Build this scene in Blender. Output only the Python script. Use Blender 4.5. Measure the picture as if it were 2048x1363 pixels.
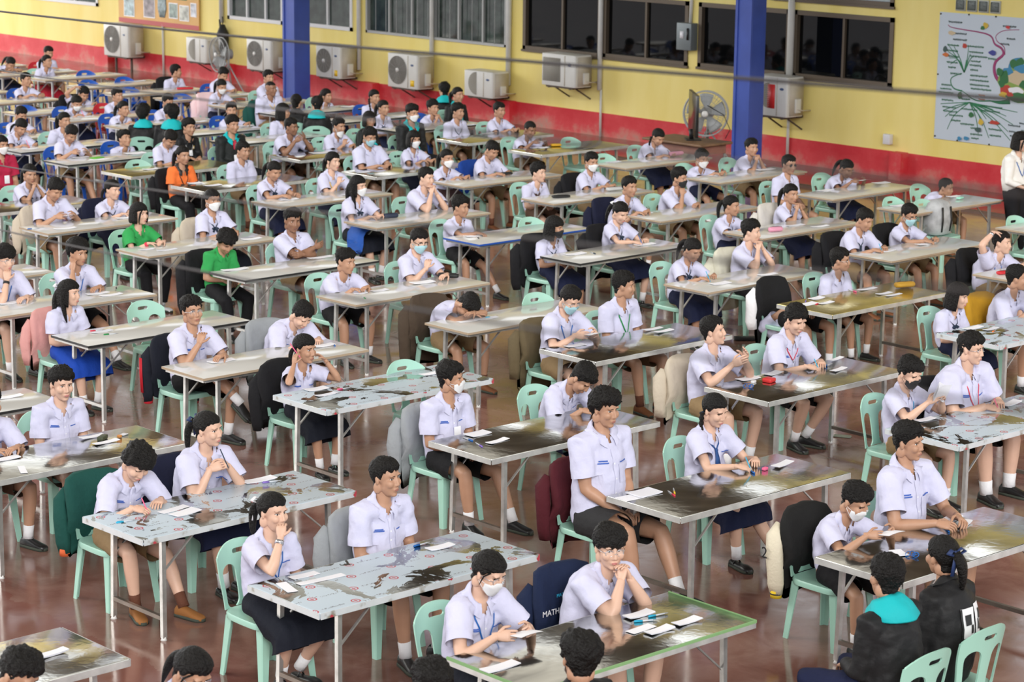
import bpy, bmesh, math, random, time
import numpy as np
from mathutils import Vector, Matrix
from mathutils.bvhtree import BVHTree
for _o in list(bpy.data.objects): bpy.data.objects.remove(_o)
SC = bpy.context.scene
COL = SC.collection
rnd = random.Random(7)
NRS = np.random.RandomState(11)
# ---------------------------------------------------------------- camera, sky, sun, exposure
cam_d = bpy.data.cameras.new('camera'); cam = bpy.data.objects.new('camera', cam_d); COL.objects.link(cam)
CF, CZ, CP, CY, CR = 4714.85, 5.29139, 0.212086, 0.824976, 0.011323      # focal length in pixels, height, pitch, yaw, roll
_cy, _sy = math.cos(CY), math.sin(CY)
_fw = Vector((-_sy*math.cos(CP), _cy*math.cos(CP), -math.sin(CP))); _rt = Vector((_cy, _sy, 0)); _up = _rt.cross(_fw)
_r2 = _rt*math.cos(CR)+_up*math.sin(CR); _u2 = -_rt*math.sin(CR)+_up*math.cos(CR)
_m = Matrix((_r2, _u2, -_fw)).transposed().to_4x4(); _m.translation = Vector((0, 0, CZ)); cam.matrix_world = _m
cam_d.sensor_width = 36; cam_d.lens = CF/2048*36; cam_d.clip_end = 300
cam_d.dof.use_dof = True; cam_d.dof.focus_distance = 17.5; cam_d.dof.aperture_fstop = 4.5
SC.camera = cam
SC.view_settings.view_transform = 'Standard'; SC.view_settings.look = 'None'; SC.view_settings.gamma = 1; SC.view_settings.use_curve_mapping = False
SC.view_settings.exposure = 0.12
try:
    SC.cycles.max_bounces = 6; SC.cycles.diffuse_bounces = 3; SC.cycles.glossy_bounces = 3; SC.cycles.transparent_max_bounces = 8
    SC.cycles.sample_clamp_indirect = 4; SC.cycles.caustics_reflective = False; SC.cycles.caustics_refractive = False
except Exception: pass
wd = bpy.data.worlds.new('daylight'); SC.world = wd; wd.use_nodes = True
nt = wd.node_tree; nt.nodes.clear()
_out = nt.nodes.new('ShaderNodeOutputWorld'); _bg = nt.nodes.new('ShaderNodeBackground'); _tc = nt.nodes.new('ShaderNodeTexCoord')
_sep = nt.nodes.new('ShaderNodeSeparateXYZ'); _rmp = nt.nodes.new('ShaderNodeValToRGB')
nt.links.new(_tc.outputs['Generated'], _sep.inputs[0]); nt.links.new(_sep.outputs['Z'], _rmp.inputs[0])
_e = _rmp.color_ramp.elements      # a bright band of daylight all round between floor and roof, a dim roof overhead
_e[0].position = 0.0; _e[0].color = (.80, .82, .86, 1)
_e[1].position = 1.0; _e[1].color = (.40, .36, .31, 1)
for _p, _c in ((.12, (1.25, 1.30, 1.38, 1)), (.34, (1.45, 1.48, 1.52, 1)), (.50, (.62, .58, .52, 1))):
    _x = _e.new(_p); _x.color = _c
nt.links.new(_rmp.outputs[0], _bg.inputs['Color']); _bg.inputs['Strength'].default_value = 1.15; nt.links.new(_bg.outputs[0], _out.inputs[0])
def sun(name, direction, strength, angle, col):
    d = bpy.data.lights.new(name, 'SUN'); d.energy = strength; d.angle = math.radians(angle); d.color = col
    o = bpy.data.objects.new(name, d); COL.objects.link(o); o.rotation_euler = Vector(direction).to_track_quat('-Z', 'Y').to_euler(); o.location = (0, 0, 12)
sun('sun', (-.74, .47, -.44), 2.0, 22, (1.0, .985, .96))
sun('left_daylight', (.72, .52, -.40), 1.15, 26, (1.0, .97, .90))  # added second sun lamp, standing for daylight from the open left end
_ad = bpy.data.lights.new('open_end_daylight', 'AREA'); _ad.shape = 'RECTANGLE'; _ad.size = 9; _ad.size_y = 5; _ad.energy = 1500; _ad.color = (1, .98, .95)
_ao = bpy.data.objects.new('open_end_daylight', _ad); COL.objects.link(_ao); _ao.location = (-60, 23.5, 3.4); _ao.rotation_euler = Vector((1, .12, -.02)).to_track_quat('-Z', 'Y').to_euler()
# ---------------------------------------------------------------- materials
MATS = {}
def mat(name, col, rough=.6, metal=0., spec=.5, bump=0., bscale=60., var=0., vscale=4., coat=0., emit=0, alpha=1, trans=0):
    if name in MATS: return MATS[name]
    m = bpy.data.materials.new(name); m.use_nodes = True; N = m.node_tree.nodes; L = m.node_tree.links; b = N['Principled BSDF']
    b.inputs['Base Color'].default_value = (*col, 1); b.inputs['Roughness'].default_value = rough; b.inputs['Metallic'].default_value = metal
    b.inputs['Specular IOR Level'].default_value = spec
    if coat: b.inputs['Coat Weight'].default_value = coat; b.inputs['Coat Roughness'].default_value = .08
    if alpha < 1: b.inputs['Alpha'].default_value = alpha
    if bump or var:
        tc = N.new('ShaderNodeTexCoord')
    if bump:
        n = N.new('ShaderNodeTexNoise'); n.inputs['Scale'].default_value = bscale; n.inputs['Detail'].default_value = 3
        bp = N.new('ShaderNodeBump'); bp.inputs['Strength'].default_value = bump; bp.inputs['Distance'].default_value = .02
        L.new(tc.outputs['Object'], n.inputs['Vector']); L.new(n.outputs['Fac'], bp.inputs['Height']); L.new(bp.outputs[0], b.inputs['Normal'])
    if var:
        n = N.new('ShaderNodeTexNoise'); n.inputs['Scale'].default_value = vscale; n.inputs['Detail'].default_value = 4
        r = N.new('ShaderNodeValToRGB'); r.color_ramp.elements[0].position = .3; r.color_ramp.elements[1].position = .7
        r.color_ramp.elements[0].color = (*[c*(1-var) for c in col], 1); r.color_ramp.elements[1].color = (*[min(1, c*(1+var*.6)) for c in col], 1)
        L.new(tc.outputs['Object'], n.inputs['Vector']); L.new(n.outputs['Fac'], r.inputs[0]); L.new(r.outputs[0], b.inputs['Base Color'])
    MATS[name] = m; return m
SKIN = [mat('skin_light', (.68, .43, .315), .5, var=.06, vscale=9), mat('skin_tan', (.47, .26, .165), .5, var=.06, vscale=9), mat('skin_brown', (.28, .14, .083), .5, var=.06, vscale=9)]
LIPS = [mat('lips_light', (.52, .20, .18), .45), mat('lips_tan', (.36, .145, .11), .45), mat('lips_brown', (.20, .08, .06), .45)]
def hair_mat(name, col):
    m = mat(name, col, .52, spec=.22, bump=.9, bscale=70); return m
HAIR = hair_mat('black_hair', (.008, .007, .0065)); HAIRB = hair_mat('brown_hair', (.045, .026, .016))
EYEW = mat('eye_white', (.75, .72, .70), .3); EYED = mat('eye_dark', (.012, .008, .006), .2)
TOPC = dict(white=(.60, .60, .775), lilac=(.62, .57, .80), green=(.035, .33, .085), crimson=(.42, .02, .06), orange=(.85, .19, .045), black=(.013, .013, .014), blackprint=(.013, .013, .014), teal=(.013, .013, .014),
            tealcollar=(.013, .016, .016), tealopen=(.014, .015, .016), tealred=(.014, .015, .016), blackred=(.013, .013, .014), cream=(.82, .80, .76))
TOP = {k: mat('shirt_'+k, c, .85 if sum(c) > .2 else .6, spec=.25, bump=.42, bscale=15, var=.04, vscale=7) for k, c in TOPC.items()}
TEAL = mat('teal_cloth', (.0, .42, .45), .75, bump=.25, bscale=22)
BOTC = dict(black=(.010, .010, .012), charcoal=(.028, .028, .03), khaki=(.27, .185, .095), khakidark=(.16, .10, .055), brown=(.10, .055, .035), navy=(.012, .016, .05), blacklong=(.010, .010, .012),
            skirt_black=(.010, .012, .020), skirt_navy=(.010, .014, .042), skirt_blue=(.01, .055, .36), skirt_brown=(.06, .03, .03), skirt_red=(.45, .02, .04))
BOT = {k: mat('cloth_'+k, c, .8, spec=.2, bump=.3, bscale=26, var=.08) for k, c in BOTC.items()}
WHITE = mat('white_cloth', (.80, .80, .82), .85, bump=.2, bscale=40); BLACK = mat('black_plain', (.012, .012, .013), .5)
SOCKB = mat('brown_sock', (.12, .04, .02), .85, bump=.2, bscale=60)
SHOE = dict(black=mat('black_shoe', (.014, .014, .015), .35, spec=.5), tan=mat('tan_shoe', (.30, .12, .03), .8), brown=mat('brown_shoe', (.22, .08, .03), .7), white=mat('white_shoe', (.72, .72, .74), .6), sole=mat('shoe_sole', (.05, .06, .045), .8))
CLOTHC = dict(blue=(.01, .12, .42), sky=(.02, .30, .55), red=(.65, .03, .07), green=(.01, .25, .06), yellow=(.8, .5, .02), purple=(.22, .14, .5), dark=(.02, .04, .07), grey=(.33, .33, .34), blackl=(.01, .01, .012), navy=(.012, .03, .11), bow=(.012, .028, .06), brown=(.07, .035, .025), pink=(.8, .12, .25), cyan=(.02, .38, .6))
CLO = {k: mat('ribbon_'+k, c, .6) for k, c in CLOTHC.items()}
MASK = dict(white=mat('mask_white', (.84, .85, .86), .8), blue=mat('mask_blue', (.42, .68, .74), .8), black=mat('mask_black', (.018, .018, .02), .7), chin=mat('mask_white', (.84, .85, .86), .8))
INK = mat('blue_embroidery', (.05, .12, .45), .7); PAPER = mat('paper', (.85, .85, .90), .75); PAPER2 = mat('paper_edge', (.70, .71, .78), .8)
METALF = mat('spectacle_metal', (.55, .55, .58), .25, metal=.9); CARD = mat('card_white', (.85, .86, .9), .35)
LENS = mat('lens', (.9, .95, 1), .05, alpha=.12); LENSD = mat('lens_dark', (.01, .01, .02), .08)
JKC = dict(navyprint=(.012, .02, .055), grey=(.30, .32, .34), green=(.012, .07, .058), navy=(.012, .014, .035), varsity=(.014, .014, .014), maroon=(.075, .012, .018), black=(.012, .012, .014), blackred=(.012, .014, .022), pink=(.62, .31, .29),
           beige=(.55, .48, .38), olive=(.13, .10, .055), darkbrown=(.07, .05, .035), yellow=(.48, .26, .02), blackwhite=(.013, .013, .014), cream=(.66, .64, .52), whitebag=(.66, .63, .58), blue=(.012, .05, .26), palepink=(.80, .58, .60))
JK = {k: mat('jacket_'+k, c, .85, spec=.2, bump=.4, bscale=18, var=.07, vscale=6) for k, c in JKC.items()}
# ---------------------------------------------------------------- mesh helpers
def V(*a): return np.array(a, float)
def nrm(v):
    v = np.asarray(v, float); n = np.linalg.norm(v); return v/n if n > 1e-9 else v
def rotz(a): c, s = math.cos(a), math.sin(a); return np.array([[c, -s, 0], [s, c, 0], [0, 0, 1.]])
def roty(a): c, s = math.cos(a), math.sin(a); return np.array([[c, 0, s], [0, 1, 0], [-s, 0, c.real]])
def rotx(a): c, s = math.cos(a), math.sin(a); return np.array([[1, 0, 0], [0, c, -s], [0, s, c]])
class MB:
    def __init__(s): s.v = []; s.f = []; s.m = []; s.n = 0; s.slots = []
    def slot(s, m):
        if m is None: return 0
        if m not in s.slots: s.slots.append(m)
        return s.slots.index(m)
    def add(s, verts, faces, m=None):
        k = s.slot(m); verts = np.asarray(verts, float).reshape(-1, 3); s.v.append(verts); b = s.n
        for f in faces: s.f.append(tuple(int(i)+b for i in f)); s.m.append(k)
        s.n += len(verts); return s
    def loft(s, rings, m=None, cap=True, closed=True):
        rings = np.asarray(rings, float); nr, ns = rings.shape[:2]; F = []
        for i in range(nr-1):
            for j in range(ns if closed else ns-1):
                a = i*ns+j; b = i*ns+(j+1) % ns; F.append((a, b, b+ns, a+ns))
        vs = rings.reshape(-1, 3)
        if cap and closed:
            F.append(tuple(range(ns-1, -1, -1))); F.append(tuple((nr-1)*ns+j for j in range(ns)))
        return s.add(vs, F, m)
    def tube(s, pts, rad, seg=8, m=None, cap=True, up=None, flat=1.0):
        pts = np.asarray(pts, float); n = len(pts); rad = np.broadcast_to(np.asarray(rad, float), (n,))
        T = np.gradient(pts, axis=0); T = np.array([nrm(t) for t in T])
        u = np.asarray(up, float) if up is not None else (V(0, 1, 0) if abs(T[0][1]) < .8 else V(1, 0, 0)); R = []
        th = np.linspace(0, 2*np.pi, seg, endpoint=False)
        for i in range(n):
            u = u-T[i]*u.dot(T[i]); u = nrm(u); w = np.cross(T[i], u)
            R.append(pts[i]+rad[i]*(np.cos(th)[:, None]*u+flat*np.sin(th)[:, None]*w))
        return s.loft(R, m, cap)
    def ell(s, c, r, m=None, R=None, nu=10, nv=7):
        c = np.asarray(c, float); th = np.linspace(0, 2*np.pi, nu, endpoint=False); P = []
        for ph in np.linspace(-np.pi/2, np.pi/2, nv+2)[1:-1]:
            P.append(np.stack([np.cos(ph)*np.cos(th), np.cos(ph)*np.sin(th), np.full(nu, np.sin(ph))], -1))
        P = np.array(P)*np.asarray(r, float)
        if R is not None: P = P@np.asarray(R).T
        return s.loft(P+c, m)
    def box(s, lo, hi, m=None, R=None, c=None):
        lo = np.asarray(lo, float); hi = np.asarray(hi, float)
        p = np.array([[(lo, hi)[(i >> k) & 1][k] for k in range(3)] for i in range(8)])
        if R is not None: p = p@np.asarray(R).T
        if c is not None: p = p+np.asarray(c)
        return s.add(p, [(0, 2, 3, 1), (4, 5, 7, 6), (0, 1, 5, 4), (2, 6, 7, 3), (0, 4, 6, 2), (1, 3, 7, 5)], m)
    def bar(s, a, b, w, h, m=None, up=(0, 0, 1)):
        a = np.asarray(a, float); b = np.asarray(b, float); t = nrm(b-a); u = np.asarray(up, float)
        if abs(t.dot(u)) > .95: u = V(1, 0, 0)
        x = nrm(np.cross(t, u)); y = np.cross(x, t)
        r = [[p+x*w*i/2+y*h*j/2 for i, j in ((-1, -1), (1, -1), (1, 1), (-1, 1))] for p in (a, b)]
        return s.loft(r, m)
    def rbox(s, lo, hi, r, m=None, seg=3, top_r=None):
        # a box with rounded vertical corners and softened top and bottom edges
        lo = np.asarray(lo, float); hi = np.asarray(hi, float); e = min(top_r or r*.5, (hi[2]-lo[2])/2*.98); R = []
        def ring(z, ins):
            q = []
            for cx, cy, a0 in ((hi[0]-r, hi[1]-r, 0), (lo[0]+r, hi[1]-r, 90), (lo[0]+r, lo[1]+r, 180), (hi[0]-r, lo[1]+r, 270)):
                for k in range(seg+1):
                    a = math.radians(a0+90*k/seg); q.append((cx+(r-ins)*math.cos(a), cy+(r-ins)*math.sin(a), z))
            return q
        for z, i in ((lo[2], e), (lo[2]+e*.3, e*.3), (lo[2]+e, 0), (hi[2]-e, 0), (hi[2]-e*.3, e*.3), (hi[2], e)): R.append(ring(z, min(i, r*.95)))
        return s.loft(R, m)
    def xf(s, R=None, t=None, k0=0):
        for i in range(k0, len(s.v)):
            if R is not None: s.v[i] = s.v[i]@np.asarray(R).T
            if t is not None: s.v[i] = s.v[i]+np.asarray(t)
        return s
    def mesh(s, name, default=None, smooth=True):
        me = bpy.data.meshes.new(name); vs = np.concatenate(s.v) if s.v else np.zeros((0, 3))
        me.from_pydata(vs.tolist(), [], s.f)
        for m in (s.slots or ([default] if default else [])): me.materials.append(m)
        if len(s.slots) > 1: me.polygons.foreach_set('material_index', s.m)
        if smooth: me.polygons.foreach_set('use_smooth', [True]*len(me.polygons))
        me.update(); return me
    def obj(s, name, default=None, parent=None, smooth=True, loc=None, rot=None):
        return link(name, s.mesh(name, default, smooth), parent, loc, rot)
def link(name, me, parent=None, loc=None, rot=None):
    o = bpy.data.objects.new(name, me); COL.objects.link(o)
    if parent is not None: o.parent = parent
    if loc is not None: o.location = loc
    if rot is not None: o.rotation_euler = rot
    return o
def thing(name, label, cat, loc=(0, 0, 0), rz=0, group=None):
    o = bpy.data.objects.new(name, None); COL.objects.link(o); o.empty_display_size = .1; o.location = loc; o.rotation_euler = (0, 0, rz)
    return tag(o, label, cat, group)
LABELS = []
def tag(o, label, cat, group=None):
    o['label'] = label; o['category'] = cat; LABELS.append(label)
    if group: o['group'] = group
    return o
def struct(o): o['kind'] = 'structure'; return o
def smooth_by_angle(o, deg=35):
    me = o.data
    try: me.set_sharp_from_angle(angle=math.radians(deg))
    except Exception: pass
    return o
def wav(p, seed, freq):
    # cheap smooth 3-D noise: warped sines
    r = np.random.RandomState(seed); out = np.zeros(len(p))
    for _ in range(5):
        k = r.normal(size=3); k = k/np.linalg.norm(k)*freq*r.uniform(.6, 1.5); k2 = r.normal(size=3); k2 = k2/np.linalg.norm(k2)*freq*.7
        out += np.sin(p@k+r.uniform(0, 6.3)+1.4*np.sin(p@k2+r.uniform(0, 6.3)))
    return out/5*1.4
# voxel-merged shells are all evaluated in one go
JOBS = []
def remesh_job(mb, voxel, it, fac=.5):
    me = mb.mesh('shell', None, False); o = bpy.data.objects.new('shell', me); COL.objects.link(o)
    r = o.modifiers.new('r', 'REMESH'); r.mode = 'VOXEL'; r.voxel_size = voxel; r.use_smooth_shade = True
    if it: q = o.modifiers.new('s', 'SMOOTH'); q.factor = fac; q.iterations = it
    JOBS.append(o); return o
def remesh_get(o, deps):
    e = o.evaluated_get(deps); me = e.to_mesh(); n = len(me.vertices)
    v = np.empty(n*3); me.vertices.foreach_get('co', v); v = v.reshape(-1, 3)
    nn = np.empty(n*3); me.vertex_normals.foreach_get('vector', nn); nn = nn.reshape(-1, 3)
    lt = np.empty(len(me.polygons), int); me.polygons.foreach_get('loop_total', lt)
    li = np.empty(len(me.loops), int); me.loops.foreach_get('vertex_index', li)
    F = li.reshape(-1, 4) if len(lt) and (lt == 4).all() else None
    if F is None:
        F = []; k = 0
        for t in lt: F.append(li[k:k+t]); k += t
    e.to_mesh_clear(); return v, nn, F
def remesh_done():
    for o in JOBS:
        m = o.data; bpy.data.objects.remove(o); bpy.data.meshes.remove(m)
    JOBS.clear()
def compact(v, F, keep):
    F = np.asarray(F)[keep]; used = np.unique(F); mp = np.full(len(v), -1); mp[used] = np.arange(len(used)); return v[used], mp[F]
# ---------------------------------------------------------------- people
def head_parts(lod):
    m = MB(); nu = 20
    m.ell((-.012, 0, .035), (.093, .075, .085), nu=nu, nv=14); m.ell((.025, 0, -.03), (.060, .061, .085), nu=nu, nv=14); m.ell((.032, 0, -.075), (.045, .047, .042), nu=16, nv=10)
    m.ell((.062, 0, -.098), (.019, .026, .017)); m.tube([(.080, 0, .018), (.090, 0, -.008), (.096, 0, -.029)], [.008, .009, .0105], 10); m.ell((.096, 0, -.031), (.011, .0115, .0095))
    for y in (-1, 1):
        m.ell((.086, y*.012, -.036), (.009, .008, .007)); m.ell((.058, y*.037, -.024), (.028, .026, .030)); m.ell((.070, y*.028, .029), (.016, .024, .010))
        m.ell((-.012, y*.075, -.008), (.017, .009, .028), R=roty(-.2)@rotz(y*.35)); m.ell((-.03, y*.05, -.06), (.03, .018, .04))
    m.ell((.081, 0, -.060), (.011, .026, .008)); m.ell((.079, 0, -.070), (.011, .022, .008)); m.ell((-.035, 0, -.075), (.05, .05, .05))
    return remesh_job(m, .0062 if lod == 0 else .0105, 3 if lod == 0 else 2, .5)
_hj = [head_parts(0), head_parts(1)]
bpy.context.view_layer.update(); _dg = bpy.context.evaluated_depsgraph_get()
HEADS = []
for o in _hj:
    v, n, F = remesh_get(o, _dg); v = v.copy()
    for y in (-1, 1):
        d = np.linalg.norm((v-V(.085, y*.031, .006))*[.5, 1, 1.5], axis=1); v[:, 0] -= .008*np.exp(-(d/.016)**2)*(v[:, 0] > 0)
    d = np.linalg.norm((v-V(.092, 0, -.065))*[.3, .45, 3], axis=1); v[:, 0] -= .003*np.exp(-(d/.008)**2)
    HEADS.append((v, np.asarray(F), BVHTree.FromPolygons(v.tolist(), [list(map(int, f)) for f in F])))
remesh_done()
def face_x(y, z):
    h = HEADS[0][2].ray_cast(Vector((.3, y, z)), Vector((-1, 0, 0))); return h[0].x if h[0] else .08
def skull_r(d, c):
    # distance along d from c to the plain skull (no ears, no nose)
    best = np.zeros(len(d))
    for ec, er in (((-.012, 0, .035), (.093, .075, .085)), ((.025, 0, -.03), (.060, .061, .085)), ((-.035, 0, -.06), (.05, .055, .06))):
        o = (np.asarray(c)-np.asarray(ec))/np.asarray(er); q = d/np.asarray(er); A = (q*q).sum(1); B = q@o; Cc = o@o-1; disc = np.maximum(B*B-A*Cc, 0)
        t = (-B+np.sqrt(disc))/A; best = np.maximum(best, np.where(B*B-A*Cc > 0, t, 0))
    return best
def ss(a, b, x): t = np.clip((x-a)/(b-a), 0, 1); return t*t*(3-2*t)
HS = dict(bshort=dict(T=.029, S=.008, F=.054, n=.012, k=24), bcrew=dict(T=.020, S=.008, F=.058, n=.006, k=36), bbuzz=dict(T=.006, S=.003, F=.064, n=.001, k=50), bfluffy=dict(T=.040, S=.020, F=.040, n=.015, k=18),
          bcurly=dict(T=.042, S=.022, F=.046, n=.015, k=30), bfringe=dict(T=.036, S=.016, F=.024, n=.011, k=22), pony=dict(T=.011, S=.010, F=.060, n=.003, k=26, g=1), bun=dict(T=.013, S=.012, F=.050, n=.004, k=26, g=1),
          gparted=dict(T=.013, S=.014, F=.056, n=.003, k=26, g=1), braids=dict(T=.010, S=.009, F=.060, n=.002, k=26, g=1), pigtails=dict(T=.013, S=.011, F=.050, n=.003, k=26, g=1), bob=dict(T=.018, S=.020, F=.030, n=.004, k=26, g=1),
          gshort=dict(T=.018, S=.018, F=.046, n=.004, k=26, g=1), gfringe=dict(T=.018, S=.016, F=.026, n=.004, k=26, g=1), long=dict(T=.015, S=.015, F=.050, n=.004, k=26, g=1))
def hair_mesh(style, seed, lod):
    base = style.split('_')[0]; p = HS[base]; na, ne = ((64, 34), (40, 22))[lod]
    c = V(-.010, 0, .030); az = np.linspace(-np.pi, np.pi, na, endpoint=False); el = np.linspace(-1.15, np.pi/2-.02, ne)
    A, E = np.meshgrid(az, el); A = A.ravel(); E = E.ravel(); d = np.stack([np.cos(E)*np.cos(A), np.cos(E)*np.sin(A), np.sin(E)], -1)
    rb = skull_r(d, c); P = c+d*rb[:, None]; a = np.abs(A)*180/np.pi; g = p.get('g', 0)
    zh = np.interp(a, [0, 38, 58, 74, 84, 98, 112, 128, 180], [p['F'], p['F']+.002, p['F']*.62+.01, -.002 if not g else .010, .002, .018, -.004, -.050 if not g else -.066, -.062 if not g else -.078])
    if base in ('bob', 'long', 'gshort', 'gfringe'): zh = np.where(a > 66, np.minimum(zh, -.05-.02*(a > 95)), zh)
    zh = zh+(.009 if not g else .003)*np.sin(A*p['k']*.45+seed+2*np.sin(A*5+seed))*(a < 62)
    mk = P[:, 2]-zh; top = ss(.02, .09, P[:, 2]); T = p['S']+(p['T']-p['S'])*top
    nz = wav(d, seed, 5)*p['n']*.6+wav(d, seed+1, p['k'])*p['n']*.55
    if g and base not in ('bob', 'gshort', 'gfringe'): nz = nz-.006*np.exp(-(A/.09)**2)*(P[:, 2] > .06)   # the parting
    h = (T+nz)*ss(-.004, .022, mk)-.007*(1-ss(-.012, .004, mk))
    W = c+d*(rb+h)[:, None]; mb = MB(); ok = mk > -.014; F = []
    for i in range(ne-1):
        for j in range(na):
            q = (i*na+j, i*na+(j+1) % na, (i+1)*na+(j+1) % na, (i+1)*na+j)
            if ok[list(q)].any(): F.append(q)
    F.append(tuple((ne-1)*na+j for j in range(na))); mb.add(W, F, HAIR)
    r = random.Random(seed); seg = 8
    def tail(p0, p1, p2, r0, n=9, kind='tail', tie=None):
        t = np.linspace(0, 1, n)[:, None]; pts = (1-t)**2*p0+2*t*(1-t)*p1+t**2*p2
        if kind == 'braid':
            n = 22; t = np.linspace(0, 1, n)[:, None]; pts = (1-t)**2*p0+2*t*(1-t)*p1+t**2*p2
            rr = r0*(1-.45*t[:, 0])*(1+.28*np.sin(np.arange(n)*1.9)); mb.tube(pts, rr, seg, HAIR)
        else:
            rr = r0*np.interp(t[:, 0], [0, .12, .45, .8, 1], [.75, 1.0, 1.1, .75, .22]); mb.tube(pts, rr, seg, HAIR, flat=.75)
        if tie is not None: mb.ell(p0*.93+p1*.07, (.016, .016, .016), tie, nu=8, nv=5)
    if base == 'pony':
        tail(V(-.100, 0, .045), V(-.185, -.02, .02), V(-.125, r.uniform(-.06, -.02), -.20), .034, n=11, tie=BLACK)
    elif base == 'bun':
        mb.ell((-.108, .02, .02), (.034, .040, .036), HAIR, nu=12, nv=8); mb.ell((-.095, .035, .03), (.02, .02, .02), mat('scrunchie', (.45, .24, .22), .8), nu=8, nv=5)
        for y in (-1, 1): mb.tube([(.045, y*.060, .045), (.018, y*.075, .01), (.010, y*.076, -.05)], [.006, .005, .002], 6, HAIR)
    elif base == 'gparted':
        tail(V(-.100, 0, .03), V(-.165, -.01, .0), V(-.115, -.03, -.17), .031)
        for y in (-1, 1): mb.tube([(.050, y*.058, .055), (.022, y*.074, .01), (.014, y*.076, -.06)], [.006, .006, .002], 6, HAIR)
    elif base == 'braids':
        for y in (-1, 1): tail(V(-.055, y*.062, -.03), V(-.03, y*.095, -.12), V(.06, y*.085, -.30), .019, kind='braid', tie=CLO['bow'])
    elif base == 'pigtails':
        for y in (-1, 1): tail(V(-.06, y*.068, .005), V(-.085, y*.105, -.03), V(-.05, y*.10, -.14), .022, tie=CLO['bow'])
    elif base == 'long':
        tail(V(-.090, 0, .03), V(-.155, -.02, -.05), V(-.085, -.05, -.33), .046, n=12)
        tail(V(-.03, -.075, -.01), V(-.02, -.09, -.10), V(.03, -.085, -.26), .028)
        tail(V(-.03, .075, -.01), V(-.04, .09, -.10), V(-.02, .085, -.26), .028)
    if base in ('bob', 'gshort', 'gfringe', 'long'):
        L = dict(bob=-.135, gshort=-.10, gfringe=-.11, long=-.12)[base]; R = []; aa = np.radians(np.linspace(62, 298, 30))
        for z, ex in ((.03, .010), (-.02, .014), (-.06, .017), (L*.8, .016), (L, .006), (L*.97, -.006), (-.05, -.004), (.02, -.004)):
            dd = np.stack([np.cos(aa), np.sin(aa), np.zeros_like(aa)], -1); rx, ry = .098+ex, .082+ex
            q = np.stack([-.012+np.cos(aa)*rx, np.sin(aa)*ry, np.full_like(aa, z)], -1); q += dd*(.004*np.sin(aa*26+seed))[:, None]; R.append(q)
        mb.loft(R, HAIR, cap=False, closed=False)
    if base == 'gshort':
        for y in (-1, 1): mb.tube([(.072, y*.035, .058), (.066, y*.060, .02), (.056, y*.068, -.05), (.052, y*.066, -.11)], [.008, .010, .008, .002], 6, HAIR)
    if 'ribbon' in style or style in ('pony_white', 'pony_navy'):
        cm = CLO['navy'] if 'navy' in style else WHITE; c0 = V(-.112, 0, .055)
        for y in (-1, 1):
            mb.tube([c0, c0+V(-.012, y*.035, .022), c0+V(-.016, y*.058, .004), c0+V(-.010, y*.030, -.012), c0], [.004, .014, .018, .012, .004], 8, cm, flat=.45)
            mb.tube([c0, c0+V(-.022, y*.022, -.05), c0+V(-.020, y*.036, -.13)], [.005, .012, .014], 6, cm, flat=.25)
        mb.ell(c0, (.012, .012, .012), cm, nu=8, nv=5)
    return mb
def face_bits(mb, sk, lod, pitch):
    nu, nv = ((10, 6), (8, 4))[lod]
    for y in (-1, 1):
        ex = face_x(y*.031, .004); down = pitch > 16
        mb.ell((ex-.001, y*.0310, .004), (.0045, .0145, .0035 if down else .0056), EYED if down else EYEW, R=rotz(y*.28), nu=nu, nv=nv)
        if not down: mb.ell((ex+.0016, y*.0305, .0042), (.0040, .0064, .0056), EYED, R=rotz(y*.28), nu=nu, nv=nv)
        ys = np.linspace(.016, .046, 5)
        mb.tube([(face_x(y*q, .010)+.0012, y*q, .0085+.0022*math.sin((q-.016)/.03*3.14)) for q in ys], .0018, 5, EYED)
        ys = np.linspace(.013, .050, 5)
        mb.tube([(face_x(y*q, .026)+.0008, y*q, .0235+.0045*math.sin((q-.013)/.037*2.6)) for q in ys], [.0022, .0036, .0036, .003, .0015], 5, HAIR, flat=.5)
    for z, w, h in ((-.0605, .021, .0042), (-.0680, .018, .0050)):
        ys = np.linspace(-w, w, 7); mb.tube([(face_x(q, z)+.0004, q, z-(.0018 if z > -.065 else 0)*abs(q/w)) for q in ys], h*np.sqrt(np.maximum(1-(ys/w)**2, .06)), 6, LIPS[sk])
def bez(a, b, c, t): t = np.asarray(t, float)[:, None]; return (1-t)**2*a+2*t*(1-t)*b+t*t*c
def ik(a, b, l1, l2, pole):
    d = b-a; L = np.linalg.norm(d); mx = (l1+l2)*.995
    if L > mx: b = a+d/L*mx; d = b-a; L = mx
    if L < abs(l1-l2)+.02: L = abs(l1-l2)+.02
    x = (l1*l1-l2*l2+L*L)/(2*L); h = math.sqrt(max(l1*l1-x*x, 0)); u = nrm(d); p = np.asarray(pole, float); p = nrm(p-u*p.dot(u)); return a+u*x+p*h, b
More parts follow.
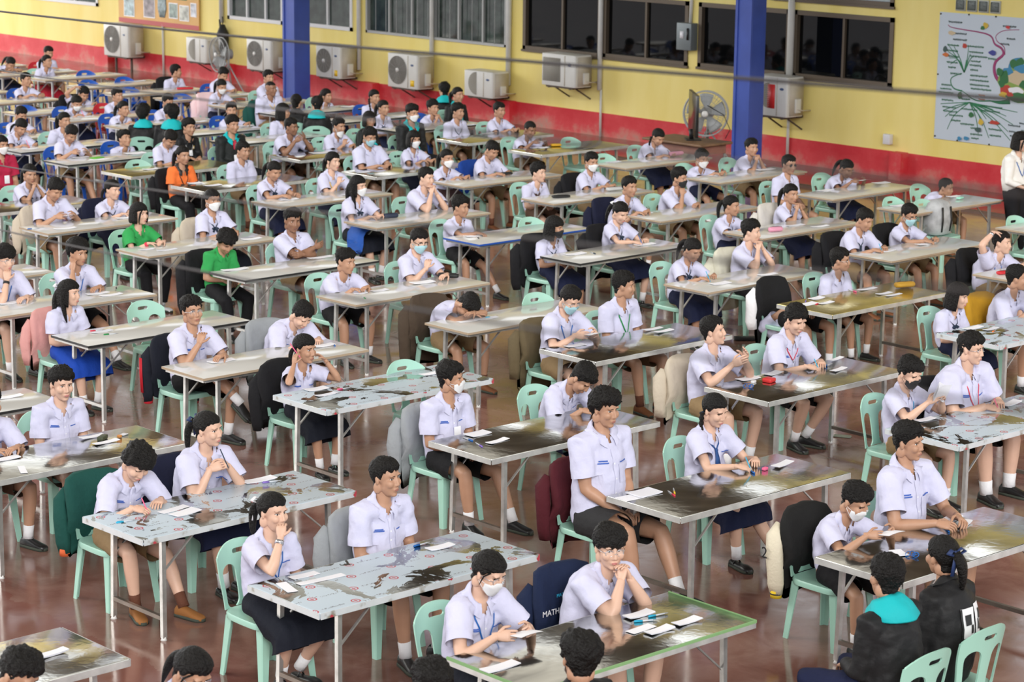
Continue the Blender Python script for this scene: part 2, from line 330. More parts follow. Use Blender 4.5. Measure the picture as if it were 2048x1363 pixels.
def hand(mb, w, f, pn, th, sc, curl, m, spread=1.0, grip=0):
    # wrist w, finger direction f, palm normal pn (towards the palm), thumb side th
    f = nrm(f); pn = nrm(pn-f*np.dot(pn, f)); s = nrm(np.cross(f, pn)); s = s if s.dot(th) > 0 else -s; k = sc; R = []
    tt = np.linspace(0, 2*np.pi, 10, endpoint=False)
    for x, a, b in ((-.03, .024, .020), (0, .026, .019), (.03, .037, .017), (.065, .041, .015), (.088, .038, .011)):
        R.append(w+f*x*k+k*(np.cos(tt)[:, None]*a*s+np.sin(tt)[:, None]*b*pn))
    mb.loft(R, m)
    for i, (o, L, r) in enumerate(((.030, .070, .0083), (.010, .078, .0086), (-.010, .073, .0082), (-.029, .057, .0073))):
        b = w+f*.080*k+s*o*k; c = curl*(1+.12*i); d = nrm(f+s*o*1.6*spread); pts = [b-f*.015*k, b]; a = 0; q = b
        for j, l in enumerate((.45, .31, .24)):
            a += c*(.55, .8, .5)[j]; dd = d*math.cos(a)+pn*math.sin(a); q = q+dd*L*l*k; pts.append(q)
        mb.tube(pts, np.array([r*1.05, r*1.08, r, r*.92, r*.62])*k, 6, m)
    b = w+f*.022*k+s*.028*k; d = nrm(f*.62+s*.72+pn*.35); p1 = b+d*.038*k; d2 = nrm(f*.85+s*.25+pn*(.35+.4*grip)); p2 = p1+d2*.030*k; p3 = p2+nrm(d2+pn*.3*grip)*.024*k
    mb.tube([b-d*.012*k, b, p1, p2, p3], np.array([.013, .013, .0105, .0095, .0065])*k, 7, m)
TE = .25       # the table's near edge, measured from the middle of the seat
SEAT = .43
class Person:
    def __init__(self, d):
        self.d = d; face = d.get('face', 0); self.face = face
        H = V(*d['H']); le = d['lx']; fr = rotz(math.radians(face))
        self.O = V(H[0], H[1], 0)-fr@V(le, 0, 0) if d.get('free') else V(d['ox'], H[1], 0)
        self.H = fr.T@(H-self.O); self.lod = 0 if d['dist'] < 21.5 else 1
    def build1(self):
        d = self.d; H = self.H; r = random.Random(d['id']); self.r = r; self.seed = r.randrange(10000)
        P = V(0, 0, SEAT+.088) if not d.get('stand') else V(0, 0, .90); fem = d['sex'] == 'f'; lean = d['lean']; fat = d['fat']
        dist = np.linalg.norm(H-P); s = float(np.clip(dist/.63, .84, 1.12)) if lean in ('u', 'f', 'b') else (.95 if lean == 'w' else .9)
        if d.get('stand'): s = .98
        self.s = s; hs = .93+.10*s; self.hs = hs
        yaw = math.radians(d['yaw']); pit = math.radians(d['pitch']); Mh = rotz(yaw)@roty(pit)@rotx(math.radians(r.uniform(-4, 4))); self.Mh = Mh
        u = Mh[:, 2]; fwd = Mh[:, 0]; piv = H-.092*hs*u-.022*hs*fwd; td = nrm(piv-P); N = piv-.070*nrm(.65*td+.35*u); self.N = N
        dd = N-P; L0 = .50*s; dl = np.linalg.norm(dd); bul = math.sqrt(max((L0/2)**2-(dl/2)**2, .0009)); q = nrm(V(dd[0], 0, dd[2])); per = V(-q[2], 0, q[0])
        Cc = (P+N)/2+1.35*min(bul, .16)*per; self.P = P; self.spine = lambda t: bez(P, Cc, N, np.atleast_1d(t))
        def frame(t):
            a, b = self.spine([t-.02, t+.02]); T = nrm(b-a); Y = nrm(V(0, 1, 0)-T*T[1]); return self.spine([t])[0], T, Y, np.cross(Y, T)
        self.frame = frame; th = np.linspace(0, 2*np.pi, 20, endpoint=False)
        def torso(rows, kx=1, ext=0):
            R = []
            for t, a, b, off in rows:
                c, T, Y, Fx = frame(min(max(t, .02), .98)); c = c+T*(t-min(max(t, .02), .98))*.5*s; R.append(c+Fx*off*s+np.cos(th)[:, None]*a*s*Y*kx+np.sin(th)[:, None]*b*s*Fx*kx)
            return R
        fa = fat**.8; fb = fat**1.2; bm = MB(); hipw = .178 if fem else .165
        bm.loft(torso([(-.10, .11, .09, 0), (0, hipw*fa, .125*fb, .01), (.25, .142*fa, .110*fb, .01), (.5, .146*fa, .110*fb, .01), (.75, .158*fa, .102*fa, 0), (.9, .125, .080, 0), (1.0, .062, .058, 0)]))
        c9, T9, Y9, F9 = frame(.88); sw = (.150 if fem else .168)*s*fat**.45
        fw_arm = dict(lap=.0, crossed=.03, b=0).get(d['arms'], .035); self.Sh = {}
        ua, fo = .285*s, .245*s; arms = self.arm_targets(); self.arm = {}; ak = fat**.5*(.93 if fem else 1)
        for sd, nm in ((-1, 'R'), (1, 'L')):
            S = c9+Y9*sd*sw+F9*fw_arm+T9*.005; w, f, pn, thm, cu, pole = arms[nm]; E, w = ik(S, w, ua, fo, pole); self.arm[nm] = (S, E, w, f, pn, thm, cu); self.Sh[nm] = S
            rr = np.array([.058, .056, .049, .043, .040, .043, .037, .0275, .026])*s*ak
            pts = [c9+Y9*sd*sw*.55, S, S*.6+E*.4, S*.2+E*.8, E, E*.8+w*.2, E*.5+w*.5, E*.1+w*.9, w+nrm(w-E)*.012]
            bm.tube(pts, rr, 10)
        bm.tube([N-T9*.05, N+(piv-N)*.45, piv, piv+(H-piv)*.35], np.array([.062, .052, .050, .052])*hs*fat**.35*(.92 if fem else 1), 12)
        self.leg = {}; lp = d.get('legs', 0); hz = P[2]-.012
        for sd, nm in ((-1, 'R'), (1, 'L')):
            hip = V(0, sd*.088*s, hz); j = r.uniform(-.04, .04); sp = r.uniform(.11, .17) if not fem else r.uniform(.075, .105)
            an = V(.41*s+j, sd*sp, .085)
            if d.get('stand'): an = V(0+.02*sd, sd*.10, .085)
            elif lp == 1: an = V(.58*s+j+(.06 if sd > 0 else -.14), sd*sp, .085)
            elif lp == 2: an = V(.24*s+j, sd*.09, .10)
            elif lp == 4 and sd < 0: an = V(.62*s, .10, .40)
            th1 = .425*s; sh = .405*s; K, an = ik(hip, an, th1, sh, V(.6, sd*.22, 1) if not d.get('stand') else V(1, 0, 0)); lk = fat**.5
            if an[2] < .07: an[2] = .07
            rr = np.array([.098, .090, .075, .060, .055, .057, .055, .042, .034])*s*lk
            pts = [hip-V(.03, 0, 0), hip*.8+K*.2, hip*.45+K*.55, hip*.1+K*.9, K, K*.85+an*.15, K*.62+an*.38, K*.25+an*.75, an]
            bm.tube(pts, rr, 10); self.leg[nm] = (hip, K, an)
        vx = .0125 if self.lod == 0 else .019
        self.jb = remesh_job(bm, vx, 4 if self.lod == 0 else 2)
        # shirt
        top = d['top']; longs = top in ('black', 'blackprint', 'teal', 'tealcollar', 'tealopen', 'tealred', 'blackred', 'cream'); self.longs = longs; tk = 1.06 if longs else 1.0
        sm = MB(); w0 = .186 if fem else .180
        sm.loft(torso([(-.06, w0*fa, .150*fb, .012), (.06, (w0+.006)*fa, .152*fb, .014), (.25, .180*fa, .142*fb, .014), (.5, .176*fa, .138*fb, .014), (.72, .182*fa, .124*fa, .006), (.86, .164*fa, .104*fa, 0), (.95, .112, .084, 0), (1.02, .080, .074, 0), (1.12, .070, .068, 0)], tk))
        if fem:
            c6, T6, Y6, F6 = frame(.66)
            for sd in (-1, 1): sm.ell(c6+Y6*sd*.065*s+F6*.085*s, (.062*s, .062*s, .062*s), nu=12, nv=8)
        self.hem = {}
        for nm in 'RL':
            S, E, w = self.arm[nm][:3]; inn = c9+Y9*(1 if nm == 'L' else -1)*sw*.5
            if longs:
                pts = [inn, S, S*.5+E*.5, E, E*.5+w*.5, w*1.0, w+nrm(w-E)*.03]; rr = np.array([.085, .080, .066, .060, .050, .042, .042])*s*ak
                self.hem[nm] = (w-nrm(w-E)*.005, nrm(w-E))
            else:
                fr = .72 if not fem else .66; ee = S+(E-S)*fr; pts = [inn, S, S+(E-S)*fr*.5, ee, ee+nrm(E-S)*.04]; rr = np.array([.088, .083, .078, .079, .081])*s*ak*(1.08 if fem else 1.0)
                self.hem[nm] = (ee, nrm(E-S))
            sm.tube(pts, rr, 14)
        self.js = remesh_job(sm, vx, 3 if self.lod == 0 else 1)
        # lower garment (skirts are lofted directly)
        self.jt = None
        if not d['bot'].startswith('skirt'):
            pm = MB(); full = d['bot'] in ('blacklong',) or d.get('longleg') or (self.longs and not d.get('stand')); self.full = full
            pm.loft(torso([(-.13, .14*fa, .10*fb, .0), (-.04, .182*fa, .140*fb, .01), (.08, .176*fa, .142*fb, .012), (.16, .168*fa, .135*fb, .012)]))
            for nm in 'RL':
                hip, K, an = self.leg[nm]; lk = fat**.5
                if full: pts = [hip, hip*.5+K*.5, K, K*.5+an*.5, an, an+nrm(an-K)*.03]; rr = np.array([.118, .100, .083, .074, .066, .066])*s*lk
                else: e = hip+(K-hip)*.80; pts = [hip, hip*.5+K*.5, e, e+nrm(K-hip)*.04]; rr = np.array([.122, .110, .106, .108])*s*lk
                pm.tube(pts, rr, 14)
            self.jt = remesh_job(pm, vx*1.05, 2)
    def arm_targets(self):
        d = self.d; H = self.H; a = d['arms']; x = TE; s = self.s; r = self.r; z0 = .785
        dn = V(0, 0, -1); up = V(0, 0, 1); o = {}
        def A(w, f, pn, th, cu=.5, pole=None, sd=-1): return (V(*w), V(*f), V(*pn), V(*th), cu, V(-.35, sd*.75, -.8) if pole is None else V(*pole))
        mir = lambda t: (t[0]*V(1, -1, 1), t[1]*V(1, -1, 1), t[2]*V(1, -1, 1), t[3]*V(1, -1, 1), t[4], t[5]*V(1, -1, 1))
        table = A((x+.10+r.uniform(-.02, .03), -.075, z0), (.25, 1, -.05), (0, .0, -1), (1, 0, .2), .45); tl = mir(A((x+.14, -.085, z0+.012), (.35, 1, -.05), (0, 0, -1), (1, 0, .2), .5))
        write = A((x+.16, -.13, z0), (.75, .65, -.12), (-.2, .3, -1), (.5, 1, .3), .75); lap = A((.24*s, -.075, SEAT+.19), (.75, .55, -.35), (0, .15, -1), (.2, 1, .2), .5, (-.7, -.6, -.5))
        ptab = A((x+.11, -.125, .84), (.75, .62, .10), (.1, .8, -.2), (0, .2, 1), .7)
        o['R'], o['L'] = table, tl
        if a == 'lap': o['R'], o['L'] = lap, mir(lap)
        elif a in ('write', 'writeup'): o['R'], o['L'] = write, mir(A((x+.10, -.13, z0), (.7, .75, -.05), (0, 0, -1), (.6, .8, 0), .35))
        elif a == 'paper': o['R'], o['L'] = ptab, mir(ptab)
        elif a == 'papert': q = A((x+.15, -.12, .80), (.85, .5, -.05), (0, .5, -.8), (0, .8, .6), .7); o['R'], o['L'] = q, mir(q)
        elif a == 'paperhigh': q = A((x+.06, -.085, .90), (.6, .5, .55), (.2, .9, .1), (0, .2, 1), .8); o['R'], o['L'] = q, mir(q)
        elif a == 'clasp': q = A((H[0]+.135, H[1]-.035, H[2]-.165), (-.25, .35, .85), (-.2, 1, 0), (-.8, .3, .4), .9, (.2, -.6, -1)); o['R'] = q; o['L'] = A((H[0]+.135, H[1]+.035, H[2]-.165), (-.25, -.35, .85), (-.2, -1, 0), (-.8, -.3, .4), .9, (.2, .6, -1))
        elif a == 'chin': o['R'] = A((H[0]+.10, H[1]-.045, H[2]-.185), (-.35, .3, .9), (-.8, .5, 0), (0, .8, .3), 1.2, (.2, -.6, -1))
        elif a == 'cheek': o['R'] = A((H[0]+.07, H[1]-.11, H[2]-.15), (-.3, .25, 1), (-.3, 1, 0), (-.9, 0, .3), .6, (.3, -.6, -1))
        elif a == 'onehigh': o['R'] = A((H[0]+.17, H[1]-.07, H[2]-.11), (-.3, .3, .8), (-.6, .7, 0), (-.2, .8, .5), 1.1, (.2, -.6, -1)); o['L'] = mir(lap)
        elif a == 'onechest': o['R'] = A((H[0]+.19, H[1]-.06, H[2]-.25), (-.1, .4, .9), (-.6, .8, 0), (-.2, .8, .5), 1.0, (.1, -.7, -1))
        elif a == 'penhold': q = A((.27, -.075, .90), (.5, .7, .35), (-.3, .8, -.3), (.1, .4, 1), 1.0); o['R'], o['L'] = q, mir(q)
        elif a == 'hands_head': o['R'] = A((H[0]+.05, H[1]-.155, H[2]-.10), (-.15, .25, 1), (-.1, 1, .1), (.8, .3, .2), .6, (.35, -.7, -1)); o['L'] = A((H[0]+.14, H[1]+.11, H[2]-.09), (-.5, -.45, .6), (-.5, -1, .1), (.3, -.3, .8), .5, (.35, .7, -1))
        elif a == 'claps': o['R'] = A((x+.12, -.10, .93), (.75, .35, .45), (.1, 1, .1), (0, .1, 1), .35); o['L'] = mir(A((x+.10, -.07, .95), (.45, .3, .75), (.1, 1, .1), (-.4, .1, .8), .35))
        elif a == 'crossed': o['R'] = A((.21, .10, .85), (.15, .9, .25), (-1, .2, 0), (0, .2, 1), .4, (.1, -1, -.6)); o['L'] = A((.235, -.09, .80), (.15, -.9, 0), (-1, -.2, 0), (0, -.2, 1), .7, (.1, 1, -.6))
        elif a == 'sleep': o['R'] = A((x+.13, .02, z0), (.3, 1, 0), (0, 0, -1), (1, 0, 0), .3, (0, -1, -.2)); o['L'] = A((x+.18, -.03, z0+.035), (.2, -1, 0), (0, 0, -1), (1, 0, 0), .3, (0, 1, -.2))
        elif a == 'scratch': o['R'] = A((H[0]-.03, H[1]-.12, H[2]+.13), (.45, 1, -.1), (0, .2, -1), (1, 0, .2), .6, (-.2, -1, .5))
        elif a == 'reach': o['R'] = A((x+.06, -.05, .80), (1, .1, -.15), (0, 0, -1), (.2, 1, 0), .2, (-.4, -.3, 1)); o['L'] = mir(lap)
        elif a == 'front': q = A((.22, -.05, .93), (.35, .8, -.5), (-.8, .2, -.3), (.2, .5, .8), .6, (-.5, -.7, -.4)); o['R'], o['L'] = q, mir(q)
        elif a == 'onetable': o['R'] = A((x+.17, -.06, z0), (1, .35, -.05), (0, 0, -1), (.2, 1, .1), .5); o['L'] = mir(lap)
        return o
    def cloth(self, job, deps, mtl, hems, amp, extra=None, name='shirt'):
        v, n, F = remesh_get(job, deps); v = v.copy(); F = np.asarray(F); cl = np.zeros(len(v), bool)
        v += n*(wav(v, self.seed, 38)*amp+wav(v, self.seed+3, 80)*amp*.45)[:, None]
        for c, ax, rad in hems:
            q = (v-c)@ax; near = np.linalg.norm(v-c, axis=1) < rad; m = near & (q > 0); v[m] -= np.outer(q[m], ax); cl |= m
        keep = ~cl[F].all(1)
        if extra is not None: keep &= ~extra(v)[F].all(1)
        v, F = compact(v, F, keep); mb = MB(); mb.slot(mtl); mb.v.append(v); mb.f.extend(map(tuple, F.tolist())); mb.m.extend([0]*len(F)); mb.n += len(v); return mb, v, F
    def build2(self, deps):
        d = self.d; sk = d['skin']; s = self.s; hs = self.hs; H = self.H; Mh = self.Mh; lod = self.lod; fem = d['sex'] == 'f'; r = self.r
        root = thing('person', d['label'], 'person', tuple(self.O), math.radians(self.face), d.get('group')); self.root = root
        # body, head, hands: one mesh
        v, n, F = remesh_get(self.jb, deps); mb = MB(); S0 = SKIN[sk]; mb.add(v, F, S0)
        hv, hF, _ = HEADS[lod]; fm = V(1, 1.02, .97) if fem else V(1, 1.055, 1); k0 = len(mb.v)
        fatf = V(1, 1+.10*(d['fat']-1)*2, 1); mb.add(hv*fm*fatf, hF, S0); face_bits(mb, sk, lod, d['pitch']); mb.xf(Mh*hs, H, k0)
        for nm in 'RL':
            S, E, w, f, pn, thm, cu = self.arm[nm]; hand(mb, w, f, pn, thm, .94*s*(.94 if fem else 1.02), cu, S0, .6, 1)
        mb.obj('body', parent=root)
        hm = hair_mesh(d['hair'], self.seed, lod); k0 = 0; hm.xf(Mh*hs*(V(1, 1.04, .99) if fem else V(1, 1.05, 1)), H, 0)
        if d.get('hb'):
            hm.slots = [HAIRB if q == HAIR else q for q in hm.slots]
        hm.obj('hair', parent=root)
        # shirt
        N = self.N; c9, T9, Y9, F9 = self.frame(.95); mt = TOP[d['top']]; pl = nrm(T9*.88+F9*.48); hems = [(self.hem[k][0], self.hem[k][1], .12*s*d['fat']**.5) for k in 'RL']+[(N-F9*.01+T9*.022, pl, .105)]
        vdep = .11 if fem else .085
        def vneck(q):
            a = q-N; fx = a@F9; ly = np.abs(a@Y9); uz = a@T9; return (fx > .02) & (uz > -vdep*s+ly*3.0) & (ly < .032)
        bc, bt, by, bf = self.frame(.02)
        hems.append((bc-bt*.035*s, -bt, .5))
        sb, sv, sF = self.cloth(self.js, deps, mt, hems, .0058, vneck); self.sbvh = BVHTree.FromPolygons(sv.tolist(), [list(map(int, f)) for f in sF])
        top = d['top']; dark = self.longs
        # collar
        cm = mt
        if top in ('teal', 'tealcollar', 'tealopen', 'tealred'): cm = TEAL
        if top == 'orange': cm = BLACK
        al = np.radians(np.linspace(17, 343, 29)); R = []; spread = 1.0+.15*d['fat']-.15
        for hgt, ra, pt in ((.016, .058, 0), (.030, .064, 0), (.024, .076, .0), (.004, .088, .4), (-.016, .096, 1.0)):
            row = []
            for a in al:
                fr = math.cos(a); w_ = pt*max(0, 1-abs(math.degrees((a+math.pi) % (2*math.pi)-math.pi))/62)**.8; z = hgt-.036*fr-.050*w_
                q = N+F9*((ra+.010*w_)*spread*s*fr*.95)+Y9*((ra+.012*w_)*spread*s*math.sin(a))+T9*z*s
                if pt:
                    hh = self.sbvh.ray_cast(Vector(q+(F9*fr+Y9*math.sin(a)+T9*.9)*.12), Vector(-nrm(F9*fr+Y9*math.sin(a)+T9*.9)))
                    if hh[0] is not None:
                        out_ = nrm(F9*fr+Y9*math.sin(a)+T9*.9); q2 = np.array(hh[0])+out_*(.012 if pt < 1 else .011); q = q2 if np.linalg.norm(q2-q) < .045*s and ((q2-q).dot(out_) > 0 or pt == 1) else q
                row.append(q)
            R.append(row)
        sb.loft(R, cm, cap=False, closed=False)
        fd = F9; Cx, Tx, Yx, Fx = self.frame(.6)
        def patch(t, ly, w, h, m, off=.003, nx=4, ny=4, into=None, tilt=0):
            c, T, Y, Fr = self.frame(t); P = []; ok = True
            for j in range(ny):
                for i in range(nx):
                    a = (i/(nx-1)-.5)*w; b = (j/(ny-1)-.5)*h; q = c+Y*(ly+a*math.cos(tilt)-b*math.sin(tilt))*s+T*(b*math.cos(tilt)+a*math.sin(tilt))*s+Fr*.5
                    hh = self.sbvh.ray_cast(Vector(q), Vector(-Fr))
                    if hh[0] is None: ok = False; break
                    P.append(np.array(hh[0])+Fr*off)
                if not ok: break
            if ok: (into or sb).add(P, [(j*nx+i, j*nx+i+1, (j+1)*nx+i+1, (j+1)*nx+i) for j in range(ny-1) for i in range(nx-1)], m)
        if not dark and lod == 0:
            for k, t in enumerate((.68, .5, .32, .14)): patch(t, 0, .010, .010, CARD, .004, 3, 3)
            patch(.45, 0, .022, .42, mt, .0035, 3, 16)                       # placket
            if not fem: patch(.55, .085, .10, .12, mt, .005, 4, 5)
            if d['top'] in ('white', 'lilac'):
                for q, wd_ in ((.045, .06), (0, .075)): patch(.70+q*.6, -.085, wd_, .008, INK, .005, 8, 2); 
                patch(.685, .085, .07, .008, INK, .006, 8, 2)
        if top == 'tealred': patch(.62, 0, .075, .30, mat('red_top', (.45, .02, .05), .7), .006, 4, 10)
        if top in ('tealopen', 'tealred'):
            for sd in (-1, 1): patch(.66, sd*.055, .035, .34, TEAL, .008, 3, 10)
        if top == 'tealcollar': patch(.86, 0, .05, .10, mat('red_top', (.45, .02, .05), .7), .006, 3, 5)
        if top == 'blackred': patch(.74, .09, .04, .045, CLO['yellow'], .006, 4, 4); patch(.735, .09, .026, .03, CARD, .008, 3, 3)
        so = sb.obj('jacket' if dark and top != 'cream' else 'shirt', parent=root)
        if top == 'teal':       # the spread hood lying on the shoulders
            hb_ = MB(); R = []; al = np.radians(np.linspace(38, 322, 26))
            for hgt, ra, bk in ((.050, .066, 0), (.064, .082, 0), (.050, .104, .01), (.010, .134, .03), (-.030, .156, .085), (-.038, .148, .085), (-.01, .125, .05)):
                row = []
                for a in al:
                    fr = math.cos(a); b = max(0, -fr); wob = .007*math.sin(a*7+hgt*40); row.append(N+F9*((ra+wob)*fr*s*.86-.03*b)+Y9*(ra+wob)*math.sin(a)*s*1.04+T9*(hgt-bk*b*.9-.03*max(0, fr))*s)
                R.append(row)
            hb_.loft(R, TEAL, cap=False, closed=False); hb_.obj('hood', parent=root)
        if top == 'blackprint':
            def bpatch(t, ly, w, h, m, off):
                c, T, Y, Fr = self.frame(t); P = []; nx = ny = 4
                for j in range(ny):
                    for i in range(nx):
                        q = c+Y*(ly+(i/3-.5)*w)*s+T*(j/3-.5)*h*s-Fr*.5; hh = self.sbvh.ray_cast(Vector(q), Vector(Fr))
                        if hh[0] is None: return
                        P.append(np.array(hh[0])-Fr*off)
                pb.add(P, [(j*nx+i, j*nx+i+1, (j+1)*nx+i+1, (j+1)*nx+i) for j in range(3) for i in range(3)], m)
            pb = MB(); WP = mat('white_print', (.8, .8, .82), .6)
            bpatch(.58, .015, .105, .17, WP, .006); bpatch(.60, -.095, .085, .17, WP, .006)
            for t, ly, w, h in ((.61, .015, .05, .06), (.515, -.015, .02, .05), (.64, -.105, .03, .06), (.54, -.09, .022, .06), (.53, -.125, .018, .05), (.58, .064, .012, .17)): bpatch(t, ly, w, h, BLACK, .009)
            pb.obj('back_lettering', parent=root)
        # lower garment
        bot = d['bot']; bm_ = BOT[bot]
        if self.jt is not None:
            hem2 = []
            for nm in 'RL':
                hip, K, an = self.leg[nm]
                hem2.append((an-nrm(an-K)*.02, nrm(an-K), .13) if self.full else (hip+(K-hip)*.80, nrm(K-hip), .16*s*d['fat']**.5))
            pb, pv, pF = self.cloth(self.jt, deps, bm_, hem2, .0035); pb.obj('trousers' if self.full else 'shorts', parent=root)
        else:
            hipL, KL, aL = self.leg['L']; hipR, KR, aR = self.leg['R']; K = (KL+KR)/2; hw = abs(KL[1]-KR[1])/2; mb2 = MB(); rows = []; nseg = 56; tt = np.linspace(0, 2*np.pi, nseg, endpoint=False)
            kx = K[0]
            spec = [(-.10, .135, .20, SEAT+.24), (-.13, .16, .13, SEAT+.20), (-.10, .19, .12, SEAT+.15), (.02, .205, .11, SEAT+.115), (kx*.5, .205+hw*.2, .10, SEAT+.09), (kx*.85, .20+hw*.35, .105, SEAT+.075), (kx+.075, .19+hw*.45, .125, SEAT+.03), (kx+.105, .185+hw*.5, .10, SEAT-.06), (kx+.09, .185+hw*.5, .10, SEAT-.10)]
            # the skirt: waist, lap and the part hanging over the knees
            R = []
            P0 = self.P; ring = lambda c, a, b, U, W, pl: c+np.cos(tt)[:, None]*(a*(1+pl*np.sign(np.sin(tt*14))*.5))[:, None]*U+np.sin(tt)[:, None]*(b*(1+pl*np.sin(tt*14)))[:, None]*W
            c0, T0, Y0, F0 = self.frame(.14); one = np.ones(nseg)
            R.append(ring(c0, .165*s*one, .128*s*one, V(0, 1, 0), F0, 0)); c0, T0, Y0, F0 = self.frame(.04)
            R.append(ring(c0, .180*s*one, .145*s*one, V(0, 1, 0), F0, 0))
            tr = .098*s*d['fat']**.5; kz = K[2]; hz_ = SEAT+.085
            def tb(fx, up_): return (kx*fx, hz_+(kz-hz_)*fx+tr*np.interp(fx, [0, .9], [1, .80])+up_)
            spec = [(tb(.06, .03), (.02, SEAT+.006), .198), (tb(.32, .022), (kx*.32, SEAT+.006), .205), (tb(.62, .02), (kx*.62, kz-.11), .205), (tb(.88, .018), (kx*.80, kz-.12), .205), ((kx+.045, kz+.072), (kx*.80, kz-.14), .208), ((kx+.080, kz+.036), (kx*.79, kz-.150), .212), ((kx+.094, kz-.01), (kx*.79, kz-.165), .216), ((kx+.102, kz-.075), (kx*.78, kz-.165), .222)]
            for i_, ((tx, tz), (bx, bz), w) in enumerate(spec):
                c = V((tx+bx)/2, 0, (tz+bz)/2); W = V((tx-bx)/2, 0, (tz-bz)/2); U = V(0, 1, 0); pl = .008*i_
                R.append([c+math.copysign(abs(math.cos(t))**.75, math.cos(t))*(w*s*d['fat']**.5+hw*.3)*(1+pl*.5*math.sin(t*11))*U+math.copysign(abs(math.sin(t))**.75, math.sin(t))*(1+pl*math.sin(t*14))*W for t in tt])
            mb2.loft(R, bm_, cap=False); vv = mb2.v[0]; vv += (wav(vv, self.seed, 30)*.004)[:, None]*V(0, .3, 1); mb2.obj('skirt', parent=root)
        # socks and shoes
        boy_brown = d['shoe'] in ('tan', 'brown') or (not fem and bot.startswith('khaki') and d['shoe'] is None and r.random() < .5); shm = SHOE[d['shoe'] or ('brown' if boy_brown else 'black')]; skm = SOCKB if boy_brown else WHITE
        for nm in 'RL':
            hip, K, an = self.leg[nm]; ax = nrm(an-K); sd = 1 if nm == 'L' else -1
            sm_ = MB(); sm_.tube([an-ax*.10*s, an-ax*.095*s, an-ax*.04*s, an+ax*.01], np.array([.036, .043, .040, .042])*s*d['fat']**.5, 12, skm); sm_.obj('sock', parent=root)
            tip = V(0, 0, 0) if an[2] < .13 else V(0, 0, 0); yw = sd*r.uniform(.05, .3); fx = V(math.cos(yw), math.sin(yw), 0)
            if an[2] > .2: fx = nrm(V(.8, .1, -.45))
            fy = nrm(np.cross(V(0, 0, 1), fx)); fz = np.cross(fx, fy); b0 = an-fz*.075*s if an[2] > .2 else V(an[0], an[1], .004); sh_ = MB(); R = []
            ln = .255*s; q = np.linspace(0, 2*np.pi, 14, endpoint=False)
            low = fem
            for x, w, h in ((-.28, .012, .04), (-.265, .028, .062 if not low else .05), (-.2, .034, .085 if not low else .055), (-.02, .036, .088 if not low else .048), (.2, .038, .070 if not low else .045), (.42, .044, .052), (.60, .044, .042), (.70, .032, .034), (.735, .012, .02)):
                c = b0+fx*x*ln+fz*h*.5*s; R.append([c+fy*math.copysign(abs(math.cos(a))**.7, math.cos(a))*w*s+fz*math.copysign(abs(math.sin(a))**.7, math.sin(a))*h*.5*s for a in q])
            sh_.loft(R, shm); sol = MB(); R2 = []
            for x, w in ((-.285, .016), (-.26, .032), (.0, .036), (.42, .047), (.62, .046), (.75, .014)):
                c = b0+fx*x*ln+fz*.008; R2.append([c+fy*w*s*i+fz*.011*j for i, j in ((-1, -1), (1, -1), (1, 1), (-1, 1))])
            so_ = sh_.obj('shoe', parent=root); sol.loft(R2, SHOE['sole']); sol.obj('sole', parent=so_)
            if low:
                st = MB(); st.tube([b0+fx*.02*ln+fy*.036*s+fz*.035*s, b0+fx*.03*ln+fz*.090*s+fx*.0, b0+fx*.02*ln-fy*.036*s+fz*.035*s], .007, 6, shm); st.obj('strap', parent=so_)
        # things worn: mask, glasses, neckwear
        def hp(x, y, z): return H+Mh@(V(x, y, z)*hs)
        if d['mask']:
            mm = MB(); mt2 = MASK[d['mask']]; dz = -.045 if d['mask'] == 'chin' else 0; P = []; na, nb = 9, 7
            for j in range(nb):
                for i in range(na):
                    a = math.radians((i/(na-1)-.5)*128); zt = np.interp(abs(a), [0, .5, 1.1], [-.006, -.014, -.030]); zb = np.interp(abs(a), [0, .5, 1.1], [-.112, -.105, -.070]); z = zt+(zb-zt)*j/(nb-1)+dz
                    q = V(math.cos(a), math.sin(a), 0); o_ = V(0, 0, z); h_ = HEADS[0][2].ray_cast(Vector(o_+q*.25), Vector(-q)); rr = (np.array(h_[0])-o_).dot(q) if h_[0] is not None else .05
                    rr = max(rr, .066)+.005+.006*math.sin(math.pi*j/(nb-1))*math.cos(a); P.append(hp(*(o_+q*rr)))
            mm.add(P, [(j*na+i, j*na+i+1, (j+1)*na+i+1, (j+1)*na+i) for j in range(nb-1) for i in range(na-1)], mt2)
            for y in (-1, 1):
                for z in (-.030, -.068): mm.tube([hp(.036, y*.064, z+dz), hp(.01, y*.076, z*.5-.008), hp(-.018, y*.080, -.012)], .0016, 5, mt2)
            mm.obj('face_mask', parent=root)
        if d['gl']:
            gm = MB(); g = d['gl']; fm_ = METALF if g == 1 else BLACK; lm_ = LENS if g < 3 else LENSD; rad = .0022 if g != 2 else .003
            for y in (-1, 1):
                cx = face_x(y*.033, .0)+.012; tt = np.linspace(0, 2*np.pi, 19); ry, rz_ = .0235, .020
                gm.tube([hp(cx-abs(math.cos(t))*.0-.004*(y*math.cos(t) > 0)*abs(math.cos(t)), y*.033+ry*math.cos(t), -.002+rz_*math.sin(t)) for t in tt], rad, 6, fm_, cap=False)
                tt = tt[:-1]; gm.add([hp(cx-.002, y*.033+ry*math.cos(t), -.002+rz_*math.sin(t)) for t in tt], [tuple(range(len(tt)))], lm_)
                gm.tube([hp(cx-.004, y*.057, .004), hp(cx-.03, y*.074, .004), hp(-.012, y*.080, .003), hp(-.03, y*.078, -.012)], rad*.9, 5, fm_)
            gm.tube([hp(face_x(0, 0)+.010, -.010, .002), hp(face_x(0, 0)+.012, 0, .005), hp(face_x(0, 0)+.010, .010, .002)], rad, 5, fm_)
            gm.obj('glasses', parent=root)
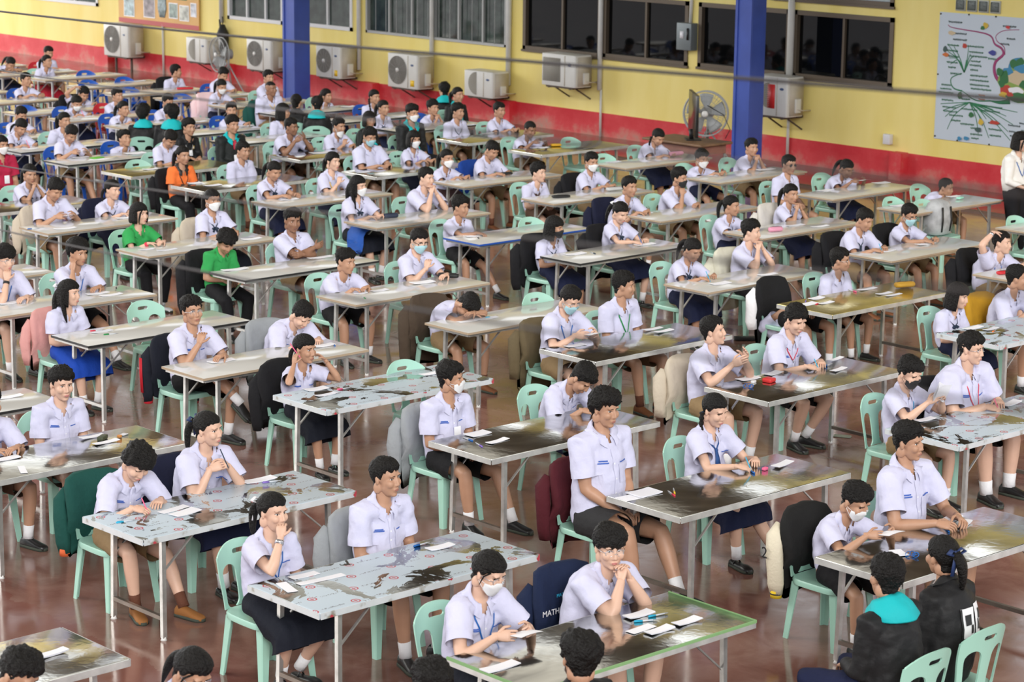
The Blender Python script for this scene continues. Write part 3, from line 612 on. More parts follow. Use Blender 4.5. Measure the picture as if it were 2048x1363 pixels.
        def onshirt(t, ly, off=.006):
            c, T, Y, Fr = self.frame(t); hh = self.sbvh.ray_cast(Vector(c+Y*ly*s+Fr*.5), Vector(-Fr)); return np.array(hh[0])+Fr*off if hh[0] is not None else c+Y*ly*s+Fr*.14*s
        nk = d['neck']
        if nk in ('blue', 'sky', 'red', 'green', 'yellow', 'purple', 'dark', 'grey', 'blackl', 'redtie'):
            lm = MB(); cm2 = CLO['red' if nk == 'redtie' else nk]; low = .34 if nk not in ('dark', 'redtie') else .62
            for sd in (-1, 1):
                pts = [N-F9*.055*s+Y9*sd*.030*s+T9*.022*s, N+Y9*sd*.072*s+T9*.014*s, N+F9*.062*s+Y9*sd*.072*s-T9*.035*s]+[onshirt(t, sd*y) for t, y in zip(np.linspace(.84, low, 6), np.linspace(.068, .006, 6))]
                lm.tube(pts, .0052 if lod == 0 else .0065, 6, cm2, flat=.5)
            q = onshirt(low-.03, 0, .008); lm.ell(q, (.008, .008, .012), METALF, nu=8, nv=5); lm.obj('lanyard', parent=root)
        if nk in ('bow', 'tie_blue', 'tie_navy', 'tie_dark', 'scarf', 'scarf_brown', 'yellowc'):
            tm = MB(); cm2 = CLO[dict(bow='bow', tie_blue='navy', tie_navy='bow', tie_dark='dark', scarf='bow', scarf_brown='brown', yellowc='yellow')[nk]]
            if nk == 'tie_blue': cm2 = mat('necktie_blue', (.015, .07, .24), .6)
            for sd in (-1, 1):
                pts = [N-F9*.058*s+Y9*sd*.02*s+T9*.012*s, N+Y9*sd*.078*s+T9*.0*s, N+F9*.066*s+Y9*sd*.062*s-T9*.035*s]+[onshirt(t, sd*y) for t, y in zip((.86, .80, .74), (.045, .022, .004))]
                tm.tube(pts, .007 if nk != 'scarf_brown' else .016, 6, cm2, flat=.6)
            if nk == 'bow' or nk == 'scarf':
                q = onshirt(.72, 0, .012); c, T, Y, Fr = self.frame(.7)
                for sd in (-1, 1):
                    tm.tube([q, q+Y*sd*.022+T*.012, q+Y*sd*.042+T*.002, q+Y*sd*.024-T*.012, q], [.004, .012, .016, .012, .004], 7, cm2, flat=.5)
                    tm.tube([q, onshirt(.66, sd*.018, .010), onshirt(.60, sd*.030, .008)], [.006, .013, .015], 6, cm2, flat=.3)
                tm.ell(q, (.011, .011, .011), cm2, nu=8, nv=5)
            elif nk.startswith('tie') or nk == 'scarf_brown':
                R = []
                for t, w in ((.76, .013), (.73, .017), (.70, .013), (.55, .020), (.36, .027), (.31, .006)):
                    R.append([onshirt(t, -w/s, .006), onshirt(t, w/s, .006), onshirt(t, w/s, .012), onshirt(t, -w/s, .012)])
                tm.loft(R, cm2)
            tm.obj('necktie' if nk != 'bow' else 'ribbon_bow', parent=root)
        if d.get('badge'):
            bb = MB(); t0 = .42 if not self.longs else .36; c, T, Y, Fr = self.frame(t0); q = onshirt(t0, .02 if not self.longs else 0, .012); R_ = np.stack([Fr, Y, T], 1)
            bb.rbox((-.05*s, -.035*s, -.003), (.05*s, .035*s, .003), .006, CARD); bb.xf(R_@roty(math.pi/2), q); bb.obj('name_card', parent=root)
        if d['id'] in ('b7l', 'a2l', 'd9r', 'c7l', 'e0'):
            S, E, w = self.arm['R'][:3]; wb = MB(); ax = nrm(w-E); wb.tube([w-ax*.045, w-ax*.02], .031*s, 14, {'b7l': BLACK, 'd9r': CLO['red'], 'c7l': CLO['red']}.get(d['id'], METALF)); wb.obj('wristband', parent=root)
        return root
# ---------------------------------------------------------------- furniture
def node_mat(name, rough, metal, fn):
    m = bpy.data.materials.new(name); m.use_nodes = True; N = m.node_tree.nodes; L = m.node_tree.links; b = N['Principled BSDF']; b.inputs['Roughness'].default_value = rough; b.inputs['Metallic'].default_value = metal
    fn(N, L, b); return m
def nn(N, L, typ, ins=None, **kw):
    n = N.new(typ)
    for k, v in kw.items(): setattr(n, k, v)
    for k, v in (ins or {}).items():
        if hasattr(v, 'links') or hasattr(v, 'is_linked'): L.new(v, n.inputs[k])
        else: n.inputs[k].default_value = v
    return n
def ramp(N, L, fac, stops):
    r = N.new('ShaderNodeValToRGB'); e = r.color_ramp.elements
    while len(e) < len(stops): e.new(.5)
    for q, (p, c) in zip(e, stops): q.position = p; q.color = (*c, 1)
    L.new(fac, r.inputs[0]); return r
def steel(N, L, b, tint=(.50, .50, .50), patch=None):
    tc = nn(N, L, 'ShaderNodeTexCoord'); oi = nn(N, L, 'ShaderNodeObjectInfo'); off = nn(N, L, 'ShaderNodeVectorMath', {0: tc.outputs['Object'], 1: oi.outputs['Location']}, operation='ADD')
    n1 = nn(N, L, 'ShaderNodeTexNoise', {'Vector': off.outputs[0], 'Scale': 2.6, 'Detail': 2.0, 'Distortion': 1.2}); n2 = nn(N, L, 'ShaderNodeTexNoise', {'Vector': off.outputs[0], 'Scale': 14.0, 'Detail': 3.0, 'Distortion': .6})
    h = nn(N, L, 'ShaderNodeMath', {0: n1.outputs['Fac'], 1: n2.outputs['Fac']}, operation='ADD'); bp = nn(N, L, 'ShaderNodeBump', {'Strength': .10, 'Distance': .012, 'Height': h.outputs[0]}); L.new(bp.outputs[0], b.inputs['Normal'])
    c = ramp(N, L, n1.outputs['Fac'], [(.30, tuple(t*.62 for t in tint)), (.55, tint), (.75, tuple(min(1, t*1.25) for t in tint))]); L.new(c.outputs[0], b.inputs['Base Color']); return tc, off, c
def mk_bare(N, L, b): steel(N, L, b, (.66, .66, .61))
def mk_gold(N, L, b):
    tc, off, c = steel(N, L, b, (.56, .47, .19)); b.inputs['Metallic'].default_value = .75; b.inputs['Roughness'].default_value = .16
def mk_film(N, L, b):
    tc, off, c = steel(N, L, b, (.38, .39, .37))
    n = nn(N, L, 'ShaderNodeTexNoise', {'Vector': off.outputs[0], 'Scale': 2.3, 'Detail': 7.0, 'Roughness': .62, 'Distortion': 1.1}); cov = nn(N, L, 'ShaderNodeMath', {0: n.outputs['Fac'], 1: .468}, operation='GREATER_THAN')
    # printed marks: rings with a star-ish core repeated over the film, with lines of small print between
    sp = nn(N, L, 'ShaderNodeSeparateXYZ', {0: tc.outputs['Object']}); sx = nn(N, L, 'ShaderNodeMath', {0: sp.outputs['X'], 1: 5.2}, operation='MULTIPLY'); row = nn(N, L, 'ShaderNodeMath', {0: sx.outputs[0]}, operation='FLOOR'); fx = nn(N, L, 'ShaderNodeMath', {0: sx.outputs[0]}, operation='FRACT')
    sh = nn(N, L, 'ShaderNodeMath', {0: row.outputs[0], 1: .43}, operation='MULTIPLY'); sy = nn(N, L, 'ShaderNodeMath', {0: sp.outputs['Y'], 1: 3.1, 2: sh.outputs[0]}, operation='MULTIPLY_ADD'); fy = nn(N, L, 'ShaderNodeMath', {0: sy.outputs[0]}, operation='FRACT')
    ax = nn(N, L, 'ShaderNodeMath', {0: fx.outputs[0], 1: -.5}, operation='ADD'); ay = nn(N, L, 'ShaderNodeMath', {0: fy.outputs[0], 1: -.25}, operation='ADD'); bx = nn(N, L, 'ShaderNodeMath', {0: ax.outputs[0], 1: .192}, operation='MULTIPLY'); by = nn(N, L, 'ShaderNodeMath', {0: ay.outputs[0], 1: .322}, operation='MULTIPLY')
    cv = nn(N, L, 'ShaderNodeCombineXYZ', {0: bx.outputs[0], 1: by.outputs[0]}); ln = nn(N, L, 'ShaderNodeVectorMath', {0: cv.outputs[0]}, operation='LENGTH'); rg = nn(N, L, 'ShaderNodeMath', {0: ln.outputs['Value'], 1: .027, 2: .0045}, operation='COMPARE')
    dx = nn(N, L, 'ShaderNodeMath', {0: bx.outputs[0]}, operation='ABSOLUTE'); dy = nn(N, L, 'ShaderNodeMath', {0: by.outputs[0]}, operation='ABSOLUTE'); pr = nn(N, L, 'ShaderNodeMath', {0: dx.outputs[0], 1: dy.outputs[0]}, operation='MULTIPLY'); st = nn(N, L, 'ShaderNodeMath', {0: pr.outputs[0], 1: .00003}, operation='LESS_THAN'); inn = nn(N, L, 'ShaderNodeMath', {0: ln.outputs['Value'], 1: .020}, operation='LESS_THAN'); cr = nn(N, L, 'ShaderNodeMath', {0: st.outputs[0], 1: inn.outputs[0]}, operation='MULTIPLY'); mk = nn(N, L, 'ShaderNodeMath', {0: rg.outputs[0], 1: cr.outputs[0]}, operation='MAXIMUM')
    wv = nn(N, L, 'ShaderNodeTexNoise', {'Vector': tc.outputs['Object'], 'Scale': 95.0, 'Detail': 1.0}); tx = nn(N, L, 'ShaderNodeMath', {0: wv.outputs['Fac'], 1: .53}, operation='GREATER_THAN'); l1 = nn(N, L, 'ShaderNodeMath', {0: fx.outputs[0], 1: .5, 2: .045}, operation='COMPARE'); l2 = nn(N, L, 'ShaderNodeMath', {0: fy.outputs[0], 1: .45}, operation='GREATER_THAN'); t1 = nn(N, L, 'ShaderNodeMath', {0: tx.outputs[0], 1: l1.outputs[0]}, operation='MULTIPLY'); t2 = nn(N, L, 'ShaderNodeMath', {0: t1.outputs[0], 1: l2.outputs[0]}, operation='MULTIPLY')
    base = nn(N, L, 'ShaderNodeMixRGB', {0: t2.outputs[0], 1: (.47, .55, .62, 1), 2: (.17, .18, .20, 1)}); red = nn(N, L, 'ShaderNodeMixRGB', {0: mk.outputs[0], 1: base.outputs[0], 2: (.45, .045, .06, 1)})
    mix = nn(N, L, 'ShaderNodeMixRGB', {0: cov.outputs[0], 1: c.outputs[0], 2: red.outputs[0]}); L.new(mix.outputs[0], b.inputs['Base Color'])
    me = nn(N, L, 'ShaderNodeMath', {0: 1.0, 1: cov.outputs[0]}, operation='SUBTRACT'); L.new(me.outputs[0], b.inputs['Metallic']); ro = nn(N, L, 'ShaderNodeMath', {0: cov.outputs[0], 1: .20, 2: .13}, operation='MULTIPLY_ADD'); L.new(ro.outputs[0], b.inputs['Roughness'])
STEEL = node_mat('bare_steel', .13, 1.0, mk_bare); GOLD = node_mat('gold_film', .16, .75, mk_gold); FILM = node_mat('torn_film', .3, 0, mk_film)
LAM = mat('cream_laminate', (.64, .635, .61), .11, spec=.55, var=.05, vscale=2); LAMEDGE = mat('laminate_edge', (.42, .32, .22), .6); EDGEB = mat('black_edge', (.02, .02, .02), .4); EDGEBL = mat('blue_edge', (.02, .09, .42), .5); TAPEG = mat('green_tape', (.22, .40, .17), .75); TAPER = mat('red_tape', (.5, .06, .03), .6)
LEGM = mat('leg_steel', (.60, .60, .58), .30, metal=.75, bump=.15, bscale=12, var=.25, vscale=9); LEGB = mat('leg_aged', (.26, .22, .19), .4, metal=.8, var=.2, vscale=9); FOOT = mat('white_foot', (.78, .78, .76), .5)
def mk_aprf(N, L, b):
    tc = nn(N, L, 'ShaderNodeTexCoord'); n = nn(N, L, 'ShaderNodeTexNoise', {'Vector': tc.outputs['Object'], 'Scale': 7.0, 'Detail': 5.0}); n2 = nn(N, L, 'ShaderNodeTexNoise', {'Vector': tc.outputs['Object'], 'Scale': 13.0, 'Detail': 2.0}); c = ramp(N, L, n.outputs['Fac'], [(.36, (.30, .27, .22)), (.44, (.62, .66, .68)), (.72, (.70, .73, .76))]); k = nn(N, L, 'ShaderNodeMath', {0: n2.outputs['Fac'], 1: .70}, operation='GREATER_THAN'); m = nn(N, L, 'ShaderNodeMixRGB', {0: k.outputs[0], 1: c.outputs[0], 2: (.50, .06, .08, 1)}); L.new(m.outputs[0], b.inputs['Base Color'])
APR = mat('apron_steel', (.66, .66, .64), .38, metal=.45, bump=.2, bscale=10, var=.22, vscale=7); APRF = node_mat('apron_film', .4, .1, mk_aprf)
def make_table(kind, w, edge=None):
    root = bpy.data.objects.new('folding_table', None); COL.objects.link(root); L = 1.8; th = .042 if kind in 'SFGY' else .028; z = .75
    tm = MB(); ins = .0
    if kind in 'SFGY':
        top = dict(S=STEEL, F=FILM, G=GOLD, Y=STEEL)[kind]; tm.rbox((0, 0, z-th), (w, L, z), .012, top, 3, .006)
    else:
        tm.rbox((0, 0, z-.012), (w, L, z), .008, LAM, 2, .003)
    t = tm.obj('tabletop', parent=root); smooth_by_angle(t, 30)
    if kind in 'SFGY':
        ap = MB(); am = APRF if kind == 'F' else APR
        for a, b in (((.004, -.003), (w-.004, -.003)), ((.004, L+.003), (w-.004, L+.003)), ((-.003, .004), (-.003, L-.004)), ((w+.003, .004), (w+.003, L-.004))): ap.bar((*a, z-th*.56), (*b, z-th*.56), .005, th*.94, am)
        ap.obj('apron', parent=root, smooth=False)
    em = MB()
    if kind not in 'SFGY':
        e = {'k': EDGEB, 'b': EDGEBL}.get(edge, LAMEDGE); em.bar((0, -.002, z-.011), (w, -.002, z-.011), .004, .020, e); em.bar((0, L+.002, z-.011), (w, L+.002, z-.011), .004, .020, e); em.bar((-.002, 0, z-.011), (-.002, L, z-.011), .004, .020, e); em.bar((w+.002, 0, z-.011), (w+.002, L, z-.011), .004, .020, e)
        em.obj('edge_band', parent=root, smooth=False)
        fm = MB()
        for a, b in (((.03, .03), (w-.03, .03)), ((.03, L-.03), (w-.03, L-.03)), ((.03, .03), (.03, L-.03)), ((w-.03, .03), (w-.03, L-.03))): fm.bar((*a, z-.032), (*b, z-.032), .025, .028, LEGM)
        fm.obj('apron_frame', parent=root, smooth=False)
    if kind == 'Y':
        for a, b in (((-.001, -.001), (w+.001, -.001)), ((w+.001, 0), (w+.001, L)), ((0, L+.001), (w, L+.001))): em.bar((*a, z-.004), (*b, z-.004), .011, .016, TAPEG)
        em.obj('tape_strip', parent=root, smooth=False)
    ix = .075; iy = .20; zt = z-th if kind in 'SFGY' else z-.045
    for yy, di in ((iy, 1), (L-iy, -1)):
        for xx in (ix, w-ix):
            lm = MB(); fx = -.012 if xx < w/2 else .012; lm.bar((xx, yy, zt), (xx+fx, yy-di*.012, .018), .032, .032, LEGM); lo = lm.obj('leg', parent=root, smooth=False)
            ft = MB(); ft.tube([(xx+fx, yy-di*.012, .024), (xx+fx, yy-di*.012, .012), (xx+fx, yy-di*.012, .0)], [.017, .017, .024], 10, FOOT); ft.obj('foot', parent=lo)
            br = MB(); br.bar((xx, yy, zt-.24), (xx, yy+di*.27, zt-.005), .016, .010, LEGM); br.obj('brace', parent=root, smooth=False)
        cb = MB(); cb.bar((ix-.010, yy-di*.010, .15), (w-ix+.010, yy-di*.010, .15), .028, .028, LEGB if kind in 'SFGY' else LEGM); cb.obj('crossbar', parent=root, smooth=False); cb = MB(); cb.bar((ix, yy, zt-.015), (w-ix, yy, zt-.015), .03, .03, LEGM); cb.obj('top_rail', parent=root, smooth=False)
    return root
def copy_tree(o, parent=None):
    c = o.copy(); COL.objects.link(c)
    if parent is not None: c.parent = parent; c.matrix_parent_inverse = o.matrix_parent_inverse
    for ch in list(o.children): copy_tree(ch, c)
    return c
TPROTO = {}
def table(kind, w, edge, x, y, rot, label, group):
    k = (kind, w, edge)
    if k not in TPROTO: TPROTO[k] = make_table(kind, w, edge); o = TPROTO[k]
    else: o = copy_tree(TPROTO[k])
    o.location = (x, y, 0); o.rotation_euler = (0, 0, rot); return tag(o, label, 'table', group)
# chairs
PLAST = {}
for k, c in dict(mint=(.36, .63, .52), blue=(.012, .085, .42), red=(.50, .02, .035)).items(): PLAST[k] = mat('plastic_'+k, c, .32, spec=.5, var=.05, vscale=3)
def back_mesh(m, foreground=False):
    nu, nv = 48, 52; U = np.linspace(-.225, .225, nu); Vv = np.linspace(0, .43, nv)
    def half(v): return .185+.028*ss(0, .30, v) if True else 0
    def sd(u, v):      # >0 inside the solid part
        h = half(v); top = .43-.16*(np.abs(u)/.215)**2.6*.55; d = np.minimum(h-np.abs(u), (top-v)*.9)
        slot = np.hypot(np.maximum(np.abs(u)-.042, 0), v-.355)-.017; d = np.minimum(d, slot)
        cu = .098+.012*ss(.05, .25, v); q = np.hypot((np.abs(u)-cu)/1.0, np.maximum(np.abs(v-.135)-.085, 0))-(.056+.006*ss(.0, .25, v)); return np.minimum(d, q)
    G = np.array([[(u, v) for u in U] for v in Vv]).reshape(-1, 2); d = sd(G[:, 0], G[:, 1]); stp = .010
    # pull the nodes just outside onto the outline
    for _ in range(3):
        d = sd(G[:, 0], G[:, 1]); e = 1e-4; gx = (sd(G[:, 0]+e, G[:, 1])-d)/e; gy = (sd(G[:, 0], G[:, 1]+e)-d)/e; n2 = gx*gx+gy*gy+1e-6; m_ = (d < 0) & (d > -.0105); G[m_, 0] -= (d*gx/n2)[m_]; G[m_, 1] -= (d*gy/n2)[m_]
    d = sd(G[:, 0], G[:, 1]); ok = d > -.002; G[:, 1] = np.maximum(G[:, 1], 0); F = []
    for j in range(nv-1):
        for i in range(nu-1):
            q = (j*nu+i, j*nu+i+1, (j+1)*nu+i+1, (j+1)*nu+i)
            if ok[list(q)].all(): F.append(q)
    def place(g, off): u, v = g[:, 0], g[:, 1]; x = -.205-.14*v-.10*v*v-.055*(1-(u/.215)**2)+.02; return np.stack([x+off, u, .43+v*.965], -1)
    A = place(G, .0); B = place(G, -.012-.0*G[:, 0]); n = len(G); FF = [tuple(f) for f in F]+[tuple(n+i for i in f[::-1]) for f in F]; ed = {}
    for f in F:
        for a, b in zip(f, f[1:]+f[:1]): ed[(a, b)] = 1
    for (a, b) in list(ed):
        if (b, a) not in ed: FF.append((a, n+a, n+b, b))
    mb = MB(); V_ = np.concatenate([A, B]); used = sorted({i for f in FF for i in f}); mp = {u: k for k, u in enumerate(used)}; mb.add(V_[used], [tuple(mp[i] for i in f) for f in FF], m); return mb
def make_chair(kind):
    root = bpy.data.objects.new('plastic_chair', None); COL.objects.link(root); m = PLAST[kind]
    b = back_mesh(m).obj('backrest', parent=root); smooth_by_angle(b, 50)
    s = MB(); R = []; q = np.linspace(0, 2*np.pi, 36, endpoint=False)
    def ringp(a, bb, z, n=.42, cx=-.005): return [(cx+math.copysign(abs(math.cos(t))**n, math.cos(t))*a, math.copysign(abs(math.sin(t))**n, math.sin(t))*bb*(1-.06*(math.cos(t) < 0)*abs(math.cos(t))), z) for t in q]
    for a, bb, z in ((.20, .20, .385), (.222, .215, .392), (.225, .218, .420), (.218, .212, .432), (.19, .185, .431), (.12, .12, .424)): R.append(ringp(a, bb, z))
    s.loft(R, m); so = s.obj('seat', parent=root); smooth_by_angle(so, 50)
    for sx in (-1, 1):
        for sy in (-1, 1):
            l = MB(); R = []
            for z, w, dx in ((.40, .052, 0), (.36, .050, .004), (.2, .040, .018), (.0, .030, .036)):
                cx = sx*(.175+dx+(.015 if sx < 0 else 0)); cy = sy*(.172+dx*.8); R.append([(cx+sx*.012, cy-sy*w, z), (cx+sx*.014, cy+sy*.010, z), (cx+sx*.004, cy+sy*.014, z), (cx-sx*w, cy+sy*.014, z), (cx-sx*w, cy+sy*.004, z), (cx-sx*.002, cy-sy*.002, z), (cx+sx*.002, cy-sy*w, z)][::(1 if sx*sy > 0 else -1)])
            l.loft(R, m); l.obj('leg', parent=root, smooth=False)
    lab = MB(); lab.add([(-.2955, -.06+.0, .60), (-.2955, .06, .60), (-.300, .06, .66), (-.300, -.06, .66)], [(0, 1, 2, 3)], m)
    return root
CPROTO = {}
def chair(kind, x, y, rz, label, group=None):
    if kind not in CPROTO: CPROTO[kind] = make_chair(kind); o = CPROTO[kind]
    else: o = copy_tree(CPROTO[kind])
    o.location = (x, y, 0); o.rotation_euler = (0, 0, rz); return tag(o, label, 'chair', group or {'mint': 'pale green plastic chairs', 'blue': 'blue plastic chairs', 'red': 'red plastic chairs'}[kind])
STRIPE = mat('yellow_stripe', (.72, .50, .02), .8); CREAML = mat('cream_leather', (.66, .60, .46), .6, bump=.2); CUFFO = mat('orange_cuff', (.6, .11, .03), .8); REDST = mat('red_stripe', (.55, .015, .03), .7)
def jacket(kind, x, y, rz, label, seed):
    root = thing('jacket' if kind != 'whitebag' else 'cloth_bag', label, 'jacket' if kind != 'whitebag' else 'bag', (x, y, 0), rz, 'jackets hung over chair backs' if kind != 'whitebag' else None); m = JK[kind]; mb = MB(); R = []; r = random.Random(seed); q = np.linspace(0, 2*np.pi, 40, endpoint=False)
    low = r.uniform(.22, .36); sk = r.uniform(-.05, .05)
    xb = lambda z: -.215-.14*(z-.43)-.10*max(z-.43, 0)**2-.01
    for z, a, b in ((.884, .05, .012), (.878, .15, .028), (.855, .212, .044), (.80, .240, .058), (.70, .250, .066), (.58, .252, .074), (.46, .255, .080), (.36, .25, .080), (low, .235, .078)):
        R.append([(xb(max(z, .40))-.012+math.copysign(abs(math.cos(t))**.8, math.cos(t))*b-.02*(.8-z)+(.02 if math.cos(t) > 0 and z < .6 else 0)*0, sk*(.8-z)+math.copysign(abs(math.sin(t))**.6, math.sin(t))*a, z+(.04*math.sin(t*2+seed) if z < .4 else 0)) for t in q])
    mb.loft(R, m, cap=True); v = mb.v[0]; dirs = v*V(1, .6, 0)-V(-.25, 0, 0); dl = np.linalg.norm(dirs, axis=1)[:, None]; v += dirs/np.maximum(dl, .03)*(wav(v*V(1, 1.4, .35), seed, 34)*.019)[:, None]
    v[:, 0] += .052*np.minimum((v[:, 1]/.215)**2, 1.15); v[:, 0] = np.minimum(v[:, 0], np.where(v[:, 2] < .47, -.245, 9)); mb.obj('body', parent=root)
    for sy in (-1, 1):
        s = MB(); y0 = sy*.225; e = r.uniform(.20, .38); pts = [(xb(.76)-.02, y0*.9, .78), (xb(.7)-.045, y0*1.08, .70), (xb(.55)-.05, y0*1.16+sk*.2, .58), (xb(.5)-.055, y0*1.13+sk*.3, e+.08), (xb(.5)-.05, y0*1.1+sk*.4, e)]
        mm = m if kind not in ('varsity', 'blackwhite') else (CREAML if kind == 'varsity' else WHITE); s.tube(pts, [.040, .068, .070, .060, .048], 16, mm, flat=.72, up=(1, 0, 0)); v = s.v[0]; v += (wav(v*V(1, 1, .6), seed+sy, 55)*.011)[:, None]*V(1, 1, .2); so = s.obj('sleeve', parent=root)
        if kind in ('varsity', 'green', 'blackred'):
            cfm = {'varsity': STRIPE, 'green': CUFFO, 'blackred': REDST}[kind]; c = MB(); c.tube([np.array(pts[-1])+V(0, 0, .03), np.array(pts[-1])-V(0, 0, .022)], [.044, .040], 14, cfm); c.obj('cuff', parent=so)
            if kind == 'blackred':
                for k in (-1, 0, 1): c = MB(); c.tube([np.array(p)+V(-.0+k*.014, sy*(.052), 0) for p in pts[1:4]], .006, 6, REDST, flat=.5); c.obj('stripe', parent=so)
            if kind == 'varsity': c = MB(); c.tube([np.array(pts[-1])+V(0, 0, .012), np.array(pts[-1])+V(0, 0, .004)], .0455, 14, BLACK); c.obj('band', parent=so)
    if kind == 'navyprint':
        p = text_obj('MATH CAMP', .052, mat('white_print', (.8, .8, .82), .6), 'lettering', root); p.rotation_euler = (math.radians(90), 0, math.radians(90)); p.location = (-.155, -.10, .62)
        p = text_obj('MATH', .03, CLO['cyan'], 'lettering', root); p.rotation_euler = (math.radians(90), 0, math.radians(90)); p.location = (-.165, -.08, .72)
    if kind == 'varsity':
        p = text_obj('2', .11, BLACK, 'lettering', root); p.rotation_euler = (math.radians(90), 0, math.radians(0)); p.location = (-.33, -.325, .56)
    return root
def text_obj(txt, size, m, name, parent, ext=.0006):
    c = bpy.data.curves.new(name, 'FONT'); c.body = txt; c.size = size; c.extrude = ext; c.materials.append(m); c.align_x = 'CENTER'; o = bpy.data.objects.new(name, c); COL.objects.link(o)
    bpy.context.view_layer.update(); me = bpy.data.meshes.new_from_object(o.evaluated_get(bpy.context.evaluated_depsgraph_get())); bpy.data.objects.remove(o); me.materials.clear(); me.materials.append(m); return link(name, me, parent)
# small things on the tables
def paper(x, y, rz, w, l, n, label, z=.75, group=None, lift=0, m=None):
    mb = MB(); r = random.Random(int(abs(x*977+y*313)*10)); hh = .0012*n+.001
    for k in range(min(3, max(1, n))):
        zz = z+hh*k/max(1, min(3, n)); h2 = hh/max(1, min(3, n)); a = r.uniform(-.06, .06)*(k > 0); nx = 7; P = []
        for s_ in (0, 1):
            for i in range(nx):
                u = (i/(nx-1)-.5)*l; bow = (.006+lift)*(abs(u)/(l/2))**2*(1 if n > 1 else .35)
                for v_ in (-w/2, w/2): P.append((v_*math.cos(a)-u*math.sin(a), v_*math.sin(a)+u*math.cos(a), zz+.0015+bow+h2*s_*.9))
        F = []; o = nx*2
        for i in range(nx-1):
            a0 = i*2; F += [(o+a0, o+a0+1, o+a0+3, o+a0+2), (a0, a0+2, a0+3, a0+1), (a0, o+a0, o+a0+2, a0+2), (a0+1, a0+3, o+a0+3, o+a0+1)]
        F += [(0, 1, o+1, o), (2*nx-2, o+2*nx-2, o+2*nx-1, 2*nx-1)]; mb.add(P, F, m or (PAPER if k % 2 == 0 else PAPER2))
    o = mb.obj('paper_stack' if n > 1 else 'paper_slip', smooth=False, loc=(x, y, 0), rot=(0, 0, rz)); return tag(o, label, 'paper', group or 'white answer papers on the tables')
def pen(x, y, rz, col, label, z=.75, thick=.005):
    root = thing('pen', label, 'pen', (x, y, z+thick+.0005), rz, 'pens and pencils on the tables'); b = MB(); m = CLO[col] if col in CLO else mat('pen_'+col, {'orange': (.8, .2, .05), 'white': (.8, .8, .8)}.get(col, (.1, .1, .1)), .4)
    b.tube([(-.07, 0, 0), (-.066, 0, 0), (.04, 0, 0)], [thick*.8, thick, thick], 8, mat('pen_clear', (.70, .74, .80), .25)); b.tube([(.04, 0, 0), (.058, 0, 0), (.07, 0, 0)], [thick*.9, thick*.7, .0008], 8, CLO['grey']); b.obj('barrel', parent=root)
    c = MB(); c.tube([(-.078, 0, 0), (-.076, 0, 0), (-.025, 0, 0)], [thick*.7, thick*1.25, thick*1.25], 8, m); c.bar((-.072, 0, thick*1.5), (-.035, 0, thick*1.4), .003, .0015, m); c.obj('cap', parent=root); return root
def pencil_case(x, y, rz, col, label, z=.75, l=.21, w=.075, h=.045, col2=None):
    root = thing('pencil_case', label, 'pencil case', (x, y, z), rz); m = mat('case_'+col, {'black': (.015, .015, .016), 'pink': (.70, .30, .42), 'yellow': (.78, .42, .01), 'grey': (.5, .5, .5), 'red': (.55, .02, .03), 'navy': (.02, .03, .06), 'mint': (.3, .6, .5), 'purple': (.45, .2, .4)}[col], .6, bump=.2, bscale=30)
    b = MB(); R = []; q = np.linspace(0, 2*np.pi, 18, endpoint=False)
    for x_, k in ((-.5, .25), (-.49, .7), (-.44, .95), (-.2, 1.04), (0, 1.0), (.25, 1.05), (.44, .93), (.49, .68), (.5, .25)): R.append([(x_*l, math.cos(t)*w/2*k, h*.5+math.sin(t)*h*.5*k) for t in q])
    b.loft(R, m); b.v[0][:, 2] = np.maximum(b.v[0][:, 2], .001); b.obj('pouch', parent=root); zp = MB(); zp.tube([(-.44*l, 0, h*.97), (-.2*l, .004, h*1.03), (.2*l, -.004, h*1.03), (.42*l, 0, h*.97)], .003, 6, mat('case_zip', (.02, .02, .02) if col2 is None else CLOTHC.get(col2, (.02, .02, .02)), .4)); zp.ell((.42*l, 0, h*.97), (.010, .005, .004), METALF); zp.obj('zip', parent=root); return root
def rings(x, y, label, z=.75):
    b = MB(); r = random.Random(5)
    for k in range(4):
        c = V(r.uniform(-.05, .05), r.uniform(-.03, .03), .012); t = np.linspace(0, 2*np.pi, 15); R_ = rotx(r.uniform(.2, 1.2))@rotz(r.uniform(0, 3)); b.tube([c+R_@V(.022*math.cos(a), .016*math.sin(a), 0)+V(0, 0, .006) for a in t], .0028, 6, CLO['blue'], cap=False)
    b.v = [np.maximum(q, V(-9, -9, .0006)) for q in b.v]; return tag(b.obj('hair_ties' if False else 'paper_clip_cluster', loc=(x, y, z)), label, 'clips')
def small_box(x, y, rz, col, label, name, cat, dims=(.07, .045, .02), z=.75):
    b = MB(); m = mat('box_'+name+str(len(MATS)), col, .45); b.rbox((-dims[0]/2, -dims[1]/2, .0005), (dims[0]/2, dims[1]/2, dims[2]), min(dims[:2])*.18, m); o = b.obj(name, loc=(x, y, z), rot=(0, 0, rz)); return tag(o, label, cat)
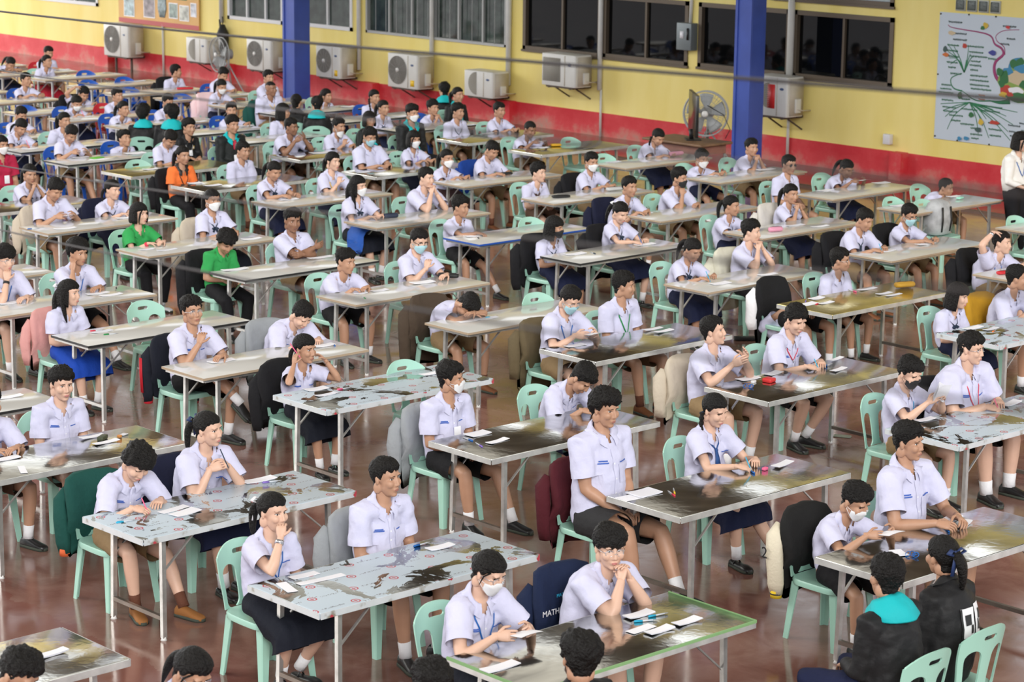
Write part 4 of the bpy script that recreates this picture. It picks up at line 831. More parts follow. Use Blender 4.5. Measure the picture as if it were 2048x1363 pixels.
# ---------------------------------------------------------------- what stands where (metres; +X is the way the students face, +Y towards the wall)
PEOPLE = [
 {'id': 'a1r', 'tab': 'A1', 'lean': 'f', 'yaw': -24, 'pitch': 6, 'hair': 'bfringe', 'sex': 'm', 'top': 'white', 'bot': 'black', 'arms': 'clasp', 'jk': 'navyprint', 'gl': 1, 'fat': 1.25, 'chair': 'mint', 'skin': 0, 'ox': -9.749, 'H': [-9.599, 9.691, 1.09], 'lx': 0.15, 'dist': 14.3, 'label': 'student in round glasses resting chin on clasped hands', 'mask': None, 'neck': None, 'shoe': None, 'short': 'student in round glasses resting chin on clasped hands'},
 {'id': 'a1l', 'tab': 'A1', 'lean': 'f', 'yaw': 12, 'pitch': 22, 'hair': 'bun', 'sex': 'f', 'top': 'white', 'bot': 'skirt_black', 'arms': 'paper', 'mask': 'white', 'gl': 1, 'neck': 'blue', 'fat': 1.0, 'chair': 'mint', 'skin': 0, 'ox': -9.749, 'H': [-9.599, 8.708, 1.137], 'lx': 0.15, 'dist': 13.6, 'label': 'masked student with tied-up hair reading a paper over the green-taped table', 'shoe': None, 'jk': None, 'short': 'masked student with tied-up hair'},
 {'id': 'a2l', 'tab': 'A2', 'lean': 'u', 'yaw': 8, 'pitch': 2, 'hair': 'pony_white', 'sex': 'f', 'top': 'white', 'bot': 'skirt_black', 'arms': 'onehigh', 'neck': 'blue', 'legs': 2, 'fat': 1.0, 'chair': 'mint', 'skin': 0, 'ox': -11.536, 'H': [-11.486, 8.582, 1.102], 'lx': 0.05, 'dist': 14.9, 'label': 'student with white hair ribbon raising one hand to her mouth', 'gl': 0, 'mask': None, 'shoe': None, 'jk': None, 'short': 'student with white hair ribbon raising a hand'},
 {'id': 'a2r', 'tab': 'A2', 'lean': 'u', 'yaw': 14, 'pitch': 0, 'hair': 'bcrew', 'sex': 'm', 'top': 'white', 'bot': 'black', 'arms': 'lap', 'jk': 'grey', 'fat': 1.0, 'chair': 'mint', 'skin': 1, 'ox': -11.536, 'H': [-11.486, 9.503, 1.162], 'lx': 0.05, 'dist': 15.5, 'label': 'student with cropped hair and hands in lap at the torn-film table', 'gl': 0, 'mask': None, 'neck': None, 'shoe': None, 'short': 'cropped student at the torn-film table'},
 {'id': 'a3l', 'tab': 'A3', 'lean': 'w', 'yaw': -4, 'pitch': 42, 'hair': 'bfluffy', 'sex': 'm', 'top': 'white', 'bot': 'khaki', 'arms': 'write', 'jk': 'green', 'legs': 1, 'fat': 1.0, 'chair': 'mint', 'skin': 0, 'shoe': 'tan', 'ox': -13.457, 'H': [-13.187, 8.702, 1.049], 'lx': 0.27, 'dist': 16.4, 'label': 'student bent over writing in khaki shorts and tan sneakers', 'gl': 0, 'mask': None, 'neck': None, 'short': 'student bent over writing in khaki shorts and tan sneakers'},
 {'id': 'a3r', 'tab': 'A3', 'lean': 'f', 'yaw': 22, 'pitch': 4, 'hair': 'pony_navy', 'sex': 'f', 'top': 'white', 'bot': 'skirt_navy', 'arms': 'penhold', 'jk': 'navy', 'fat': 1.0, 'chair': 'mint', 'skin': 0, 'ox': -13.457, 'H': [-13.307, 9.385, 1.153], 'lx': 0.15, 'dist': 16.8, 'label': 'student with dark blue hair bow holding a pen upright', 'gl': 0, 'mask': None, 'neck': None, 'shoe': None, 'short': 'student with dark blue hair bow holding a pen upright'},
 {'id': 'a4r', 'tab': 'A4', 'lean': 'u', 'yaw': -4, 'pitch': 6, 'hair': 'bshort', 'sex': 'm', 'top': 'white', 'bot': 'brown', 'arms': 'lap', 'fat': 1.0, 'chair': 'mint', 'skin': 0, 'ox': -15.327, 'H': [-15.277, 9.412, 1.12], 'lx': 0.05, 'dist': 18.4, 'label': 'student with hands in lap behind the dark steel table', 'gl': 0, 'mask': None, 'neck': None, 'shoe': None, 'jk': None, 'short': 'student with hands in lap behind the dark steel table'},
 {'id': 'a4l', 'tab': 'A4', 'lean': 'f', 'yaw': 0, 'pitch': 10, 'hair': 'bshort', 'sex': 'm', 'top': 'white', 'bot': 'brown', 'arms': 'table', 'fat': 1.0, 'chair': 'mint', 'skin': 1, 'ox': -15.327, 'H': [-15.177, 8.722, 1.097], 'lx': 0.15, 'dist': 18.0, 'label': 'student with folded forearms at the edge of the picture', 'gl': 0, 'mask': None, 'neck': None, 'shoe': None, 'jk': None, 'short': 'student with forearms at picture edge'},
 {'id': 'z1', 'tab': 'Z2', 'lean': 'f', 'yaw': 20, 'pitch': 30, 'hair': 'bshort', 'sex': 'm', 'top': 'white', 'bot': 'black', 'arms': 'table', 'fat': 1.0, 'chair': 'mint', 'skin': 1, 'nochair': 1, 'ox': -9.962, 'H': [-9.812, 5.751, 1.17], 'lx': 0.15, 'dist': 12.1, 'label': 'student whose dark head rises behind the empty corner table', 'gl': 0, 'mask': None, 'neck': None, 'shoe': None, 'jk': None, 'short': 'student whose dark head rises behind the empty corner table'},
 {'id': 'z2', 'tab': 'Z1', 'lean': 'f', 'yaw': 5, 'pitch': 30, 'hair': 'gparted', 'sex': 'f', 'top': 'white', 'bot': 'skirt_black', 'arms': 'table', 'gl': 1, 'fat': 1.0, 'chair': 'mint', 'skin': 1, 'nochair': 1, 'ox': -9.428, 'H': [-9.278, 6.422, 1.17], 'lx': 0.15, 'dist': 12.0, 'label': 'student with parted hair and glasses at the bottom edge', 'mask': None, 'neck': None, 'shoe': None, 'jk': None, 'short': 'student with parted hair and glasses at the bottom edge'},
 {'id': 'z3', 'tab': 'Z0', 'lean': 'f', 'yaw': 5, 'pitch': 20, 'hair': 'bshort', 'sex': 'm', 'top': 'white', 'bot': 'black', 'arms': 'table', 'fat': 1.0, 'chair': 'mint', 'skin': 1, 'nochair': 1, 'ox': -8.503, 'H': [-8.353, 7.199, 1.17], 'lx': 0.15, 'dist': 11.8, 'label': 'student whose hair top only just shows below the torn-film table', 'gl': 0, 'mask': None, 'neck': None, 'shoe': None, 'jk': None, 'short': 'student whose hair top barely shows'},
 {'id': 'z4', 'tab': 'A0', 'lean': 'u', 'yaw': 150, 'pitch': 5, 'hair': 'bfluffy', 'sex': 'm', 'top': 'black', 'bot': 'black', 'arms': 'lap', 'mask': 'white', 'fat': 1.0, 'chair': 'mint', 'skin': 1, 'nochair': 1, 'free': 1, 'H': [-8.151, 8.028, 1.17], 'lx': 0.05, 'dist': 12.2, 'label': 'masked student with tousled dark hair turning away in front of the green-taped table', 'gl': 0, 'neck': None, 'shoe': None, 'jk': None, 'short': 'masked student with tousled hair'},
 {'id': 's1', 'tab': 'S', 'lean': 'u', 'yaw': -25, 'pitch': 0, 'hair': 'bshort', 'sex': 'm', 'top': 'teal', 'bot': 'navy', 'arms': 'lap', 'fat': 1.0, 'chair': 'mint', 'skin': 1, 'face': 180, 'free': 1, 'H': [-7.976, 10.287, 1.17], 'lx': 0.05, 'dist': 13.7, 'label': 'person in black jacket with teal hood seated facing the students', 'gl': 0, 'mask': None, 'neck': None, 'shoe': None, 'jk': None, 'short': 'person with teal hood facing the students'},
 {'id': 's2', 'tab': 'S', 'lean': 'u', 'yaw': -12, 'pitch': 0, 'hair': 'pony_navy', 'sex': 'f', 'top': 'blackprint', 'bot': 'black', 'arms': 'lap', 'fat': 1.0, 'chair': 'mint', 'skin': 1, 'face': 180, 'free': 1, 'H': [-8.026, 10.871, 1.17], 'lx': 0.05, 'dist': 14.1, 'label': 'person in black jacket with white back lettering and blue hair bow', 'gl': 0, 'mask': None, 'neck': None, 'shoe': None, 'jk': None, 'short': 'person with white back lettering and bow'},
 {'id': 'b1l', 'tab': 'B1', 'lean': 'f', 'yaw': 4, 'pitch': 26, 'hair': 'bshort', 'sex': 'm', 'top': 'white', 'bot': 'black', 'arms': 'paper', 'jk': 'varsity', 'mask': 'white', 'fat': 1.0, 'chair': 'mint', 'skin': 1, 'ox': -9.63, 'H': [-9.48, 11.865, 0.998], 'lx': 0.15, 'dist': 15.8, 'label': 'masked student in black shorts reading a folded card', 'gl': 0, 'neck': None, 'shoe': None, 'short': 'masked student in black shorts reading a folded card'},
 {'id': 'b1r', 'tab': 'B1', 'lean': 'u', 'yaw': 14, 'pitch': 2, 'hair': 'bshort', 'sex': 'm', 'top': 'white', 'bot': 'black', 'arms': 'papert', 'fat': 1.0, 'chair': 'mint', 'skin': 1, 'ox': -9.63, 'H': [-9.58, 12.538, 1.271], 'lx': 0.05, 'dist': 16.3, 'label': 'student sitting tall in profile with both hands on papers', 'gl': 0, 'mask': None, 'neck': None, 'shoe': None, 'jk': None, 'short': 'student sitting tall in profile with both hands on papers'},
 {'id': 'b2l', 'tab': 'B2', 'lean': 'u', 'yaw': 4, 'pitch': 6, 'hair': 'bcurly', 'sex': 'm', 'top': 'white', 'bot': 'charcoal', 'arms': 'lap', 'jk': 'maroon', 'legs': 1, 'fat': 1.1, 'chair': 'mint', 'skin': 1, 'ox': -11.52, 'H': [-11.47, 11.505, 1.309], 'lx': 0.05, 'dist': 16.7, 'label': 'curly-haired student with hands in lap in front of a maroon jacket', 'gl': 0, 'mask': None, 'neck': None, 'shoe': None, 'short': 'curly-haired student before a maroon jacket'},
 {'id': 'b2r', 'tab': 'B2', 'lean': 'u', 'yaw': 4, 'pitch': 18, 'hair': 'braids', 'sex': 'f', 'top': 'white', 'bot': 'skirt_navy', 'arms': 'writeup', 'neck': 'tie_blue', 'legs': 1, 'fat': 1.0, 'chair': 'mint', 'skin': 0, 'ox': -11.52, 'H': [-11.47, 12.656, 1.119], 'lx': 0.05, 'dist': 17.6, 'label': 'student with long braid and blue necktie writing', 'gl': 0, 'mask': None, 'shoe': None, 'jk': None, 'short': 'student with long braid and blue necktie writing'},
 {'id': 'b3l', 'tab': 'B3', 'lean': 'u', 'yaw': 42, 'pitch': 0, 'hair': 'bshort', 'sex': 'm', 'top': 'white', 'bot': 'black', 'arms': 'lap', 'jk': 'grey', 'mask': 'white', 'legs': 1, 'fat': 1.0, 'chair': 'mint', 'skin': 1, 'badge': 1, 'ox': -13.485, 'H': [-13.435, 11.771, 1.141], 'lx': 0.05, 'dist': 18.3, 'label': 'student in white mask and name badge looking over the shoulder', 'gl': 0, 'neck': None, 'shoe': None, 'short': 'masked student with name badge'},
 {'id': 'b3r', 'tab': 'B3', 'lean': 'w', 'yaw': 14, 'pitch': 50, 'hair': 'bshort', 'sex': 'm', 'top': 'white', 'bot': 'navy', 'arms': 'write', 'fat': 1.0, 'chair': 'mint', 'skin': 1, 'ox': -13.485, 'H': [-13.215, 12.982, 1.0], 'lx': 0.27, 'dist': 19.0, 'label': 'student bowed low over the work at the gold-streaked steel table', 'gl': 0, 'mask': None, 'neck': None, 'shoe': None, 'jk': None, 'short': 'student bowed low at gold-streaked steel'},
 {'id': 'b4l', 'tab': 'B4', 'lean': 'u', 'yaw': 14, 'pitch': 4, 'hair': 'pigtails', 'sex': 'f', 'top': 'white', 'bot': 'skirt_black', 'arms': 'hands_head', 'jk': 'black', 'fat': 1.0, 'chair': 'mint', 'skin': 1, 'ox': -15.454, 'H': [-15.404, 11.861, 1.031], 'lx': 0.05, 'dist': 19.9, 'label': 'student with short pigtails touching hair with a pen in hand', 'gl': 0, 'mask': None, 'neck': None, 'shoe': None, 'short': 'student with short pigtails and pen'},
 {'id': 'b5l', 'tab': 'B5', 'lean': 'u', 'yaw': -6, 'pitch': -4, 'hair': 'bshort', 'sex': 'm', 'top': 'white', 'bot': 'black', 'arms': 'onechest', 'jk': 'blackred', 'gl': 1, 'legs': 4, 'fat': 1.0, 'chair': 'mint', 'skin': 1, 'ox': -16.915, 'H': [-16.865, 11.738, 1.144], 'lx': 0.05, 'dist': 21.0, 'label': 'student in thin glasses with a raised hand and crossed legs', 'mask': None, 'neck': None, 'shoe': None, 'short': 'student in thin glasses with crossed legs'},
 {'id': 'b5r', 'tab': 'B5', 'lean': 'w', 'yaw': 6, 'pitch': 44, 'hair': 'bcrew', 'sex': 'm', 'top': 'white', 'bot': 'khaki', 'arms': 'write', 'jk': 'grey', 'fat': 1.15, 'chair': 'mint', 'skin': 0, 'ox': -16.915, 'H': [-16.645, 12.78, 1.008], 'lx': 0.27, 'dist': 21.4, 'label': 'student with cropped head bent to write in front of a grey jacket', 'gl': 0, 'mask': None, 'neck': None, 'shoe': None, 'short': 'student with cropped head bent to write'},
 {'id': 'b6l', 'tab': 'B6', 'lean': 'u', 'yaw': 30, 'pitch': 2, 'hair': 'long_ribbon', 'sex': 'f', 'top': 'white', 'bot': 'skirt_blue', 'arms': 'lap', 'jk': 'pink', 'fat': 1.0, 'chair': 'mint', 'skin': 0, 'ox': -18.631, 'H': [-18.581, 11.562, 1.069], 'lx': 0.05, 'dist': 22.3, 'label': 'student with long hair and white ribbon in a bright blue skirt', 'gl': 0, 'mask': None, 'neck': None, 'shoe': None, 'short': 'long-haired student in bright blue skirt'},
 {'id': 'b7l', 'tab': 'B7', 'lean': 'f', 'yaw': 6, 'pitch': 8, 'hair': 'bfringe', 'sex': 'm', 'top': 'white', 'bot': 'black', 'arms': 'chin', 'gl': 1, 'neck': 'blue', 'fat': 1.0, 'chair': 'mint', 'skin': 0, 'ox': -20.277, 'H': [-20.127, 11.802, 1.147], 'lx': 0.15, 'dist': 23.7, 'label': 'student in black watch resting mouth on fist', 'mask': None, 'shoe': None, 'jk': None, 'short': 'student in black watch resting mouth on fist'},
 {'id': 'b7r', 'tab': 'B7', 'lean': 'f', 'yaw': 10, 'pitch': 6, 'hair': 'bcurly', 'sex': 'm', 'top': 'white', 'bot': 'black', 'arms': 'cheek', 'neck': 'blue', 'legs': 1, 'fat': 1.0, 'chair': 'mint', 'skin': 1, 'ox': -20.277, 'H': [-20.127, 12.637, 1.114], 'lx': 0.15, 'dist': 24.1, 'label': 'student leaning a cheek on one palm with blue lanyard', 'gl': 0, 'mask': None, 'shoe': None, 'jk': None, 'short': 'student leaning a cheek on one palm with blue lanyard'},
 {'id': 'c1l', 'tab': 'C1', 'lean': 'u', 'yaw': -2, 'pitch': 22, 'hair': 'bshort', 'sex': 'm', 'top': 'white', 'bot': 'khaki', 'arms': 'paperhigh', 'mask': 'black', 'neck': 'sky', 'fat': 1.0, 'chair': 'mint', 'skin': 0, 'ox': -11.466, 'H': [-11.416, 14.911, 1.079], 'lx': 0.05, 'dist': 19.2, 'label': 'student in black mask lifting white cards', 'gl': 0, 'shoe': None, 'jk': None, 'short': 'student in black mask lifting white cards'},
 {'id': 'c1r', 'tab': 'C1', 'lean': 'f', 'yaw': 16, 'pitch': 4, 'hair': 'bshort', 'sex': 'm', 'top': 'white', 'bot': 'black', 'arms': 'write', 'jk': 'black', 'gl': 1, 'neck': 'red', 'fat': 1.35, 'chair': 'mint', 'skin': 0, 'ox': -11.466, 'H': [-11.316, 15.582, 1.199], 'lx': 0.15, 'dist': 19.7, 'label': 'large student in clear glasses and red lanyard writing', 'mask': None, 'shoe': None, 'short': 'large student in clear glasses and red lanyard writing'},
 {'id': 'c2l', 'tab': 'C2', 'lean': 'u', 'yaw': 32, 'pitch': -8, 'hair': 'bcrew', 'sex': 'm', 'top': 'white', 'bot': 'khaki', 'arms': 'claps', 'jk': 'beige', 'fat': 1.0, 'chair': 'mint', 'skin': 0, 'ox': -13.364, 'H': [-13.314, 14.643, 1.151], 'lx': 0.05, 'dist': 20.2, 'label': 'student with palms apart in front of a beige jacket', 'gl': 0, 'mask': None, 'neck': None, 'shoe': None, 'short': 'student with palms apart'},
 {'id': 'c2r', 'tab': 'C2', 'lean': 'f', 'yaw': -2, 'pitch': 20, 'hair': 'bshort', 'sex': 'm', 'top': 'white', 'bot': 'black', 'arms': 'write', 'neck': 'redtie', 'legs': 2, 'fat': 1.0, 'chair': 'mint', 'skin': 0, 'ox': -13.364, 'H': [-13.214, 15.595, 1.138], 'lx': 0.15, 'dist': 20.9, 'label': 'student with red cord at the neck writing on the long steel table', 'gl': 0, 'mask': None, 'shoe': None, 'jk': None, 'short': 'student with red cord at the neck'},
 {'id': 'c3l', 'tab': 'C3', 'lean': 'f', 'yaw': 0, 'pitch': 28, 'hair': 'bcrew', 'sex': 'm', 'top': 'white', 'bot': 'khaki', 'arms': 'paper', 'jk': 'olive', 'mask': 'blue', 'gl': 1, 'neck': 'blue', 'fat': 1.0, 'chair': 'mint', 'skin': 0, 'ox': -15.346, 'H': [-15.196, 14.755, 1.12], 'lx': 0.15, 'dist': 21.6, 'label': 'student in blue mask and glasses before a brown olive jacket', 'shoe': None, 'short': 'student in blue mask and thin glasses'},
 {'id': 'c3r', 'tab': 'C3', 'lean': 'u', 'yaw': 42, 'pitch': 2, 'hair': 'bshort', 'sex': 'm', 'top': 'white', 'bot': 'khakidark', 'arms': 'lap', 'neck': 'green', 'fat': 1.0, 'chair': 'mint', 'skin': 1, 'shoe': 'brown', 'ox': -15.346, 'H': [-15.296, 15.557, 1.138], 'lx': 0.05, 'dist': 22.2, 'label': 'student with green lanyard and brown shoes', 'gl': 0, 'mask': None, 'jk': None, 'short': 'student with green lanyard and brown shoes'},
 {'id': 'c4l', 'tab': 'C4', 'lean': 'sl', 'yaw': 5, 'pitch': 70, 'hair': 'bshort', 'sex': 'm', 'top': 'white', 'bot': 'khaki', 'arms': 'sleep', 'jk': 'darkbrown', 'fat': 1.0, 'chair': 'mint', 'skin': 1, 'shoe': 'brown', 'ox': -16.876, 'H': [-16.576, 14.714, 0.865], 'lx': 0.3, 'dist': 22.6, 'label': 'student asleep with head on folded arms', 'gl': 0, 'mask': None, 'neck': None, 'short': 'student asleep with head on folded arms'},
 {'id': 'c5l', 'tab': 'C5', 'lean': 'f', 'yaw': 12, 'pitch': 4, 'hair': 'bshort', 'sex': 'm', 'top': 'white', 'bot': 'black', 'arms': 'table', 'fat': 1.25, 'chair': 'mint', 'skin': 1, 'ox': -18.577, 'H': [-18.427, 14.72, 1.023], 'lx': 0.15, 'dist': 24.0, 'label': 'round-faced student with clasped hands and black shorts', 'gl': 0, 'mask': None, 'neck': None, 'shoe': None, 'jk': None, 'short': 'round-faced student with clasped hands and black shorts'},
 {'id': 'c5r', 'tab': 'C5', 'lean': 'u', 'yaw': -6, 'pitch': 16, 'hair': 'bcrew', 'sex': 'm', 'top': 'white', 'bot': 'khaki', 'arms': 'onechest', 'mask': 'blue', 'gl': 2, 'fat': 1.0, 'chair': 'mint', 'skin': 0, 'ox': -18.577, 'H': [-18.527, 15.776, 1.112], 'lx': 0.05, 'dist': 24.7, 'label': 'student in blue mask and black glasses beside a black pencil case', 'neck': None, 'shoe': None, 'jk': None, 'short': 'student in black glasses by pencil case'},
 {'id': 'c6l', 'tab': 'C6', 'lean': 'f', 'yaw': -6, 'pitch': 40, 'hair': 'bcurly', 'sex': 'm', 'top': 'green', 'bot': 'blacklong', 'arms': 'lap', 'jk': 'black', 'fat': 1.0, 'chair': 'mint', 'skin': 1, 'ox': -20.311, 'H': [-20.161, 14.483, 1.022], 'lx': 0.15, 'dist': 25.2, 'label': 'curly student in green shirt looking down', 'gl': 0, 'mask': None, 'neck': None, 'shoe': None, 'short': 'curly student in green shirt looking down'},
 {'id': 'c6r', 'tab': 'C6', 'lean': 'b', 'yaw': -14, 'pitch': 4, 'hair': 'bshort', 'sex': 'm', 'top': 'white', 'bot': 'khaki', 'arms': 'crossed', 'fat': 1.15, 'chair': 'mint', 'skin': 2, 'ox': -20.311, 'H': [-20.361, 15.52, 1.116], 'lx': -0.05, 'dist': 25.9, 'label': 'student leaning back with folded arms', 'gl': 0, 'mask': None, 'neck': None, 'shoe': None, 'jk': None, 'short': 'student leaning back with folded arms'},
 {'id': 'c7l', 'tab': 'C7', 'lean': 'u', 'yaw': 16, 'pitch': 0, 'hair': 'gshort', 'sex': 'f', 'top': 'green', 'bot': 'blacklong', 'arms': 'table', 'fat': 1.0, 'chair': 'mint', 'skin': 0, 'shoe': 'white', 'ox': -22.097, 'H': [-22.047, 14.657, 1.069], 'lx': 0.05, 'dist': 26.8, 'label': 'student with long front strands in a green shirt', 'gl': 0, 'mask': None, 'neck': None, 'jk': None, 'short': 'student with long front strands in a green shirt'},
 {'id': 'c7r', 'tab': 'C7', 'lean': 'u', 'yaw': -4, 'pitch': 4, 'hair': 'pony', 'sex': 'f', 'top': 'white', 'bot': 'skirt_black', 'arms': 'table', 'jk': 'beige', 'mask': 'white', 'neck': 'bow', 'fat': 1.0, 'chair': 'mint', 'skin': 1, 'ox': -22.097, 'H': [-22.047, 15.657, 1.131], 'lx': 0.05, 'dist': 27.4, 'label': 'student in white mask with black bow beside a beige jacket', 'gl': 0, 'shoe': None, 'short': 'student in white mask with black bow'},
 {'id': 'c8l', 'tab': 'C8', 'lean': 'f', 'yaw': 4, 'pitch': 30, 'hair': 'bshort', 'sex': 'm', 'top': 'white', 'bot': 'khaki', 'arms': 'paper', 'jk': 'beige', 'fat': 1.0, 'chair': 'mint', 'skin': 1, 'ox': -24.048, 'H': [-23.898, 14.714, 1.118], 'lx': 0.15, 'dist': 28.4, 'label': 'student with dark hair reading a slip above the pale table', 'gl': 0, 'mask': None, 'neck': None, 'shoe': None, 'short': 'dark-haired student reading a slip'},
 {'id': 'c8r', 'tab': 'C8', 'lean': 'u', 'yaw': 16, 'pitch': 4, 'hair': 'pigtails', 'sex': 'f', 'top': 'white', 'bot': 'skirt_navy', 'arms': 'table', 'jk': 'navy', 'neck': 'tie_navy', 'fat': 1.15, 'chair': 'mint', 'skin': 0, 'ox': -24.048, 'H': [-23.998, 15.575, 1.026], 'lx': 0.05, 'dist': 28.9, 'label': 'student with plait and navy necktie at the cream table', 'gl': 0, 'mask': None, 'shoe': None, 'short': 'student with plait and navy necktie at the cream table'},
 {'id': 'c9r', 'tab': 'C9', 'lean': 'f', 'yaw': -8, 'pitch': 10, 'hair': 'pony', 'sex': 'f', 'top': 'white', 'bot': 'skirt_navy', 'arms': 'clasp', 'neck': 'bow', 'fat': 1.0, 'chair': 'mint', 'skin': 1, 'ox': -25.813, 'H': [-25.663, 15.446, 1.045], 'lx': 0.15, 'dist': 30.3, 'label': 'student with black bow pressing both hands to her mouth', 'gl': 0, 'mask': None, 'shoe': None, 'jk': None, 'short': 'student with black bow at mouth'},
 {'id': 'c10r', 'tab': 'C10', 'lean': 'u', 'yaw': 6, 'pitch': 4, 'hair': 'gparted', 'sex': 'f', 'top': 'crimson', 'bot': 'skirt_black', 'arms': 'lap', 'mask': 'white', 'fat': 1.0, 'chair': 'mint', 'skin': 1, 'badge': 1, 'ox': -27.389, 'H': [-27.339, 16.038, 1.19], 'lx': 0.05, 'dist': 32.0, 'label': 'person in crimson shirt with white mask and card', 'gl': 0, 'neck': None, 'shoe': None, 'jk': None, 'short': 'person in crimson shirt with white mask and card'},
 {'id': 'd1l', 'tab': 'D1', 'lean': 'u', 'yaw': 16, 'pitch': 10, 'hair': 'bob', 'sex': 'f', 'top': 'white', 'bot': 'skirt_navy', 'arms': 'lap', 'neck': 'scarf', 'fat': 1.0, 'chair': 'mint', 'skin': 0, 'ox': -13.455, 'H': [-13.405, 18.205, 1.0], 'lx': 0.05, 'dist': 23.0, 'label': 'student with straight bob and dark neck scarf', 'gl': 0, 'mask': None, 'shoe': None, 'jk': None, 'short': 'student with straight bob and dark neck scarf'},
 {'id': 'd1r', 'tab': 'D1', 'lean': 'f', 'yaw': 38, 'pitch': 2, 'hair': 'bcrew', 'sex': 'm', 'top': 'white', 'bot': 'black', 'arms': 'table', 'jk': 'yellow', 'fat': 1.0, 'chair': 'mint', 'skin': 1, 'ox': -13.455, 'H': [-13.305, 19.001, 1.095], 'lx': 0.15, 'dist': 23.6, 'label': 'student in front of a yellow jacket', 'gl': 0, 'mask': None, 'neck': None, 'shoe': None, 'short': 'student in front of a yellow jacket'},
 {'id': 'd2l', 'tab': 'D2', 'lean': 'dn', 'yaw': 0, 'pitch': 30, 'hair': 'bshort', 'sex': 'm', 'top': 'white', 'bot': 'black', 'arms': 'reach', 'jk': 'blackwhite', 'fat': 1.0, 'chair': 'mint', 'skin': 1, 'ox': -15.353, 'H': [-15.653, 18.053, 0.458], 'lx': -0.3, 'dist': 24.4, 'label': 'student ducking below the golden table with one arm on it', 'gl': 0, 'mask': None, 'neck': None, 'shoe': None, 'short': 'student ducking below the golden table'},
 {'id': 'd2r', 'tab': 'D2', 'lean': 'u', 'yaw': 32, 'pitch': 2, 'hair': 'bcrew', 'sex': 'm', 'top': 'white', 'bot': 'black', 'arms': 'lap', 'gl': 1, 'fat': 1.0, 'chair': 'mint', 'skin': 1, 'shoe': 'black', 'ox': -15.353, 'H': [-15.303, 18.737, 1.025], 'lx': 0.05, 'dist': 24.6, 'label': 'student in glasses sitting straight behind the golden table', 'mask': None, 'neck': None, 'jk': None, 'short': 'student in glasses sitting straight behind the golden table'},
 {'id': 'd3l', 'tab': 'D3', 'lean': 'f', 'yaw': 4, 'pitch': 26, 'hair': 'pony', 'sex': 'f', 'top': 'white', 'bot': 'skirt_navy', 'arms': 'write', 'neck': 'bow', 'fat': 1.0, 'chair': 'mint', 'skin': 1, 'ox': -16.804, 'H': [-16.654, 17.951, 1.032], 'lx': 0.15, 'dist': 24.9, 'label': 'student with dark ribbon tie writing beside a cream jacket', 'gl': 0, 'mask': None, 'shoe': None, 'jk': None, 'short': 'ribbon-tied student writing'},
 {'id': 'd3r', 'tab': 'D3', 'lean': 'u', 'yaw': 28, 'pitch': 2, 'hair': 'bshort', 'sex': 'm', 'top': 'white', 'bot': 'black', 'arms': 'clasp', 'jk': 'cream', 'fat': 1.0, 'chair': 'mint', 'skin': 0, 'ox': -16.804, 'H': [-16.754, 18.987, 1.101], 'lx': 0.05, 'dist': 25.7, 'label': 'student with clasped hands at lips in front of a cream jacket', 'gl': 0, 'mask': None, 'neck': None, 'shoe': None, 'short': 'student with clasped hands at lips'},
 {'id': 'd4l', 'tab': 'D4', 'lean': 'u', 'yaw': 24, 'pitch': 6, 'hair': 'bob', 'sex': 'f', 'top': 'white', 'bot': 'skirt_navy', 'arms': 'lap', 'jk': 'black', 'mask': 'black', 'neck': 'bow', 'fat': 1.0, 'chair': 'mint', 'skin': 1, 'ox': -18.81, 'H': [-18.76, 17.964, 0.997], 'lx': 0.05, 'dist': 26.3, 'label': 'student in black mask with bobbed hair', 'gl': 0, 'shoe': None, 'short': 'student in black mask with bobbed hair'},
 {'id': 'd4r', 'tab': 'D4', 'lean': 'u', 'yaw': 0, 'pitch': 26, 'hair': 'pony_white', 'sex': 'f', 'top': 'white', 'bot': 'skirt_navy', 'arms': 'write', 'jk': 'black', 'neck': 'bow', 'fat': 1.0, 'chair': 'mint', 'skin': 0, 'ox': -18.81, 'H': [-18.76, 18.997, 1.063], 'lx': 0.05, 'dist': 27.0, 'label': 'student with white hair ribbon and dark bow writing', 'gl': 0, 'mask': None, 'shoe': None, 'short': 'student with white hair ribbon and dark bow writing'},
 {'id': 'd5l', 'tab': 'D5', 'lean': 'u', 'yaw': 22, 'pitch': 4, 'hair': 'bshort', 'sex': 'm', 'top': 'white', 'bot': 'black', 'arms': 'onetable', 'legs': 1, 'fat': 1.0, 'chair': 'mint', 'skin': 1, 'ox': -20.395, 'H': [-20.345, 17.956, 1.034], 'lx': 0.05, 'dist': 27.5, 'label': 'student with legs stretched past the blue-edged table', 'gl': 0, 'mask': None, 'neck': None, 'shoe': None, 'jk': None, 'short': 'student with legs stretched past the blue-edged table'},
 {'id': 'd6l', 'tab': 'D6', 'lean': 'u', 'yaw': 18, 'pitch': 4, 'hair': 'long', 'sex': 'f', 'top': 'white', 'bot': 'skirt_black', 'arms': 'table', 'mask': 'white', 'neck': 'bow', 'fat': 1.0, 'chair': 'mint', 'skin': 0, 'ox': -22.007, 'H': [-21.957, 17.737, 1.113], 'lx': 0.05, 'dist': 28.5, 'label': 'long-haired student in white mask with blue jacket on lap', 'gl': 0, 'shoe': None, 'jk': None, 'short': 'long-haired masked student'},
 {'id': 'd6r', 'tab': 'D6', 'lean': 'f', 'yaw': 12, 'pitch': 4, 'hair': 'bcrew', 'sex': 'm', 'top': 'white', 'bot': 'khakidark', 'arms': 'clasp', 'fat': 1.0, 'chair': 'mint', 'skin': 0, 'shoe': 'brown', 'ox': -22.007, 'H': [-21.857, 18.729, 1.133], 'lx': 0.15, 'dist': 29.1, 'label': 'student with hands at mouth and elbows on pale table', 'gl': 0, 'mask': None, 'neck': None, 'jk': None, 'short': 'student with hands at mouth and elbows on pale table'},
